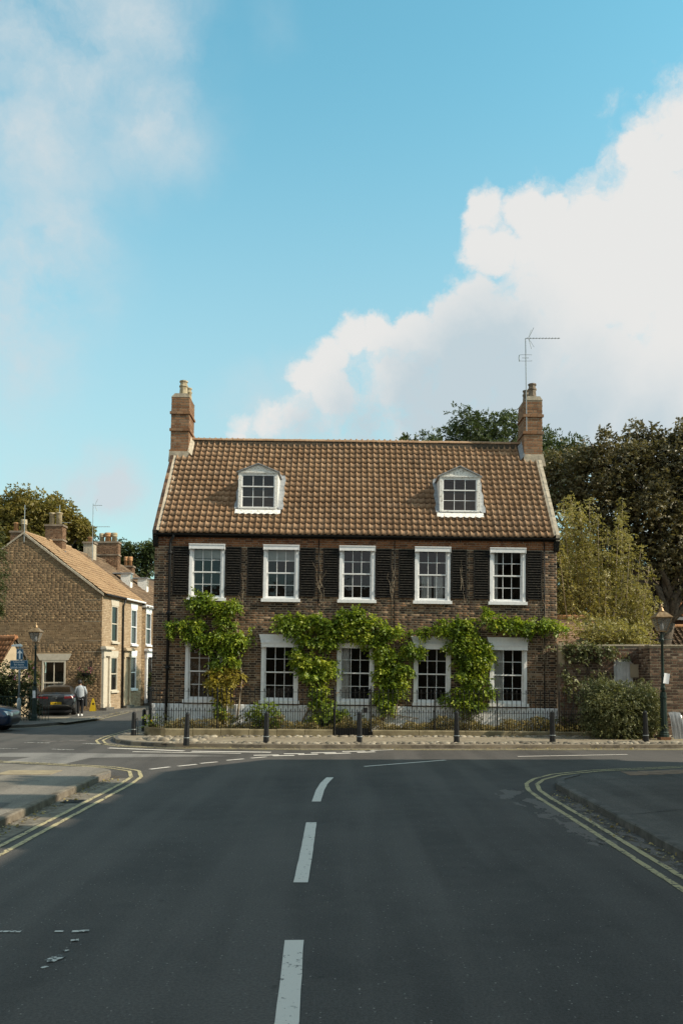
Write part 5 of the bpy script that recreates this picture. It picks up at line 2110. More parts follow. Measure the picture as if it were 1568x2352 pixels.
TM = Matrix(((TU.x, -1, 0, 0), (TU.y, 0, 0, 0), (0, 0, 1, 0), (0, 0, 0, 1)))
FM = lambda: Matrix(((TU.x, TU.y, 0, 0), (TU.y, -TU.x, 0, 0), (0, 0, 1, 0), (0, 0, 0, 1)))  # u along the street, second axis out into the street


def street_pane(parent, a, b, z0, z1, off=-.05):
    q = MB()
    q.box(a, b, off - .004, off, z0, z1, FM())
    q.build('pane', 'dull_glass', parent)


def street_window(t, u0, u1, z0, z1, mat, blind=False):
    q = MB()
    M = FM()
    q.box(u0, u0 + .07, -.10, .015, z0, z1, M)
    q.box(u1 - .07, u1, -.10, .015, z0, z1, M)
    q.box(u0 + .07, u1 - .07, -.10, .012, z1 - .07, z1, M)
    q.box(u0 + .07, u1 - .07, -.10, .012, z0, z0 + .06, M)
    zm = (z0 + z1) / 2
    q.box(u0 + .07, u1 - .07, -.09, -.02, zm - .03, zm + .03, M)
    wn = q.build('window', mat, t)
    street_pane(wn, u0 + .07, u1 - .07, z0 + .06, zm - .03)
    street_pane(wn, u0 + .07, u1 - .07, zm + .03, z1 - .07)
    q = MB()
    q.box(u0 - .08, u1 + .08, -.03, .12, z0 - .12, z0, M)
    q.build('sill', mat, wn)
    q = MB()
    q.prism([(u0 - .05, z1), (u1 + .05, z1), (u1 + .14, z1 + .36), (u0 - .14, z1 + .36)], -.02, .035, 'y', M)
    q.build('lintel', mat, wn)
    q = MB()
    if blind:
        q.box(u0 + .05, u1 - .05, -.16, -.15, z0, z1, M)
        q.build('blind', 'curtain', wn)
    else:
        q.box(u0 + .02, u1 - .02, -.5, -.45, z0, z1, M)  # dark sheet stands in for the unlit space behind the glass
        q.build('dark_backing', 'unlit_interior', wn)


def doorcase(t, u0, u1, z1, mat, dmat):
    M = FM()
    q = MB()
    for a in (u0, u1 - .20):
        q.box(a, a + .20, 0.0, .14, .26, z1 - .55, M)
        q.box(a - .02, a + .22, 0.0, .17, .12, .48, M)
        q.box(a - .02, a + .22, 0.0, .17, z1 - .62, z1 - .52, M)
    q.box(u0 - .02, u1 + .02, 0.0, .16, z1 - .52, z1 - .14, M)
    d = q.build('doorcase', mat, t)
    q = MB()
    q.box(u0 - .14, u1 + .14, 0.0, .34, z1 - .14, z1 - .04, M)
    q.box(u0 - .10, u1 + .10, 0.0, .28, z1 - .04, z1 + .04, M)
    q.build('cornice', mat, d)
    q = MB()
    q.box(u0 + .20, u1 - .20, -.02, .03, .3, z1 - .56, M)
    for zz in (.55, 1.5):
        q.box(u0 + .27, u1 - .27, .03, .045, zz, zz + .75, M)
    q.build('door', dmat, d)
    q = MB()
    q.box(u0 - .05, u1 + .05, 0.0, .36, .08, .27, M)
    q.build('step', 'grey_kerb', d)


def stack(t, p, w, dpt, z0, z1, mat, pots, capm='cement', n_single=60):
    q = MB()
    q.box(p[0] - w / 2 + .015, p[0] + w / 2 - .015, p[1] - dpt / 2 + .015, p[1] + dpt / 2 - .015, z0, z1)
    ch = q.build('chimney', 'mortar' if mat else 'cement', t)
    if mat:
        rc = brick_rects(lambda a, b: [(p[0] - w / 2, p[0] + w / 2)], z0, z1, .085, .24, .12, .012, 31)
        emit_bricks(rc, p[1] - dpt / 2, ch, mat, min(n_single, len(rc)), key=lambda r: -r[3])
        rc = brick_rects(lambda a, b: [(p[1] - dpt / 2 + .03, p[1] + dpt / 2)], z0, z1, .085, .24, .12, .012, 32)
        emit_bricks(rc, p[0] + w / 2, ch, mat, 0, axis='x', sgn=-1)
    q = MB()
    q.box(p[0] - w / 2 - .06, p[0] + w / 2 + .06, p[1] - dpt / 2 - .06, p[1] + dpt / 2 + .06, z1, z1 + .12)
    if w > .9:
        q.box(p[0] - w / 2 - .05, p[0] + w / 2 + .05, p[1] - dpt / 2 - .05, p[1] + dpt / 2 + .05, z1 - .9, z1 - .8)
    q.build('capping', 'dark_mortar', ch)
    for (dx, h, r, mt, sty) in pots:
        q = MB()
        if sty == 0:
            prof = [(r, 0), (r * .92, h * .85), (r * 1.15, h * .88), (r * 1.15, h), (r * .8, h), (r * .8, h - .05)]
        elif sty == 1:
            prof = [(r, 0), (r * .85, h * .55), (r * 1.15, h * .58), (r * 1.15, h * .66), (r * .95, h * .7), (r * 1.15, h * .78), (r * 1.15, h * .86), (r, h * .9), (r * 1.1, h), (r * .8, h), (r * .8, h - .05)]
        else:
            prof = [(r, 0), (r * .9, h * .78), (r * .95, h * .8), (r * 1.25, h * .9), (r * 1.3, h * .93), (r * .5, h)]
        q.lathe(prof, 12, (p[0] + dx, p[1], z1 + .12))
        q.build('chimney_pot', mt, ch, True)


def terrace(name, label, u0, u1, zdrop, tile, wallmat, gable, opens):
    t = thing(name, label, 'house', TC, None, 'terraced houses in the side street')
    e, a = ZTE - zdrop, ZTA - zdrop
    q = MB()
    if gable:
        g = [(-.0, -.1), (-2 * HWID, -.1), (-2 * HWID, e), (-HWID, a - .12), (0, e)]
        wx0, wx1 = AT(97, 1540, 50).x - TC.x, AT(151.5, 1540, 50).x - TC.x
        wz0, wz1 = 1.0, AT(120, 1517, 50).z
        wall_slab(q, -2 * HWID, 0, -.1, e, .0035, .3, [(wx0, wx1, wz0, wz1)])
        q.prism([(-2 * HWID, e), (-HWID, a - .12), (0, e)], .0035, .3, 'y')
        wl = q.build('gable_wall', 'gable_mortar', t)

        def sp(z0, z1):
            b = [(-2 * HWID, 0.0)]
            if z1 > e:
                f = (a - .12 - z1) / (a - .12 - e)
                if f <= 0:
                    return []
                b = [(-HWID - HWID * f, -HWID + HWID * f)]
            if z1 > wz0 and z0 < wz1 + .02:
                b = [(b[0][0], wx0 - .01), (wx1 + .01, b[0][1])]
            if wz1 <= z0 < wz1 + .40:
                k = (z0 - wz1) / .40 * .18 + .1
                b = [(b[0][0], wx0 - k), (wx1 + k, b[0][1])]
            return b
        rc = brick_rects(sp, .1, a, .098, .252, .126, .011, 41, False)
        lim = AT(-25, 1540, 50).x - TC.x
        rc = [r for r in rc if r[1] > lim]
        emit_bricks(rc, 0, wl, 'gable_brick', 300, key=lambda r: (r[1] - r[0] < .2, abs((r[2] + r[3]) / 2 - 4.6)))
        q = MB()
        q.prism([(wx0 - .14, wz1 + .01), (wx1 + .14, wz1 + .01), (wx1 + .33, wz1 + .38), (wx0 - .33, wz1 + .38)], -.03, .05, 'y')
        wn = None
        q2 = MB()
        q2.box(wx0, wx0 + .10, -.02, .14, wz0, wz1)
        q2.box(wx1 - .10, wx1, -.02, .14, wz0, wz1)
        q2.box(wx0 + .1, wx1 - .1, -.018, .14, wz1 - .10, wz1)
        zm = AT(120, 1566, 50).z - .05
        q2.box(wx0 + .1, wx1 - .1, .02, .10, zm - .04, zm + .04)
        xm = (wx0 + wx1) / 2
        q2.box(xm - .025, xm + .025, .03, .09, zm + .04, wz1 - .1)
        q2.box(xm - .02, xm + .02, .05, .10, wz0, zm - .04)
        wn = q2.build('window', 'cream_paint', t)
        q.build('lintel', 'cream_paint', wn)
        for (xa, xb) in ((wx0 + .1, xm - .025), (xm + .025, wx1 - .1)):
            for (za, zb) in ((zm + .04, wz1 - .1), (wz0, zm - .04)):
                g = MB()
                g.box(xa, xb, .06, .064, za, zb)
                g.build('pane', 'glass', wn)
        g = MB()
        g.box(wx0, wx1, .7, .75, wz0, wz1)  # dark sheet in place of unlit depth behind the gable window
        g.build('dark_backing', 'unlit_interior', wn)
        for k in range(5):               # pale mortar scars at the corner
            zz = 6.45 - k * .62 - (.5 if k > 2 else 0)
            g = MB()
            g.box(-1.0, -.02, -.008, .012, zz, zz + .022)
            g.build('mortar_scar', 'cement', t)
        q = MB()                         # verge strip of the gable
        for i in range(24):
            t0, t1 = i / 24, (i + 1) / 24
            xa, xb = -HWID + HWID * t0 * 1.02, -HWID + HWID * t1 * 1.02 - .01
            za, zb = a + .02 - (a - e) * t0 * 1.02, a + .02 - (a - e) * t1 * 1.02
            dz = random.uniform(0, .03)
            q.prism([(xa, za - .10), (xb, zb - .10), (xb, zb + .02 + dz), (xa, za + .02 + dz)], -.08, .1, 'y')
            q.prism([(-2 * HWID - xa, za - .10), (-2 * HWID - xb, zb - .10), (-2 * HWID - xb, zb + .02), (-2 * HWID - xa, za + .02)], -.08, .1, 'y')
        q.build('verge', 'cement', t)
    # street wall
    q = MB()
    wall_slab(q, u0 + (.3 if gable else .0), u1, -.1, e - .02, -.3, 0.0, opens)
    q.v = [tuple(FM() @ Vector(p)) for p in q.v]
    q.build('street_wall', wallmat, t)
    zr_ = [r for r in brick_rects(cut_spans(u0, u1, opens), .2, e - .08, .098, .252, .126, .010, 43, False)]
    if wallmat == 'buff_wall':
        bo = emit_bricks(zr_, .006, t, 'buff_brick', 0, sgn=-1, depth=.02)
    else:
        bo = emit_bricks(zr_, .006, t, 'gable_brick', 0, sgn=-1, depth=.02)
    bo.matrix_local = FM()
    # roof slopes
    st = TP_(u0 - .06, -.18, e - .03)
    rd = TP_(u0 - .06, HWID, a)
    U = TU
    Vv = (rd - st)
    RMx = roof_basis(st, U, Vv)
    sl = (Vv - U * Vv.dot(U)).length
    q = MB()
    sh = Vector((0, 0, -.04))
    p = [TP_(u0, -.05, e) + sh, TP_(u1, -.05, e) + sh, TP_(u1, HWID, a) + sh, TP_(u0, HWID, a) + sh, TP_(u1, 2 * HWID, e) + sh, TP_(u0, 2 * HWID, e) + sh]
    q.add(p, [(0, 1, 2, 3), (3, 2, 4, 5)])
    rf = q.build('roof', 'roof_felt', t)
    lay_tiles(RMx, rf, u1 - u0 + .06, sl, tile, w=.26, gauge=.33, amp=.035, nseg=6)
    nr = int((u1 - u0) / .45)
    for i in range(nr):
        q = MB()
        q.tube([TP_(u0 + i * .45 + .01, HWID, a + .02), TP_(u0 + i * .45 + .44, HWID, a + .02)], .12, 8)
        q.build('ridge_tile', tile, rf)
    # gutter
    q = MB()
    q.tube([TP_(u0, -.24, e - .07), TP_(u1, -.24, e - .07)], .06, 8)
    q.build('gutter', 'iron' if gable else 'white_paint', t)
    return t


tA = terrace('terraced_house', 'ochre brick gable-end house with tan roof behind the grey car', 0, 3.1, 0, 'terrace_tile', 'buff_wall', True, [(1.4, 2.4, 1.2, 3.2), (1.4, 2.4, 4.1, 6.25)])
doorcase(tA, .02, 1.1, 3.75, 'cream_paint', 'cream_paint')
street_window(tA, 1.4, 2.4, 1.2, 3.2, 'cream_paint')
street_window(tA, 1.4, 2.4, 4.1, 6.25, 'cream_paint')
tB = terrace('terraced_house', 'buff painted house with tan doorcase, second in the terrace', 3.1, 6.5, 0, 'terrace_tile', 'buff_wall', False, [(4.6, 5.6, 1.25, 3.3), (4.6, 5.6, 4.05, 6.25)])
doorcase(tB, 3.2, 4.35, 3.75, 'stucco', 'stucco')
street_window(tB, 4.6, 5.6, 1.25, 3.3, 'white_gloss', True)
street_window(tB, 4.6, 5.6, 4.05, 6.25, 'white_gloss', True)
q = MB()
q.tube([TP_(3.05, -.09, .12), TP_(3.05, -.09, 6.3), TP_(3.05, -.22, 6.75)], .055, 8)
q.build('downpipe', 'iron', tB, True)
tC = terrace('terraced_house', 'set-back brick house with darker roof and white porch, farthest in the terrace', 6.5, 15.5, .15, 'dark_tile', 'gable_brick', False, [(9.6, 10.9, 1.2, 3.4), (7.3, 8.3, 4.1, 6.2), (9.8, 10.8, 4.1, 6.2)])
for k in range(14):
    q = MB()
    q.box(6.5 + k * .65, 6.6 + k * .65, 0, .3, ZTE - .35, ZTE - .2, FM())
    q.build('eaves_block', 'white_gloss', tC)
doorcase(tC, 7.2, 8.6, 3.8, 'white_gloss', 'black_timber')
street_window(tC, 9.6, 10.9, 1.2, 3.4, 'white_gloss')
street_window(tC, 7.3, 8.3, 4.1, 6.2, 'white_gloss', True)
street_window(tC, 9.8, 10.8, 4.1, 6.2, 'white_gloss', True)
for (u, v, lbl) in ((9.0, 1.9, 0), (12.2, 1.9, 0)):
    q = MB()
    c = TP_(u, v, 0)
    zb = ZTE + (ZTA - ZTE) * (v / HWID) - .3
    q.box(c.x - .35, c.x + .3, c.y - .3, c.y + .3, zb, zb + .95)
    dm = q.build('dormer', 'weathered_white', tC)
    q = MB()
    q.box(c.x - .9, c.x + .36, c.y - .38, c.y + .38, zb + .95, zb + 1.02)
    q.build('dormer_roof', 'lead', dm)
    q = MB()
    q.box(c.x + .3, c.x + .305, c.y - .28, c.y + .28, zb + .4, zb + .92)
    q.build('pane', 'glass', dm)
# ridge chimneys
def on_ridge(px):
    u = 0.0
    for _ in range(40):
        p = TC + TP_(u, HWID, 0)
        want = (px - 784) / FPX * p.y * 1.0017
        u += (want - p.x) * 2.0
    return u


for (t, px, pyb, pyt, wpx, mat, pots) in ((tA, 121, 1262, 1211, 40, 'stack_brick', [(-.24, .78, .17, 'buff_clay', 0), (.2, .82, .19, 'buff_clay', 2)]),
                                         (tB, 201, 1300, 1250, 24, None, [(0, .36, .17, 'terracotta', 0)]),
                                         (tC, 243, 1330, 1249, 52, 'stack_brick', [(-.45, .62, .18, 'buff_clay', 1), (0, .66, .24, 'terracotta', 1), (.44, .66, .2, 'buff_clay', 1)]),
                                         (tC, 290, 1350, 1304, 26, 'stack_brick', [(-.17, .72, .15, 'terracotta', 1), (.17, .72, .15, 'terracotta', 1)])):
    u = on_ridge(px)
    p = TP_(u, HWID, 0)
    yw = TC.y + p.y
    w = wpx / FPX * yw
    stack(t, (p.x + .1, p.y), w, .75, AT(px, pyb + 20, yw).z - .5, AT(px, pyt, yw).z, mat, pots)
    q = MB()
    q.box(p.x + .1 - w / 2 - .06, p.x + .1 + w / 2 + .25, p.y - .45, p.y - .40, AT(px, pyb, yw).z - .30, AT(px, pyb, yw).z - .16)
    q.build('flashing', 'lead', t)
# second stack behind the ridge with a red and a cream pot
stack(tA, (TP_(4.2, 6.8, 0).x, 3.9), .9, .7, 8.2, AT(75, 1226, 54).z, 'stack_brick', [(-.22, .55, .16, 'terracotta', 0), (.25, .75, .18, 'buff_clay', 1)])
# patch where tiles have slipped
q = MB()
for (u, v0, v1, w) in ((1.9, 2.5, 3.6, .12), (2.05, 2.2, 2.8, .14), (2.2, 1.9, 2.3, .16)):
    for k in range(4):
        a = v0 + (v1 - v0) * k / 4
        zz = lambda v: ZTE + (ZTA - ZTE) * v / HWID + .10
        q.add([TP_(u, a, zz(a)), TP_(u + w * random.uniform(1, 1.8), a, zz(a)), TP_(u + w * random.uniform(1, 1.8), a + (v1 - v0) / 4, zz(a + (v1 - v0) / 4)), TP_(u, a + (v1 - v0) / 4, zz(a + (v1 - v0) / 4))], [(0, 1, 2, 3)])
q.build('slipped_tiles', 'black_timber', tA)

# far house closing the street, low wall and shrub before it
fh = thing('brick_house', 'distant dark-roofed brick house beyond the terrace', 'house', (-14.2, 70, 0))
q = MB()
q.box(-6, 5.0, 0, 8, -.1, 7.2)
q.build('wall', 'gable_brick', fh)
q = MB()
q.prism([(-.3, 7.2), (8.3, 7.2), (4, 10.2)], -6.2, 5.2, 'x')
q.build('roof', 'dark_tile', fh)
stack(fh, (-1.0, 4.0), .9, .7, 9.0, 10.9, 'stack_brick', [(-.2, .4, .14, 'terracotta', 0), (.2, .4, .14, 'terracotta', 0)])
stack(fh, (2.1, 4.0), .9, .7, 9.0, 10.8, 'stack_brick', [(-.2, .4, .14, 'terracotta', 0), (.2, .4, .14, 'terracotta', 0)])
for x0 in (-3.2, .2, 2.6):
    q = MB()
    q.box(x0, x0 + 1.1, -.04, .03, 1.0, 3.0)
    q.box(x0, x0 + 1.1, -.04, .03, 4.2, 6.1)
    q.build('window', 'white_gloss', fh)
fw = thing('street_wall', 'low brick wall with black railing by the white porch', 'wall', TC + TP_(6.6, -.9, 0))
q = MB()
q.box(0, 7, -.12, .12, -.1, .9, FM())
q.build('wall', 'garden_brick', fw)
q = MB()
q.box(-.05, 7.05, -.16, .16, .9, 1.0, FM())
q.build('coping', 'cement', fw)
for k in range(26):
    q = MB()
    q.box(.1 + k * .25, .125 + k * .25, -.012, .012, 1.0, 1.75, FM())
    q.build('bar', 'iron', fw)
sb = thing('shrub', 'tall green shrub over the low wall beside the white porch', 'shrub', TC + TP_(8.2, -.5, .1))
C, D = lobe_points([((0, 0, 1.6), (.6, .9, .8)), ((-.1, .5, 2.4), (.45, .5, .6)), ((.1, -.4, 1.1), (.5, .5, .6))], 40)
V, F = sprays(C, D, 5, .12, .13, .045, .3)
foliage('foliage', sb, V, F, 'leaf_mid')
q = MB()
for k in range(5):
    limb(q, (random.uniform(-.1, .1), random.uniform(-.2, .2), 0), (random.uniform(-.4, .4), random.uniform(-.5, .5), 2.3), .03, .008)
q.build('stem', 'bark', sb)


# ---------------------------------------------------------------- television aerials
def aerial(p, h, booms, label, r=.018):
    t = thing('aerial', label, 'aerial', p)
    q = MB()
    q.tube([(0, 0, 0), (0, 0, h)], r, 6)
    q.build('mast', 'galvanised', t)
    for (z, x0, x1, n, el, refl) in booms:
        q = MB()
        q.tube([(x0, 0, z), (x1, 0, z)], r * .7, 5)
        for i in range(n):
            x = x0 + (x1 - x0) * (i + .5) / n
            q.tube([(x, -el, z), (x, el, z)], r * .35, 4)
            q.tube([(x, 0, z - el * .25), (x, 0, z + el * .25)], r * .4, 4)
        if refl:
            for s in (-1, 1):
                q.tube([(x0 + .12, 0, z), (x0 + .32, -.1, z + s * .40)], r * .5, 4)
                q.tube([(x0 + .12, 0, z), (x0 + .26, .1, z + s * .40)], r * .5, 4)
        q.build('boom', 'galvanised', t)
    return t


mh = house.matrix_basis if False else Matrix.Translation((0, HY, 0)) @ Matrix.Rotation(LEAN, 4, 'Y')
ab = mh @ Vector((CHR[0] + .10, CHY[0] - .03, ROOFZ(CHY[0]) + 1.1))
atop = AT(1203.5, 777, ab.y)
ah = atop.z - ab.z
a1 = aerial(ab, ah, [(ah, 0, AT(1285, 777, ab.y).x - ab.x, 11, .09, True)], 'tall thin aerial on the right chimney of the brick house', .02)
q = MB()
zz = AT(1203, 822, ab.y).z - ab.z
for dz in (-.13, .13):
    q.tube([(-.28, 0, zz + dz * .6), (-.22, 0, zz + dz), (.25, 0, zz + dz), (.25, 0, zz + dz * .7)], .008, 4)
q.tube([(-.26, 0, zz - .15), (-.28, 0, zz), (-.26, 0, zz + .12)], .02, 5)
q.tube([(-.15, 0, zz), (.12, 0, zz)], .012, 5)
q.build('dipole', 'galvanised', a1)
p = AT(55, 1240, 50) + Vector((-.0, -.05, 0))
aerial((p.x + .05, 49.94, AT(55, 1246, 50).z), AT(55, 1160, 50).z - AT(55, 1246, 50).z, [(1.95, -.02, .12, 1, .05, False)], 'thin pole aerial on the apex of the ochre gable', .022)
y = 58.0
aerial((AT(213, 1250, y).x, y, AT(213, 1300, y).z), AT(213, 1157, y).z - AT(213, 1300, y).z, [(4.1, 0, .62, 5, .1, True), (2.65, -.05, 1.15, 11, .1, False)], 'tall aerial between the far terrace chimneys', .02)
y = 56.0
aerial((AT(137, 1210, y).x, y, AT(137, 1262, y).z), AT(137, 1160, y).z - AT(137, 1262, y).z, [(1.75, 0, .75, 3, .08, False)], 'aerial just right of the first ochre house chimney', .025)

# ---------------------------------------------------------------- little rendered outbuilding at the left edge
ob = thing('outbuilding', 'small rendered outbuilding with orange pantile roof at the left edge', 'building', (AT(38, 1540, 42).x - .85, 42, 0), (0, 0, R(-28)))
gw = 1.5
ez, az = AT(20, 1533, 42).z, AT(36, 1466, 42).z
q = MB()
q.prism([(-.0, -.1), (0, ez), (.62 * gw, az), (1.24 * gw, ez), (1.24 * gw, -.1)], -6, 0, 'x')
ob_w = q.build('wall', 'stucco', ob)
q = MB()
M1 = roof_basis((-6, -.2, ez - .2), (1, 0, 0), (0, .62 * gw, az - ez))
sl = math.hypot(.62 * gw + .2, (az - ez) * 1.2)
q.add([(-6, -.2, ez - .2), (.12, -.2, ez - .2), (.12, .62 * gw, az + .04), (-6, .62 * gw, az + .04), (.12, 1.24 * gw + .2, ez - .2), (-6, 1.24 * gw + .2, ez - .2)], [(0, 1, 2, 3), (3, 2, 4, 5)])
rf = q.build('roof', 'roof_felt', ob)
lay_tiles(M1, rf, 6.1, sl, 'orange_tile', w=.235, gauge=.31, amp=.05, nseg=7)
for i in range(12):
    q = MB()
    q.tube([(.12 - i * .46, .62 * gw, az + .06), (.12 - i * .46 - .44, .62 * gw, az + .06)], .12, 8)
    q.build('ridge_tile', 'orange_tile', rf)
q = MB()
q.add([(.13, .62 * gw, az + .03), (.13, 1.24 * gw + .2, ez - .2), (.13, 1.24 * gw + .2, ez - .33), (.13, .62 * gw, az - .12), (.20, .62 * gw, az + .03), (.20, 1.24 * gw + .2, ez - .2), (.20, 1.24 * gw + .2, ez - .33), (.20, .62 * gw, az - .12)],
      [(0, 1, 2, 3), (4, 7, 6, 5), (0, 4, 5, 1), (1, 5, 6, 2), (2, 6, 7, 3), (3, 7, 4, 0)])
q.build('bargeboard', 'bark', ob)
q = MB()
q.box(.0, .04, .2, .95, 0, 1.95)
q.build('door', 'leaf_fig', ob)
q = MB()
q.box(.0, .06, .1, 1.05, 1.95, 2.15)
q.build('lintel', 'black_timber', ob)

# ---------------------------------------------------------------- road sign
ps = G(43, 1657, .115)
sg = thing('road_sign', 'blue one-way arrow sign and heavy goods notice on a grey post', 'road sign', ps)
ht = AT(47, 1484, ps.y).z - ps.z
q = MB()
q.lathe([(.085, 0), (.085, .95), (.06, 1.02), (.045, 1.06)], 12)
q.build('post_sleeve', 'galvanised', sg, True)
q = MB()
q.lathe([(.045, 1.06), (.042, ht)], 12)
q.build('post', 'galvanised', sg, True)
ax0, ax1 = AT(39.5, 1500, ps.y).x - ps.x, AT(55, 1500, ps.y).x - ps.x
az0, az1 = AT(47, 1516, ps.y).z - ps.z, AT(47, 1490.5, ps.y).z - ps.z
tx0, tx1 = AT(25, 1526, ps.y).x - ps.x, AT(65.8, 1526, ps.y).x - ps.x
tz0, tz1 = AT(47, 1537, ps.y).z - ps.z, AT(47, 1516.4, ps.y).z - ps.z


def panel(x0, x1, z0, z1, name):
    q = MB()
    q.box(x0, x1, -.06, -.05, z0, z1)
    p = q.build(name, 'sign_blue', sg)
    q = MB()
    b = .008
    for (a, c, d, e) in ((x0 + b, x1 - b, z0 + b, z0 + 2 * b), (x0 + b, x1 - b, z1 - 2 * b, z1 - b), (x0 + b, x0 + 2 * b, z0 + 2 * b, z1 - 2 * b), (x1 - 2 * b, x1 - b, z0 + 2 * b, z1 - 2 * b)):
        q.box(a, c, -.062, -.0605, d, e)
    q.build('border', 'sign_white', p)
    return p


pa = panel(ax0, ax1, az0 + .004, az1, 'arrow_panel')
xm, hh = (ax0 + ax1) / 2, az1 - az0
q = MB()
q.prism([(xm - .035, az0 + .05), (xm + .035, az0 + .05), (xm + .035, az0 + hh * .60), (xm + .105, az0 + hh * .60), (xm + .105, az0 + hh * .68), (xm, az1 - .05), (xm - .105, az0 + hh * .68), (xm - .105, az0 + hh * .60), (xm - .035, az0 + hh * .60)], -.0625, -.0605, 'y')
q.build('arrow', 'sign_white', pa)
pt = panel(tx0, tx1, tz0, tz1 - .004, 'text_panel')
for k, s in enumerate(('Unsuitable', 'for heavy', 'goods vehicles')):
    me = text_mesh(s, .118, 'sign_white')
    link('lettering', me, pt, ((tx0 + tx1) / 2, -.0625, tz1 - .085 - k * .115), (math.pi / 2, 0, 0))
q = MB()
q.box(-.36, .08, -.08, .08, ht - .02, ht + .05)
q.prism([(-.36, ht + .05), (.08, ht + .05), (.02, ht + .09), (-.2, ht + .08)], -.07, .07, 'y')
q.build('sign_lamp', 'sign_white', sg)

# ---------------------------------------------------------------- planting by the outbuilding, green railing
hb = thing('hedge', 'dark hedge behind the green rail between sign post and grey car', 'hedge', (AT(40, 1650, 40.8).x, 40.8, .1))
C, D = lobe_points(break_lobes([((-1.2, 0, .7), (1.3, .6, .7)), ((.2, .1, .7), (1.0, .6, .75)), ((-.3, .3, 1.3), (1.0, .5, .6))], 8), 34)
V, F = sprays(C, D, 5, .12, .11, .035, .3)
foliage('foliage', hb, V, F, 'leaf_dark')
q = MB()
for k in range(8):
    limb(q, (random.uniform(-1.6, 1.0), random.uniform(0, .4), 0), (random.uniform(-1.8, 1.2), random.uniform(0, .4), 1.4), .02, .006)
q.build('stem', 'bark', hb)
fb = thing('flower_bush', 'flowering bush with pink and lilac blooms beside the rendered outbuilding', 'bush', (AT(12, 1640, 41.2).x, 41.2, .1))
lb = [((0, 0, 2.2), (.55, .4, .5)), ((.35, .1, 1.7), (.45, .4, .5)), ((-.5, 0, 1.5), (.6, .4, .7)), ((1.0, .5, 2.0), (.38, .3, .55)), ((.85, .5, 2.45), (.35, .3, .35))]
C, D = lobe_points(lb, 55)
V, F = sprays(C, D, 5, .12, .10, .035, .3)
foliage('foliage', fb, V, F, 'leaf_mid')
C, D = lobe_points(lb[:2] + lb[3:], 9, shell=.1)
V, F = sprays(C, D, 5, .05, .06, .03, .1, palm=True)
k = len(V) // 8 * 4
foliage('pink_blooms', fb, V[k:], F[:len(V[k:]) // 4], 'petal_pink')
foliage('lilac_blooms', fb, V[:k], F[:k // 4], 'petal_lilac')
q = MB()
for k in range(7):
    limb(q, (random.uniform(-.3, .8), random.uniform(-.1, .2), 0), (random.uniform(-.5, 1.0), random.uniform(0, .5), 1.9), .02, .006)
q.build('stem', 'bark', fb)
gr = thing('green_railing', 'dark green garden rail in front of the hedge behind the sign post', 'railing', (AT(0, 1650, 40.1).x - 1, 40.1, .1))
for k in range(24):
    q = MB()
    q.box(k * .14, k * .14 + .018, -.009, .009, 0, 1.1)
    q.build('bar', 'green_paint', gr)
q = MB()
q.box(-.05, 3.4, -.015, .015, 1.1, 1.13)
q.box(-.05, 3.4, -.013, .013, .25, .27)
q.build('rail', 'green_paint', gr)

# hanging basket on the gable
hbk = thing('hanging_basket', 'hanging basket of dark leaves and pink flowers on the ochre gable', 'basket', (AT(197, 1560, 49.6).x, 49.6, AT(197, 1548, 49.6).z))
C, D = lobe_points([((0, 0, 0), (.42, .3, .36)), ((-.25, 0, -.15), (.3, .25, .35)), ((.2, 0, -.3), (.28, .25, .3))], 55)
V, F = sprays(C, D, 5, .09, .08, .028, .5)
foliage('foliage', hbk, V, F, 'leaf_dark')
C, D = lobe_points([((-.25, -.15, .15), (.25, .2, .2)), ((.25, -.15, .22), (.2, .2, .15))], 12, shell=.1)
V, F = sprays(C, D, 5, .04, .07, .035, .1, palm=True)
foliage('blooms', hbk, V, F, 'petal_pink')
q = MB()
q.tube([(.22, .38, .35), (.22, .38, .78)], .02, 6)
q.tube([(.22, .38, .74), (.05, .05, .76), (0, 0, .6), (0, 0, .3)], .014, 6)
q.lathe([(.05, -.2), (.22, -.08), (.26, .05)], 12)
q.build('bracket', 'iron', hbk)


# ---------------------------------------------------------------- cars
def loft_car(name, label, rings, mat, loc, rotz, levels=2):
    """rings: list of (y, [(x, z) from bottom centre to top centre])"""
    n = len(rings[0][1])
    V, F = [], []
    m = 2 * n - 2
    for (y, pr) in rings:
        loop = pr + [(-x, z) for (x, z) in reversed(pr[1:-1])]
        V += [(x, y, z) for (x, z) in loop]
    for i in range(len(rings) - 1):
        for k in range(m):
            k2 = (k + 1) % m
            F.append((i * m + k, i * m + k2, (i + 1) * m + k2, (i + 1) * m + k))
    F.append(tuple(range(m - 1, -1, -1)))
    F.append(tuple((len(rings) - 1) * m + k for k in range(m)))
    q = MB()
    q.add(V, F)
    me = q.mesh('body', mat, True)
    tmp = bpy.data.objects.new('body_cage', me)
    COL.objects.link(tmp)
    md = tmp.modifiers.new('s', 'SUBSURF')
    md.levels = md.render_levels = levels
    bpy.context.view_layer.update()
    me2 = bpy.data.meshes.new_from_object(tmp.evaluated_get(bpy.context.evaluated_depsgraph_get()))
    bpy.data.objects.remove(tmp)
    me2.polygons.foreach_set('use_smooth', [True] * len(me2.polygons))
    t = thing(name, label, 'car', loc, (0, 0, rotz))
    body = link('body', me2, t)
    bvh = BVHTree.FromPolygons([v.co.copy() for v in me2.vertices], [tuple(p.vertices) for p in me2.polygons])
    return t, body, bvh


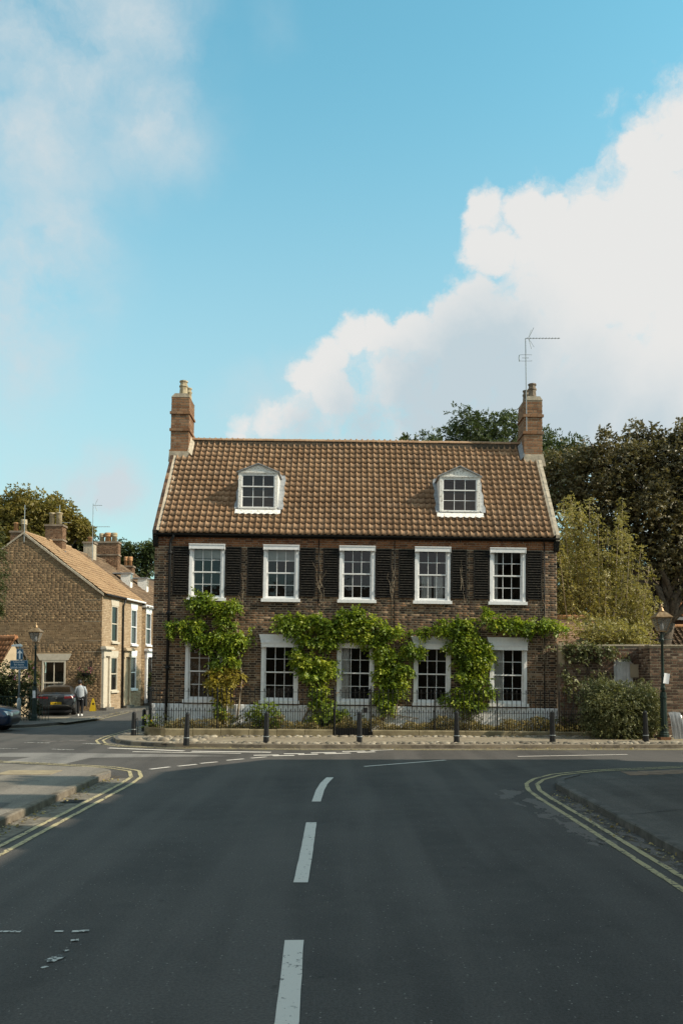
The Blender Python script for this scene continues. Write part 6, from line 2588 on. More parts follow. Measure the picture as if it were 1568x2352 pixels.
def patch(bvh, outline, nu, nv, d, org, off, name, mat, parent):
    """a skin laid on the body: outline(u, v) -> (a, b) in the view plane, shot along d from org(a, b)"""
    q = MB()
    vs = []
    for j in range(nv + 1):
        for i in range(nu + 1):
            a, b = outline(i / nu, j / nv)
            o = Vector(org(a, b))
            hit, nrm, idx, dist = bvh.ray_cast(o, Vector(d))
            if hit is None:
                hit = o + Vector(d) * 1.0
                nrm = -Vector(d)
            if nrm.dot(Vector(d)) > 0:
                nrm = -nrm
            vs.append(hit + nrm * off)
    fs = [(j * (nu + 1) + i, j * (nu + 1) + i + 1, (j + 1) * (nu + 1) + i + 1, (j + 1) * (nu + 1) + i) for j in range(nv) for i in range(nu)]
    q.add(vs, fs)
    return q.build(name, mat, parent, True)


def quad_uv(p00, p10, p11, p01):
    return lambda u, v: tuple((p00[k] * (1 - u) + p10[k] * u) * (1 - v) + (p01[k] * (1 - u) + p11[k] * u) * v for k in range(2))


def wheel(parent, x, y, r, wd, side):
    q = MB()
    M = Matrix.Translation((x, y, r)) @ Matrix.Rotation(math.pi / 2, 4, 'Y')
    q.lathe([(r * .62, -wd / 2), (r * .92, -wd / 2), (r, -wd * .3), (r, wd * .3), (r * .92, wd / 2), (r * .62, wd / 2)], 24, M=M)
    w_ = q.build('wheel', 'tyre', parent, True)
    q = MB()
    for k in range(5):
        a = 2 * math.pi * k / 5
        M2 = M @ Matrix.Rotation(a, 4, 'Z')
        q.box(-.035, .035, .04, r * .62, side * wd * .42 - .01, side * wd * .42 + .01, M2)
    q.lathe([(.07, side * wd * .40), (.07, side * wd * .46)], 10, M=M)
    q.lathe([(r * .60, side * wd * .38), (r * .64, side * wd * .40), (r * .64, side * wd * .46)], 20, M=M)
    q.build('rim', 'rim', w_)


pc = G(129, 1645, .115)
RG = [
    (-.02, [(0, .42), (.62, .42), (.76, .48), (.84, .66), (.80, .86), (.66, .98), (.50, 1.03), (0, 1.06)]),
    (.05, [(0, .34), (.74, .34), (.86, .42), (.915, .66), (.875, .90), (.74, 1.06), (.58, 1.12), (0, 1.15)]),
    (.20, [(0, .30), (.80, .30), (.92, .40), (.945, .70), (.915, .95), (.78, 1.08), (.60, 1.13), (0, 1.16)]),
    (.50, [(0, .28), (.82, .28), (.93, .38), (.95, .72), (.93, .98), (.80, 1.14), (.62, 1.23), (0, 1.28)]),
    (1.00, [(0, .26), (.82, .26), (.93, .36), (.945, .74), (.92, 1.00), (.78, 1.24), (.60, 1.39), (0, 1.45)]),
    (1.70, [(0, .26), (.82, .26), (.92, .36), (.94, .74), (.91, 1.02), (.76, 1.32), (.58, 1.53), (0, 1.585)]),
    (2.60, [(0, .26), (.82, .26), (.92, .36), (.94, .74), (.91, 1.02), (.77, 1.32), (.59, 1.54), (0, 1.60)]),
    (3.30, [(0, .26), (.82, .26), (.92, .36), (.94, .74), (.91, 1.02), (.80, 1.16), (.66, 1.28), (0, 1.34)]),
    (3.75, [(0, .26), (.82, .26), (.92, .36), (.94, .74), (.90, .98), (.78, 1.04), (.62, 1.09), (0, 1.13)]),
    (4.45, [(0, .28), (.78, .28), (.88, .38), (.91, .70), (.86, .88), (.74, .95), (.6, .99), (0, 1.02)]),
    (4.72, [(0, .34), (.66, .34), (.76, .42), (.80, .62), (.74, .78), (.62, .83), (.5, .86), (0, .88)])]
car, body, bvh = loft_car('grey_car', 'grey coupe-backed car seen from behind, parked before the ochre gable', RG, 'car_grey', (pc.x - .12, pc.y + .35, .115), R(14))
d, org = (0, 1, 0), (lambda a, b: (a, -1, b))
dn, orgn = (0, .25, -1), (lambda a, b: (a, b - .5, 3))
patch(bvh, lambda u, v: ((u - .5) * 2 * (.74 - .18 * v) * (1 - .10 * (2 * abs(u - .5)) ** 4 * (1 - v)), 1.175 + .245 * v), 14, 6, d, org, .008, 'rear_window', 'car_glass', body)
patch(bvh, lambda u, v: ((u - .5) * 1.46, 1.112 + .022 * v), 14, 1, d, org, .03, 'spoiler', 'car_grey', body)
for s in (-1, 1):
    patch(bvh, lambda u, v: (s * (.39 + .545 * u), .875 + .11 * v + .02 * u - .02 * (1 - u) * (1 - v)), 10, 3, d, org, .012, 'tail_light', 'tail_red', body)
    patch(bvh, lambda u, v: (s * (.40 + .53 * u), .987 + .014 * v + .02 * u), 10, 1, d, org, .014, 'light_strip', 'chrome', body)
    patch(bvh, lambda u, v: (s * (.60 + .28 * u), .475 + .07 * v), 6, 2, d, org, .010, 'exhaust_trim', 'chrome', body)
    patch(bvh, lambda u, v: (s * (.62 + .24 * u), .488 + .044 * v), 6, 2, d, org, .014, 'exhaust_pipe', 'black_plastic', body)
patch(bvh, lambda u, v: ((u - .5) * (1.05 - .3 * v), .545 + .13 * v), 10, 3, d, org, .007, 'plate_recess', 'black_plastic', body)
patch(bvh, lambda u, v: ((u - .5) * 1.66, .36 + .115 * v), 14, 3, d, org, .006, 'diffuser', 'black_plastic', body)
patch(bvh, lambda u, v: ((u - .5) * 1.15, .535 - .03 * (2 * abs(u - .5)) ** 2 + .028 * v), 12, 1, d, org, .016, 'bumper_strip', 'chrome', body)
patch(bvh, lambda u, v: ((u - .5) * 1.8, .705 + .008 * v + .03 * (2 * abs(u - .5)) ** 2), 14, 1, d, org, .003, 'bumper_seam', 'black_plastic', body)
pl = patch(bvh, lambda u, v: ((u - .5) * .53, .575 + .118 * v), 4, 1, d, org, .022, 'number_plate', 'plate_yellow', body)
yp = min(v.co.y for v in pl.data.vertices)
me = text_mesh('YX68 NYP', .118, 'black_plastic')
link('lettering', me, pl, (0, yp - .006, .634), (math.pi / 2, 0, 0))
hit = bvh.ray_cast(Vector((0, -1, .90)), Vector(d))[0]
q = MB()
M = Matrix.Translation((0, hit.y - .01, .90)) @ Matrix.Rotation(math.pi / 2, 4, 'X')
q.lathe([(.055, 0), (.06, .006), (.055, .012), (.046, .012), (.046, .004)], 20, M=M)
for k in range(3):
    q.box(-.006, .006, 0, .05, .004, .012, M @ Matrix.Rotation(R(120 * k), 4, 'Z'))
q.build('badge', 'chrome', body)
me = text_mesh('GLC 250', .07, 'chrome')
link('lettering', me, body, (-.44, hit.y - .0, .80), (math.pi / 2, 0, R(-8)))
for (x, s) in ((-.82, -1), (.82, 1)):
    for y in (.95, 3.8):
        wheel(car, x, y, .36, .25, s)
q = MB()
q.box(-.75, .75, .12, 4.3, .16, .30)
q.build('underbody', 'black_plastic', car)
for s in (-1, 1):                     # both front doors stand open
    q = MB()
    M = Matrix.Translation((s * .93, 3.1, 0)) @ Matrix.Rotation(s * R(62 if s < 0 else 26), 4, 'Z')
    q.box(-.05, .05, -1.05, 0, .38, 1.02, M)
    q.prism([(-1.0, 1.02), (-.05, 1.02), (-.35, 1.42), (-.9, 1.45)], -.02, .02, 'x', M)
    dr = q.build('open_door', 'black_plastic', car)
    q = MB()
    q.box(-.056, -.051, -1.0, -.05, .45, 1.0, M)
    q.build('door_card', 'black_timber', dr)
q = MB()
q.tube([(0, 1.75, 1.58), (0, 1.62, 1.65)], .02, 6)
q.build('roof_fin', 'black_plastic', car)

pb = G(8, 1684, 0)
RB = [
    (-.0, [(0, .40), (.45, .40), (.55, .45), (.60, .58), (.55, .70), (.46, .76), (.36, .79), (0, .80)]),
    (.12, [(0, .24), (.62, .24), (.70, .30), (.74, .55), (.68, .76), (.58, .84), (.46, .87), (0, .89)]),
    (.40, [(0, .20), (.74, .20), (.80, .30), (.83, .58), (.78, .82), (.66, .92), (.52, .96), (0, .98)]),
    (.95, [(0, .20), (.78, .20), (.84, .30), (.86, .62), (.83, .90), (.72, 1.0), (.58, 1.05), (0, 1.07)]),
    (1.25, [(0, .20), (.78, .20), (.84, .30), (.87, .62), (.85, .94), (.76, 1.08), (.62, 1.15), (0, 1.19)]),
    (1.85, [(0, .20), (.78, .20), (.84, .30), (.87, .62), (.85, .94), (.70, 1.28), (.52, 1.44), (0, 1.48)]),
    (3.0, [(0, .20), (.78, .20), (.84, .30), (.87, .62), (.85, .94), (.70, 1.30), (.52, 1.47), (0, 1.51)]),
    (3.7, [(0, .22), (.76, .22), (.83, .32), (.86, .62), (.82, .94), (.66, 1.22), (.48, 1.36), (0, 1.40)]),
    (3.95, [(0, .32), (.66, .32), (.74, .40), (.77, .62), (.72, .86), (.56, 1.02), (.42, 1.08), (0, 1.1)])]
xf = AT(41.5, 1660, 34.6).x - .1
bc, bbody, bb = loft_car('blue_car', 'dark blue car nosing in at the left edge of the picture', RB, 'car_blue', (xf, 34.75, 0.0), R(91))
# nose is at local y = 0; picture-side flank is local +x after the turn
for s in (-1, 1):
    patch(bb, lambda u, v: (s * (.40 + .29 * u), .60 + .15 * v + .07 * u), 8, 3, (0, 1, 0), lambda a, b: (a, -1, b), .012, 'headlight', 'headlight', bbody)
patch(bb, lambda u, v: ((u - .5) * .9, .36 + .16 * v), 8, 2, (0, 1, 0), lambda a, b: (a, -1, b), .008, 'grille', 'black_plastic', bbody)
patch(bb, lambda u, v: (1.55 + 1.9 * u, 1.0 + .32 * v), 8, 3, (-1, 0, 0), lambda a, b: (2.0, a + .25 * (b - 1.0), b), .008, 'side_window', 'car_glass', bbody)
patch(bb, lambda u, v: ((u - .5) * 1.25, 1.28 + .5 * v), 8, 4, (0, 0, -1), lambda a, b: (a, b, 3), .008, 'windscreen', 'car_glass', bbody)
for x, s in ((-.76, -1), (.76, 1)):
    for y in (.82, 3.2):
        wheel(bc, x + s * .05, y, .305, .2, s)
for s in (-1, 1):
    for y in (.82, 3.2):
        q = MB()
        M = Matrix.Translation((s * .866, y, .31)) @ Matrix.Rotation(math.pi / 2, 4, 'Y')
        q.lathe([(.35, -.012), (.35, .012)], 20, M=M)
        q.build('wheel_arch', 'black_plastic', bc)

# ---------------------------------------------------------------- person standing by the car
pp = G(185, 1644.8, .115)


def skin_obj(name, verts, edges, rad, mat, parent, root=0, lv=2):
    me = bpy.data.meshes.new(name)
    me.from_pydata(verts, edges, [])
    o = link(name + '_cage', me)
    o.modifiers.new('skin', 'SKIN').use_smooth_shade = True
    md = o.modifiers.new('sub', 'SUBSURF')
    md.levels = md.render_levels = lv
    sv = me.skin_vertices[0].data
    for i, r_ in enumerate(rad):
        sv[i].radius = r_ if isinstance(r_, tuple) else (r_, r_)
        sv[i].use_root = (i == root)
    bpy.context.view_layer.update()
    m2 = bpy.data.meshes.new_from_object(o.evaluated_get(bpy.context.evaluated_depsgraph_get()))
    bpy.data.objects.remove(o)
    m2.materials.clear()
    m2.materials.append(MATS[mat])
    m2.polygons.foreach_set('use_smooth', [True] * len(m2.polygons))
    return link(name, m2, parent)


J = {'pel': (0, 0, .95), 'sp': (0, -.01, 1.14), 'ch': (-.01, -.02, 1.36), 'nk': (-.03, .02, 1.52), 'hd': (-.05, .06, 1.64), 'ht': (-.06, .075, 1.75),
     'sl': (-.19, -.01, 1.43), 'el': (-.265, .0, 1.16), 'wl': (-.20, .24, 1.12), 'hl': (-.17, .32, 1.13),
     'sr': (.18, -.01, 1.43), 'er': (.27, .03, 1.16), 'wr': (.20, .22, 1.06), 'hr': (.15, .30, 1.08),
     'pl': (-.10, 0, .90), 'kl': (-.10, .03, .50), 'al': (-.10, -.01, .10), 'tl': (-.14, .12, .045), 'pr': (.10, 0, .90), 'kr': (.08, .02, .50), 'ar': (.065, -.02, .10), 'tr': (.06, .12, .045)}
K = list(J)
E_ = [('pel', 'sp'), ('sp', 'ch'), ('ch', 'nk'), ('nk', 'hd'), ('hd', 'ht'), ('ch', 'sl'), ('sl', 'el'), ('el', 'wl'), ('wl', 'hl'), ('ch', 'sr'), ('sr', 'er'), ('er', 'wr'), ('wr', 'hr'),
      ('pel', 'pl'), ('pl', 'kl'), ('kl', 'al'), ('al', 'tl'), ('pel', 'pr'), ('pr', 'kr'), ('kr', 'ar'), ('ar', 'tr')]
RD = {'pel': (.12, .09), 'sp': (.11, .08), 'ch': (.12, .08), 'nk': .058, 'hd': (.088, .10), 'ht': (.06, .075), 'sl': .05, 'el': .04, 'wl': .03, 'hl': .035, 'sr': .05, 'er': .04, 'wr': .03, 'hr': .035,
      'pl': .085, 'kl': .062, 'al': .045, 'tl': .035, 'pr': .085, 'kr': .062, 'ar': .045, 'tr': .035}
person = skin_obj('person', [J[k] for k in K], [(K.index(a), K.index(b)) for a, b in E_], [RD[k] for k in K], 'skin', None)
person.location = pp
person.rotation_euler = (0, 0, R(12))
tag(person, 'person from behind in grey-white jacket, dark trousers and white shoes beside the car', 'person')


def sub_skin(name, keys, edges, grow, mat, over=None):
    r = {k: (tuple(x + grow for x in RD[k]) if isinstance(RD[k], tuple) else RD[k] + grow) for k in keys}
    r.update(over or {})
    return skin_obj(name, [J[k] for k in keys], [(keys.index(a), keys.index(b)) for a, b in edges], [r[k] for k in keys], mat, person)


q = MB()                                  # jacket: lofted torso and sleeves
vs = []
prof = [(.83, .178, .125, 0, 0), (.86, .182, .128, 0, 0), (1.0, .176, .126, 0, 0), (1.18, .178, .126, 0, -.01), (1.34, .196, .125, -.01, -.015), (1.43, .185, .112, -.012, -.01), (1.48, .14, .095, -.02, 0), (1.515, .085, .078, -.028, .015), (1.545, .072, .07, -.03, .02)]
for (z, rx, ry, cx, cy) in prof:
    vs += [(cx + rx * math.cos(k * math.pi / 8), cy + ry * math.sin(k * math.pi / 8), z + .008 * math.sin(k * 2.1)) for k in range(16)]
q.add(vs, [(i * 16 + k, i * 16 + (k + 1) % 16, (i + 1) * 16 + (k + 1) % 16, (i + 1) * 16 + k) for i in range(len(prof) - 1) for k in range(16)])
for a_, b_, c_ in (('sl', 'el', 'wl'), ('sr', 'er', 'wr')):
    A_, B_, C_ = Vector(J[a_]), Vector(J[b_]), Vector(J[c_])
    q.tube([Vector((A_.x * .5, A_.y, A_.z + .02)), Vector((A_.x * .92, A_.y, A_.z - .005)), A_.lerp(B_, .5), A_.lerp(B_, .9), B_.lerp(C_, .15), B_.lerp(C_, .6), B_.lerp(C_, .98)], [.055, .070, .066, .060, .058, .052, .044], 12)
q.build('jacket', 'jacket', person, True)
sub_skin('trousers', ['pel', 'pl', 'kl', 'al', 'pr', 'kr', 'ar'], [('pel', 'pl'), ('pl', 'kl'), ('kl', 'al'), ('pel', 'pr'), ('pr', 'kr'), ('kr', 'ar')], .022, 'trousers', {'al': .062, 'ar': .062})
for s in ('l', 'r'):
    q = MB()
    a, b = Vector(J['a' + s]), Vector(J['t' + s])
    q.lathe([(.052, -.06), (.055, -.02), (.05, .02), (.045, .05)], 12, (0, 0, 0), M=Matrix.Translation((a.x, a.y - .02, .06)) @ Matrix.Diagonal((.9, 1.2, 1, 1)))
    q.tube([(a.x, a.y - .05, .05), (a.x, a.y + .04, .055), tuple(a.lerp(b, .9).xy) + (.045,), (b.x, b.y + .06, .035)], [.045, .052, .048, .03], 10)
    q.build('shoe', 'shoe', person, True)
q = MB()
q.lathe([(.001, -.11), (.07, -.10), (.098, -.03), (.10, .03), (.08, .085), (.04, .112), (.001, .118)], 16, M=Matrix.Translation((-.055, .045, 1.70)) @ Matrix.Rotation(R(-14), 4, 'X') @ Matrix.Diagonal((.98, 1.1, 1, 1)))
q.build('hair', 'hair', person, True)
for s, hx in ((-1, 'hl'), (1, 'hr')):    # fingers and thumb of each hand
    h = Vector(J[hx])
    q = MB()
    for k in range(4):
        a = h + Vector((-.03 + .02 * k, .02, .0))
        q.tube([a, a + Vector((0, .045, .005)), a + Vector((-s * .01, .07, -.02)), a + Vector((-s * .015, .065, -.045))], [.0095, .009, .008, .006], 6)
    a = h + Vector((-s * .035, 0, .01))
    q.tube([a, a + Vector((-s * .03, .03, .01)), a + Vector((-s * .03, .055, 0))], [.011, .010, .007], 6)
    q.build('fingers', 'skin', person, True)

# yellow floor sign by the wall
cp = AT(213.5, 1640, 48.9)
cn = thing('warning_cone', 'small yellow folding floor sign against the ochre gable', 'floor sign', (cp.x, 48.9, .115))
cn.scale = (.85, .85, .85)
for s in (-1, 1):
    q = MB()
    M = Matrix.Rotation(s * R(9), 4, 'X')
    q.prism([(-.19, 0), (.19, 0), (.16, .30), (.08, .72), (.03, .86), (-.04, .86), (-.10, .6), (-.16, .25)], s * .13 - .012, s * .13 + .012, 'y', M)
    q.build('panel', 'yellow_plastic', cn)
q = MB()
q.lathe([(.07, 0), (.075, .006)], 12, M=Matrix.Translation((.09, -.235, .5)) @ Matrix.Rotation(math.pi / 2, 4, 'X'))
q.build('symbol', 'black_plastic', cn)

# ---------------------------------------------------------------- garden wall with arched door
GY = 31.55
gx0, gx1 = XR + .02, AT(1492, 1600, GY).x
gtop = AT(1400, 1484, GY).z
gwall = thing('garden_wall', 'dark old brick garden wall with arched white door right of the house', 'wall', (0, GY, 0))
dx0, dx1 = AT(1409, 1560, GY).x, AT(1453, 1560, GY).x
dz1 = AT(1430, 1513, GY).z
dm, drr = (dx0 + dx1) / 2, (dx1 - dx0) / 2
spring = dz1 - drr * .62


def arch_z(x, grow=0.0):
    k = (x - dm) / (drr + grow)
    return spring + (drr * .62 + grow) * math.sqrt(max(0, 1 - abs(k) ** 2.4))


q = MB()
q.box(gx0, dx0, .008, .35, -.1, gtop)
q.box(dx1, gx1, .008, .35, -.1, gtop)
q.box(dx0, dx1, .008, .35, dz1 + .02, gtop)
q.box(dx0, dx1, .12, .35, -.1, dz1 + .02)
gw_ = q.build('wall', 'dark_mortar', gwall)


def gsp(z0, z1):
    zt = (z0 + z1) / 2
    if zt < .1:
        return [(gx0, dx0), (dx1, gx1)]
    g = .24
    if zt < spring:
        return [(gx0, dx0), (dx1, gx1)]
    top = dz1 + g
    if zt < top:
        k = (zt - spring) / (drr * .62 + g)
        wv = (drr + g) * max(0, 1 - k ** 2.2) ** .5
        return [(gx0, dm - wv), (dm + wv, gx1)]
    return [(gx0, gx1)]


rc = brick_rects(gsp, 0, gtop - .03, .097, .29, .15, .02, 61)
emit_bricks(rc, 0, gw_, 'garden_brick', 300, key=lambda r: (r[1] - r[0] < .2, -r[3]))
for k in range(15):                     # brick arch
    a = math.pi * (k + .5) / 15
    cx, cz = dm - math.cos(a) * (drr + .12), spring + math.sin(a) ** .85 * (drr * .62 + .12)
    q = MB()
    M = Matrix.Translation((cx, 0, cz)) @ Matrix.Rotation(a - math.pi / 2, 4, 'Y')
    q.box(-.038, .038, -.012, .1, -.10, .11, M)
    q.build('arch_brick', 'garden_brick', gwall)
for k in range(6):
    xa, xb = dx0 + (dx1 - dx0) * k / 6, dx0 + (dx1 - dx0) * (k + 1) / 6
    za, zb = arch_z(xa + .004), arch_z(xb - .004)
    q = MB()
    q.prism([(xa + .003, .3), (xb - .003, .3), (xb - .003, max(zb, spring)), ((xa + xb) / 2, arch_z((xa + xb) / 2)), (xa + .003, max(za, spring))], .05 + random.uniform(0, .006), .075, 'y')
    q.build('door_plank', 'plank_white', gwall)
q = MB()
q.box(gx0, gx1, -.02, .37, gtop, gtop + .06)
q.build('coping', 'cement', gwall)
for k, (px, py, w, h) in enumerate(((1462, 1540, .5, .5), (1288, 1500, .22, .8))):   # cement patches
    c = AT(px, py, GY)
    q = MB()
    q.box(c.x - w / 2, c.x + w / 2, -.012, .01, c.z - h / 2, c.z + h / 2)
    q.build('render_patch', 'stucco', gwall)

RY = 30.35
rw = thing('garden_wall', 'red-brown brick wall coming forward behind the right lamp post', 'wall', (0, RY, 0))
rx0, rx1 = AT(1493, 1600, RY).x, 26.0
rtop = AT(1530, 1484, RY).z
q = MB()
q.box(rx0 + .008, rx1, .008, .4, -.1, rtop)
q.box(rx0 + .02, rx0 + .4, .4, GY - RY + .3, -.1, rtop - .02)
rw_ = q.build('wall', 'mortar', rw)
vis = AT(1600, 1600, RY).x
rc = brick_rects(lambda a, b: [(rx0, vis + 2.0)], 0, rtop - .02, .097, .29, .15, .02, 71)
emit_bricks(rc, 0, rw_, 'garden_brick', 300, key=lambda r: r[0])
rc = brick_rects(lambda a, b: [(.03, GY - RY)], 0, rtop - .02, .097, .29, .15, .02, 72)
emit_bricks(rc, rx0, rw_, 'garden_brick', 0, axis='x', sgn=1)
q = MB()
q.box(rx0 - .03, rx1, -.03, .43, rtop, rtop + .05)
q.build('coping', 'cement', rw)

# ---------------------------------------------------------------- outbuilding with a hipped plain-tile roof
OY = 35.0
ob2 = thing('outhouse', 'low outhouse with brown hipped tile roof behind the garden wall', 'building', (0, OY, 0))
ozr = AT(1310, 1420, OY + 2.0).z
oze = AT(1310, 1482, OY - .3).z
oxr = AT(1347, 1420, OY + 2.0).x
oxe = AT(1402, 1482, OY - .3).x
q = MB()
q.box(XR + .1, oxe - .15, 0, 4.0, -.1, oze - .05)
q.build('wall', 'dark_mortar', ob2)
nc = 15
for k in range(nc):                     # each course of tiles a stepped strip
    t0, t1 = k / nc, (k + 1) / nc
    ya, yb = -.3 + 2.3 * t0, -.3 + 2.3 * t1 + .05
    za, zb = oze + (ozr - oze) * t0, oze + (ozr - oze) * t1 + .03
    xa = oxe + (oxr - oxe) * t0
    xb = oxe + (oxr - oxe) * t1
    q = MB()
    ntl = int((xa - XR - .05) / .17)
    for i in range(ntl):
        x0 = XR + .05 + (k % 2) * .085 + i * .17
        x1 = min(x0 + .165, xa)
        dz = random.uniform(0, .008)
        q.add([(x0, ya, za + .03 + dz), (x1, ya, za + .03 + dz), (x1, yb, zb + dz - .02), (x0, yb, zb + dz - .02), (x0, ya, za + .006), (x1, ya, za + .006)], [(0, 1, 2, 3), (4, 5, 1, 0)])
    q.build('tile_course', 'plain_tile', ob2)
q = MB()
q.add([(XR, -.3, oze - .02), (oxe, -.3, oze - .02), (oxr, 2.0, ozr - .02), (XR, 2.0, ozr - .02), (oxe, 4.3, oze - .02), (XR, 4.3, oze - .02)], [(0, 1, 2, 3), (1, 4, 2), (3, 2, 4, 5)])
q.build('roof', 'plain_tile', ob2)
nr = 4
for i in range(nr):
    x0 = XR + .05 + (oxr - XR - .05) * i / nr
    q = MB()
    q.tube([(x0 + .01, 2.0, ozr + .02), (x0 + (oxr - XR - .05) / nr - .01, 2.0, ozr + .02)], .13, 10)
    q.build('ridge_tile', 'terracotta', ob2)
for i in range(10):
    t0, t1 = i / 10, (i + .95) / 10
    a, b = Vector((oxr, 2.0, ozr)), Vector((oxe, -.3, oze))
    q = MB()
    q.tube([a.lerp(b, t0), a.lerp(b, t1)], [.10, .13], 8)
    q.build('hip_tile', 'terracotta', ob2)

# ---------------------------------------------------------------- house behind the wall at the right edge
BY = 44.0
rh = thing('pantiled_house', 'house with orange and dark pantile roofs behind the wall at right edge', 'house', (0, BY, 0))
lx0 = AT(1440, 1480, BY).x
z_lr, z_le = AT(1530, 1440, BY + 1.5).z, AT(1530, 1484, BY).z - .2
q = MB()
q.box(lx0, 26, .3, 6, -.1, z_le)
q.build('wall', 'garden_brick', rh)
M1 = roof_basis((lx0, -.1, z_le), (1, 0, 0), (0, 1.8, z_lr - z_le))
q = MB()
q.add([(lx0, -.1, z_le - .04), (26, -.1, z_le - .04), (26, 1.7, z_lr - .04), (lx0, 1.7, z_lr - .04)], [(0, 1, 2, 3)])
q.build('roof', 'roof_felt', rh)
lay_tiles(M1, rh, 10, math.hypot(1.8, z_lr - z_le), 'dark_tile', w=.27, gauge=.33, amp=.07, nseg=7)
for i in range(14):
    q = MB()
    q.tube([(lx0 + i * .45, 1.7, z_lr + .03), (lx0 + i * .45 + .43, 1.7, z_lr + .03)], .12, 8)
    q.build('ridge_tile', 'terracotta', rh)
ux0 = AT(1512, 1400, BY + 1.8).x
ze1 = AT(1550, 1417, BY + 1.8).z
zr1 = AT(1550, 1384, BY + 3.6).z
q = MB()
q.box(ux0, 26, 2.1, 6, z_lr - .3, ze1)
q.build('wall', 'garden_brick', rh)
q = MB()
q.box(ux0, 26, 1.75, 1.95, ze1 - .16, ze1)
q.build('fascia', 'white_gloss', rh)
M2 = roof_basis((ux0, 1.75, ze1), (1, 0, 0), (0, 1.8, zr1 - ze1))
lay_tiles(M2, rh, 8, math.hypot(1.8, zr1 - ze1), 'orange_tile', w=.27, gauge=.33, amp=.07, nseg=7)
q = MB()
q.box(ux0 - .3, 26, 3.6, 9, z_lr, AT(1560, 1300, BY + 3.6).z)
q.build('upper_wall', 'buff_wall', rh)
zw0, zw1 = AT(1560, 1376, BY + 3.5).z, AT(1560, 1345, BY + 3.5).z
wx0 = AT(1552, 1360, BY + 3.5).x
q = MB()
q.box(wx0, wx0 + 1.5, 3.5, 3.6, zw0, zw0 + .12)
q.box(wx0, wx0 + 1.5, 3.5, 3.6, zw1 - .1, zw1)
q.box(wx0, wx0 + .1, 3.5, 3.6, zw0 + .12, zw1 - .1)
q.box(wx0 + .7, wx0 + .8, 3.5, 3.6, zw0 + .12, zw1 - .1)
wn = q.build('window', 'white_gloss', rh)
q = MB()
q.box(wx0 + .1, wx0 + 1.5, 3.56, 3.565, zw0 + .12, zw1 - .1)
q.build('pane', 'glass', wn)


# ---------------------------------------------------------------- trees and bushes
def tree(name, label, base, trunk_r, fork, lobes, sub, dens, leafargs, mat, bark='bark', limbs=None, group=None, shell=.6):
    t = thing(name, label, 'tree', base, None, group)
    q = MB()
    f = Vector(fork)
    limb(q, (0, 0, -.2), f, trunk_r, trunk_r * .7, .25, 10, 6)
    for (c, r) in lobes:
        limb(q, f, Vector(c) - Vector((0, 0, r[2] * .2)), trunk_r * .45, trunk_r * .10, .5, 6, 6)
        for k in range(3):
            e = Vector(c) + Vector((random.uniform(-1, 1) * r[0], random.uniform(-1, 1) * r[1], random.uniform(-.2, .9) * r[2])) * .8
            limb(q, Vector(c) - Vector((0, 0, r[2] * .2)), e, trunk_r * .12, trunk_r * .03, .5, 5, 4)
    q.build('trunk', bark, t, True)
    bl = break_lobes(lobes, sub)
    C, D = lobe_points(bl, dens, shell=shell)
    C2, D2 = lobe_points(lobes, dens * .75, shell=.6)
    C, D = np.vstack([C, C2]), np.vstack([D, D2])
    nl, L, ll, lw, droop, palm = leafargs
    V, F = sprays(C, D, nl, L, ll, lw, droop, palm=palm)
    foliage('crown', t, V, F, mat)
    return t


def px_lobe(base, px, py, y, rx, rz, ry=None):
    p = AT(px, py, y)
    k = y / FPX
    return ((p.x - base[0], p.y - base[1], p.z - base[2]), (rx * k, (ry or rx) * k * .9, rz * k))


b = (AT(1470, 1500, 42).x, 42.0, 0.1)
ch_l = [px_lobe(b, *a) for a in ((1310, 1090, 42, 75, 70), (1290, 1190, 42.5, 60, 70), (1400, 1070, 41, 85, 75), (1400, 1180, 42, 90, 80), (1480, 1058, 42, 80, 70), (1560, 1055, 41, 85, 72), (1500, 1150, 41, 90, 80), (1590, 1140, 42, 90, 90),
                                 (1520, 1250, 41.5, 75, 70), (1600, 1270, 42, 85, 80), (1450, 1260, 43, 70, 60), (1560, 1330, 42, 55, 50), (1670, 1095, 42, 90, 85), (1680, 1220, 42, 90, 90), (1370, 1290, 44, 70, 70), (1300, 1290, 44.5, 50, 70), (1330, 1380, 44.5, 70, 60), (1290, 1400, 44.5, 40, 50), (1420, 1370, 45, 60, 60))]
ct = tree('horse_chestnut', 'large dark brown-leaved horse chestnut tree rising behind the garden wall', b, .42, (1.4, 0, 4.6), ch_l, 16, 20, (5, .1, .165, .042, .35, True), 'leaf_chestnut', shell=.7)
b = (AT(1120, 1540, 50).x, 50.0, 0.1)
gt = [px_lobe(b, *a) for a in ((1090, 1010, 50, 75, 62), (1020, 1025, 50, 60, 42), (1160, 1010, 50, 60, 60), (1220, 1040, 51, 60, 60), (1280, 1050, 51, 55, 55), (1130, 1080, 50, 90, 70), (1320, 1060, 50, 40, 50), (1240, 1110, 50, 80, 70), (960, 1045, 50, 40, 24), (932, 1016, 50, 14, 12))]
tree('broadleaf_tree', 'green tree showing above the ridge beside the right chimney', b, .4, (0, 0, 7.5), gt, 14, 9.0, (7, .25, .17, .042, .1, False), 'leaf_green', shell=.7)

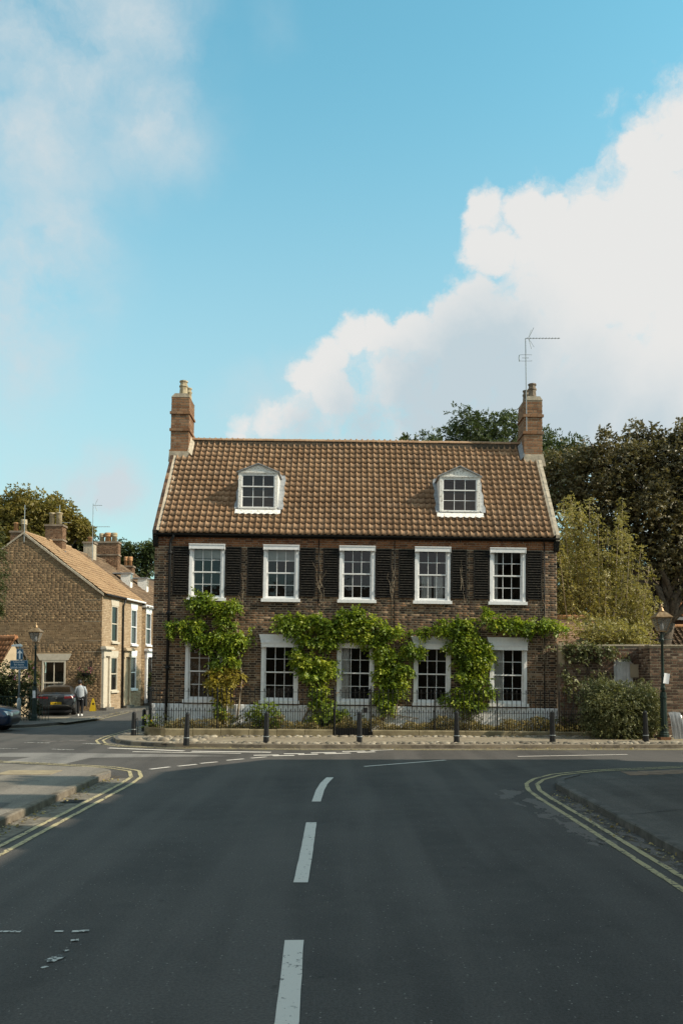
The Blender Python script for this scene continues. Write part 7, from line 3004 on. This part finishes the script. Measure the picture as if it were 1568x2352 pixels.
# birch: many upright stems with small glinting leaves
b = (AT(1390, 1500, 37.5).x, 37.5, 0.1)
bt = thing('birch_tree', 'yellow-green birch with upright thin stems behind the outhouse roof', 'tree', b)
q = MB()
Cs, Ds = [], []
tops = [(1292, 1150), (1310, 1140), (1330, 1165), (1352, 1150), (1372, 1185), (1395, 1215), (1420, 1190), (1428, 1150), (1445, 1230), (1470, 1260), (1490, 1300), (1278, 1220), (1300, 1240), (1355, 1240), (1400, 1280), (1460, 1330), (1480, 1360), (1330, 1300), (1285, 1310), (1505, 1380), (1440, 1380), (1380, 1340), (1310, 1370), (1410, 1400)]
tops += [(x + random.uniform(-12, 12), y + random.uniform(20, 120)) for (x, y) in tops]
for i, (px, py) in enumerate(tops):
    y = 37.5 + random.uniform(-1.3, 1.3)
    tp_ = AT(px, py, y) - Vector(b)
    fx = tp_.x * .55 + random.uniform(-.2, .2)
    pts = []
    for k in range(9):
        s = k / 8
        pts.append(Vector((fx * min(1, s * 2.2) + (tp_.x - fx) * s, tp_.y * s + random.uniform(-.06, .06), .0 + tp_.z * s)))
    q.tube(pts, [.042 - .0043 * k for k in range(9)], 5)
    n = int(tp_.z * 36)
    ss = RNG.uniform(.26, 1.02, n)
    P = np.array([pts[min(7, int(s * 8))].lerp(pts[min(8, int(s * 8) + 1)], s * 8 % 1) if s < 1 else pts[8] for s in ss])
    sp = (.42 * (1.12 - ss) + .09)[:, None]
    off = RNG.normal(size=(n, 3)) * sp * np.array((.75, .75, .55))
    Cs.append(P + off)
    Ds.append(np.stack([off[:, 0], off[:, 1], np.full(n, .25)], axis=1) + RNG.normal(size=(n, 3)) * .5)
q.build('trunk', 'pale_bark', bt, True)
C, D = np.vstack(Cs), np.vstack(Ds)
V, F = sprays(C, D, 6, .20, .070, .026, .45)
foliage('crown', bt, V, F, 'leaf_birch')
# lower arching branches over the wall
q = MB()
ab_ = thing('overhanging_branch', 'arching leafy branches resting over the garden wall coping', 'branch', (AT(1470, 1480, 33).x, 33.0, gtop - .1))
Cs = []
for k in range(16):
    a = Vector((random.uniform(-1.2, .2), random.uniform(.2, 2.2), -.1))
    pts = [a]
    e = a + Vector((random.uniform(-2.0, .4), random.uniform(-1.8, -.2), random.uniform(.3, 1.2)))
    for j in range(1, 6):
        s = j / 5
        pts.append(a.lerp(e, s) + Vector((0, 0, .5 * math.sin(math.pi * s))))
    q.tube(pts, [.03 - .005 * j for j in range(6)], 5)
    for j in range(1, 6):
        Cs.append(np.array(pts[j]) + RNG.normal(size=(26, 3)) * .2)
q.build('limb', 'bark', ab_, True)
C = np.vstack(Cs)
V, F = sprays(C, RNG.normal(size=C.shape) + np.array((0, -.3, .1)), 5, .15, .08, .03, .3)
foliage('foliage', ab_, V, F, 'leaf_birch')

fg = thing('fig_plant', 'pale broad-leaved plant over the outhouse roof above the wall', 'plant', (AT(1370, 1480, 33.6).x, 33.6, gtop - .4))
C, D = lobe_points([((0, 0, .9), (.55, .4, .45)), ((.2, -.1, .5), (.5, .4, .4)), ((-.3, 0, .5), (.4, .4, .35)), ((.5, 0, .45), (.4, .3, .3))], 13)
V, F = sprays(C, D, 5, .1, .26, .055, .2, palm=True)
foliage('foliage', fg, V, F, 'leaf_fig')
q = MB()
for k in range(6):
    limb(q, (random.uniform(-.2, .2), 0, -.4), (random.uniform(-.5, .6), random.uniform(-.2, .2), .9), .025, .01)
q.build('stem', 'pale_bark', fg)

wc = thing('wall_creeper', 'dark creeper hanging over the garden wall beside the house corner', 'climbing plant', (0, GY, 0))
Cs = []
for (px, py, rx, ry, n) in ((1335, 1488, 55, 10, 100), (1310, 1500, 22, 16, 40), (1350, 1510, 45, 16, 45), (1330, 1560, 30, 25, 28), (1370, 1545, 20, 26, 14), (1310, 1590, 24, 20, 45), (1390, 1500, 40, 14, 80), (1330, 1480, 50, 7, 70), (1300, 1560, 14, 30, 40), (1390, 1595, 24, 12, 30)):
    c = AT(px, py, GY)
    k = GY / FPX
    uv = RNG.normal(size=(n, 2)) * .55
    Cs.append(np.stack([c.x + uv[:, 0] * rx * k, -.03 - .22 * RNG.random(n), c.z + uv[:, 1] * ry * k], axis=1))
C = np.vstack(Cs)
V, F = sprays(C, RNG.normal(size=C.shape) * .5 + np.array((0, -.6, -.3)), 6, .13, .075, .028, .4)
V[:, 1] = np.minimum(V[:, 1], -.02)
foliage('foliage', wc, V, F, 'leaf_bush')
q = MB()
for k in range(9):
    px = random.uniform(1295, 1400)
    pts = [AT(px + random.uniform(-10, 10), y, GY) + Vector((0, -.05 - GY, 0)) for y in (1660, 1620, 1580, 1540, 1505, 1484)]
    q.tube(pts, [.02, .018, .015, .012, .009, .006], 5)
q.build('stem', 'bark', wc)

bb_ = (AT(1428, 1690, 29.6).x, 29.6, .1)
bu = thing('large_bush', 'large rounded dark green bush before the garden wall left of the lamp post', 'bush', bb_)
lb = [((-.55, .1, 1.15), (.85, .65, .70)), ((.45, .1, 1.2), (.85, .65, .68)), ((-.75, 0, .75), (.62, .6, .60)), ((.75, 0, .75), (.58, .6, .62)), ((0, -.15, .85), (.95, .6, .65)), ((0, .2, 1.45), (.8, .5, .42)), ((-.85, .1, 1.45), (.42, .4, .30)), ((.1, -.1, .45), (1.05, .55, .42)), ((.95, .1, 1.25), (.35, .4, .4))]
C, D = lobe_points(break_lobes(lb, 10, .32, .55), 95, shell=.6)
C2, D2 = lobe_points(lb, 85, shell=.25)
D = np.vstack([D, D2])
D[:, 2] -= .25
V, F = sprays(np.vstack([C, C2]), D, 5, .11, .055, .019, .35)
V[:, 2] = np.maximum(V[:, 2], .02)
foliage('foliage', bu, V, F, 'leaf_bush')
q = MB()
for k in range(14):
    limb(q, (random.uniform(-.5, .5), random.uniform(-.1, .3), 0), (random.uniform(-1.1, 1.1), random.uniform(-.3, .4), 1.2), .02, .006)
q.build('stem', 'bark', bu)
# wispy shoots
C = np.stack([RNG.uniform(-1.3, -.3, 60), RNG.uniform(-.3, .1, 60), RNG.uniform(1.5, 1.95, 60)], axis=1)
V, F = sprays(C, RNG.normal(size=(60, 3)) * .3 + np.array((-.3, 0, .8)), 9, .28, .05, .016, .0)
foliage('shoots', bu, V, F, 'leaf_bush')

# trees behind the terrace
b = (AT(90, 1540, 85).x, 85.0, 0)
lt = [px_lobe(b, *a) for a in ((-10, 1200, 85, 60, 55), (40, 1185, 85, 55, 50), (90, 1175, 84, 55, 45), (130, 1180, 85, 40, 42), (60, 1230, 84, 70, 50), (-40, 1260, 84, 60, 60), (20, 1260, 83, 60, 50), (110, 1225, 85, 50, 40), (165, 1215, 86, 40, 32), (190, 1220, 86, 26, 25))]
tree('autumn_tree', 'broad tree turning yellow behind the ochre gable roof', b, .6, (0, 0, 9), lt, 15, 7.5, (5, .2, .26, .085, .2, False), 'leaf_autumn', shell=.8)
b = (AT(195, 1540, 92).x, 92.0, 0)
lt = [px_lobe(b, *a) for a in ((175, 1225, 92, 34, 36), (200, 1240, 92, 26, 36), (150, 1245, 92, 40, 30), (215, 1270, 92, 20, 25))]
tree('broadleaf_tree', 'dark green tree between the terrace chimneys', b, .5, (0, 0, 10), lt, 13, 7.0, (5, .2, .26, .075, .2, False), 'leaf_mid', shell=.8)
b = (AT(300, 1540, 88).x, 88.0, 0)
lt = [px_lobe(b, *a) for a in ((285, 1268, 88, 24, 25), (310, 1275, 88, 28, 30), (335, 1270, 88, 24, 26), (350, 1285, 88, 25, 35), (290, 1300, 88, 30, 25), (320, 1310, 88, 34, 28), (265, 1290, 88, 18, 20))]
tree('broadleaf_tree', 'dark green trees seen between terrace chimneys and the brick house', b, .5, (0, 0, 8), lt, 13, 7.0, (5, .2, .26, .075, .2, False), 'leaf_green', shell=.8)
b = (AT(-60, 1600, 44).x, 44.0, .1)
lt = [px_lobe(b, *a) for a in ((0, 1300, 44, 20, 40), (-25, 1260, 44, 38, 60), (-5, 1360, 44, 22, 34), (-30, 1340, 44, 40, 60), (-60, 1280, 44, 50, 70), (0, 1400, 44, 10, 14), (-5, 1240, 44, 18, 30))]
tree('birch_tree', 'birch foliage hanging in at the left edge before the ochre gable', b, .12, (0, 0, 4.5), lt, 9, 14, (6, .2, .09, .033, .5, False), 'leaf_mid', 'pale_bark', shell=.8)

# ---------------------------------------------------------------- the corner building that shades the near road (right of the frame)
cb = thing('corner_building', 'tall brick corner building with hipped roof shading the near road from the right', 'building', (9.3, 0, 0))
YN, YS, WB, HE, HR = 20.6, -26.0, 9.0, 8.2, 13.4
ops = []
for zz in ((1.0, 2.9), (4.6, 6.6)):
    yy = YS + 2
    while yy < YN - 2:
        ops.append((yy, yy + 1.1, zz[0], zz[1]))
        yy += 3.1
q = MB()
wall_slab(q, YS, YN, -.1, HE, 0, .3, ops)
vs = [(p[1], p[0], p[2]) for p in q.v]
q.v = vs
q.box(.3, WB, YN - .3, YN, -.1, HE)
q.box(.3, WB, YS, YS + .3, -.1, HE)
q.box(WB - .3, WB, YS + .3, YN - .3, -.1, HE)
cbw = q.build('wall', 'gable_mortar', cb)
rc = brick_rects(cut_spans(2.0, YN, ops), 0, HE, .098, .252, .126, .011, 81, False)
emit_bricks(rc, -.008, cbw, 'gable_brick', 0, axis='x', sgn=1)
for (a, c, z0, z1) in ops:
    q = MB()
    q.box(.1, .16, a, a + .07, z0, z1)
    q.box(.1, .16, c - .07, c, z0, z1)
    q.box(.1, .16, a + .07, c - .07, z1 - .07, z1)
    q.box(.1, .16, a + .07, c - .07, z0, z0 + .07)
    q.box(.1, .16, a + .07, c - .07, (z0 + z1) / 2 - .03, (z0 + z1) / 2 + .03)
    wn = q.build('window', 'white_paint', cb)
    q = MB()
    q.box(.128, .132, a + .07, c - .07, z0 + .07, z1 - .07)
    q.build('pane', 'car_glass', wn)
q = MB()
hw = WB / 2
o = .25
V = [(-o, YS - o, HE), (WB + o, YS - o, HE), (WB + o, YN + o, HE), (-o, YN + o, HE), (hw, YS + hw, HR), (hw, YN - hw, HR)]
q.add(V, [(0, 1, 4), (2, 3, 5), (1, 2, 5, 4), (3, 0, 4, 5), (3, 2, 1, 0)])
q.build('roof', 'dark_tile', cb)
for yy in (13.2, 10.4, 8.0, 4.0, -6.0):  # unseen stacks added where their shadows fall on the left pavement
    q = MB()
    q.box(hw - .5, hw + .5, yy - .7, yy + .7, HR - 1, HR + 1.5)
    c_ = q.build('chimney', 'chimney_brick', cb)
    q = MB()
    for dy in (-.4, .05, .45):
        q.lathe([(.15, 0), (.13, .55)], 10, (hw, yy + dy, HR + 1.5))
    q.build('chimney_pots', 'terracotta', c_)
lr = thing('added_brick_row', 'brick row added outside the frame at left to cut sky light on the near road', 'building', (-13.5, 0, 0))  # unseen row added to hold sky light off the near road
q = MB()
q.box(-8, 0, -30, 17.5, -.1, 7.6)
q.build('wall', 'gable_brick', lr)
q = MB()
q.prism([(-8.3, 7.6), (.3, 7.6), (-4, 11.2)], -30.2, 17.7, 'y')
q.build('roof', 'dark_tile', lr)
for k in range(7):
    for zz in (1.0, 4.4):
        q = MB()
        q.box(0, .04, -26 + k * 6, -24.8 + k * 6, zz, zz + 1.9)
        q.build('window', 'white_paint', lr)
# row of houses added behind the camera so the windows mirror something dark
bh = thing('added_brick_row', 'brick row added behind the viewpoint to darken the window reflections', 'building', (0, -34, 0))
q = MB()
q.box(-40, 40, -8, 0, -.1, 8.0)
q.build('wall', 'gable_brick', bh)
q = MB()
q.prism([(-8.3, 8.0), (.3, 8.0), (-4, 12)], -40.2, 40.2, 'x')
q.build('roof', 'dark_tile', bh)
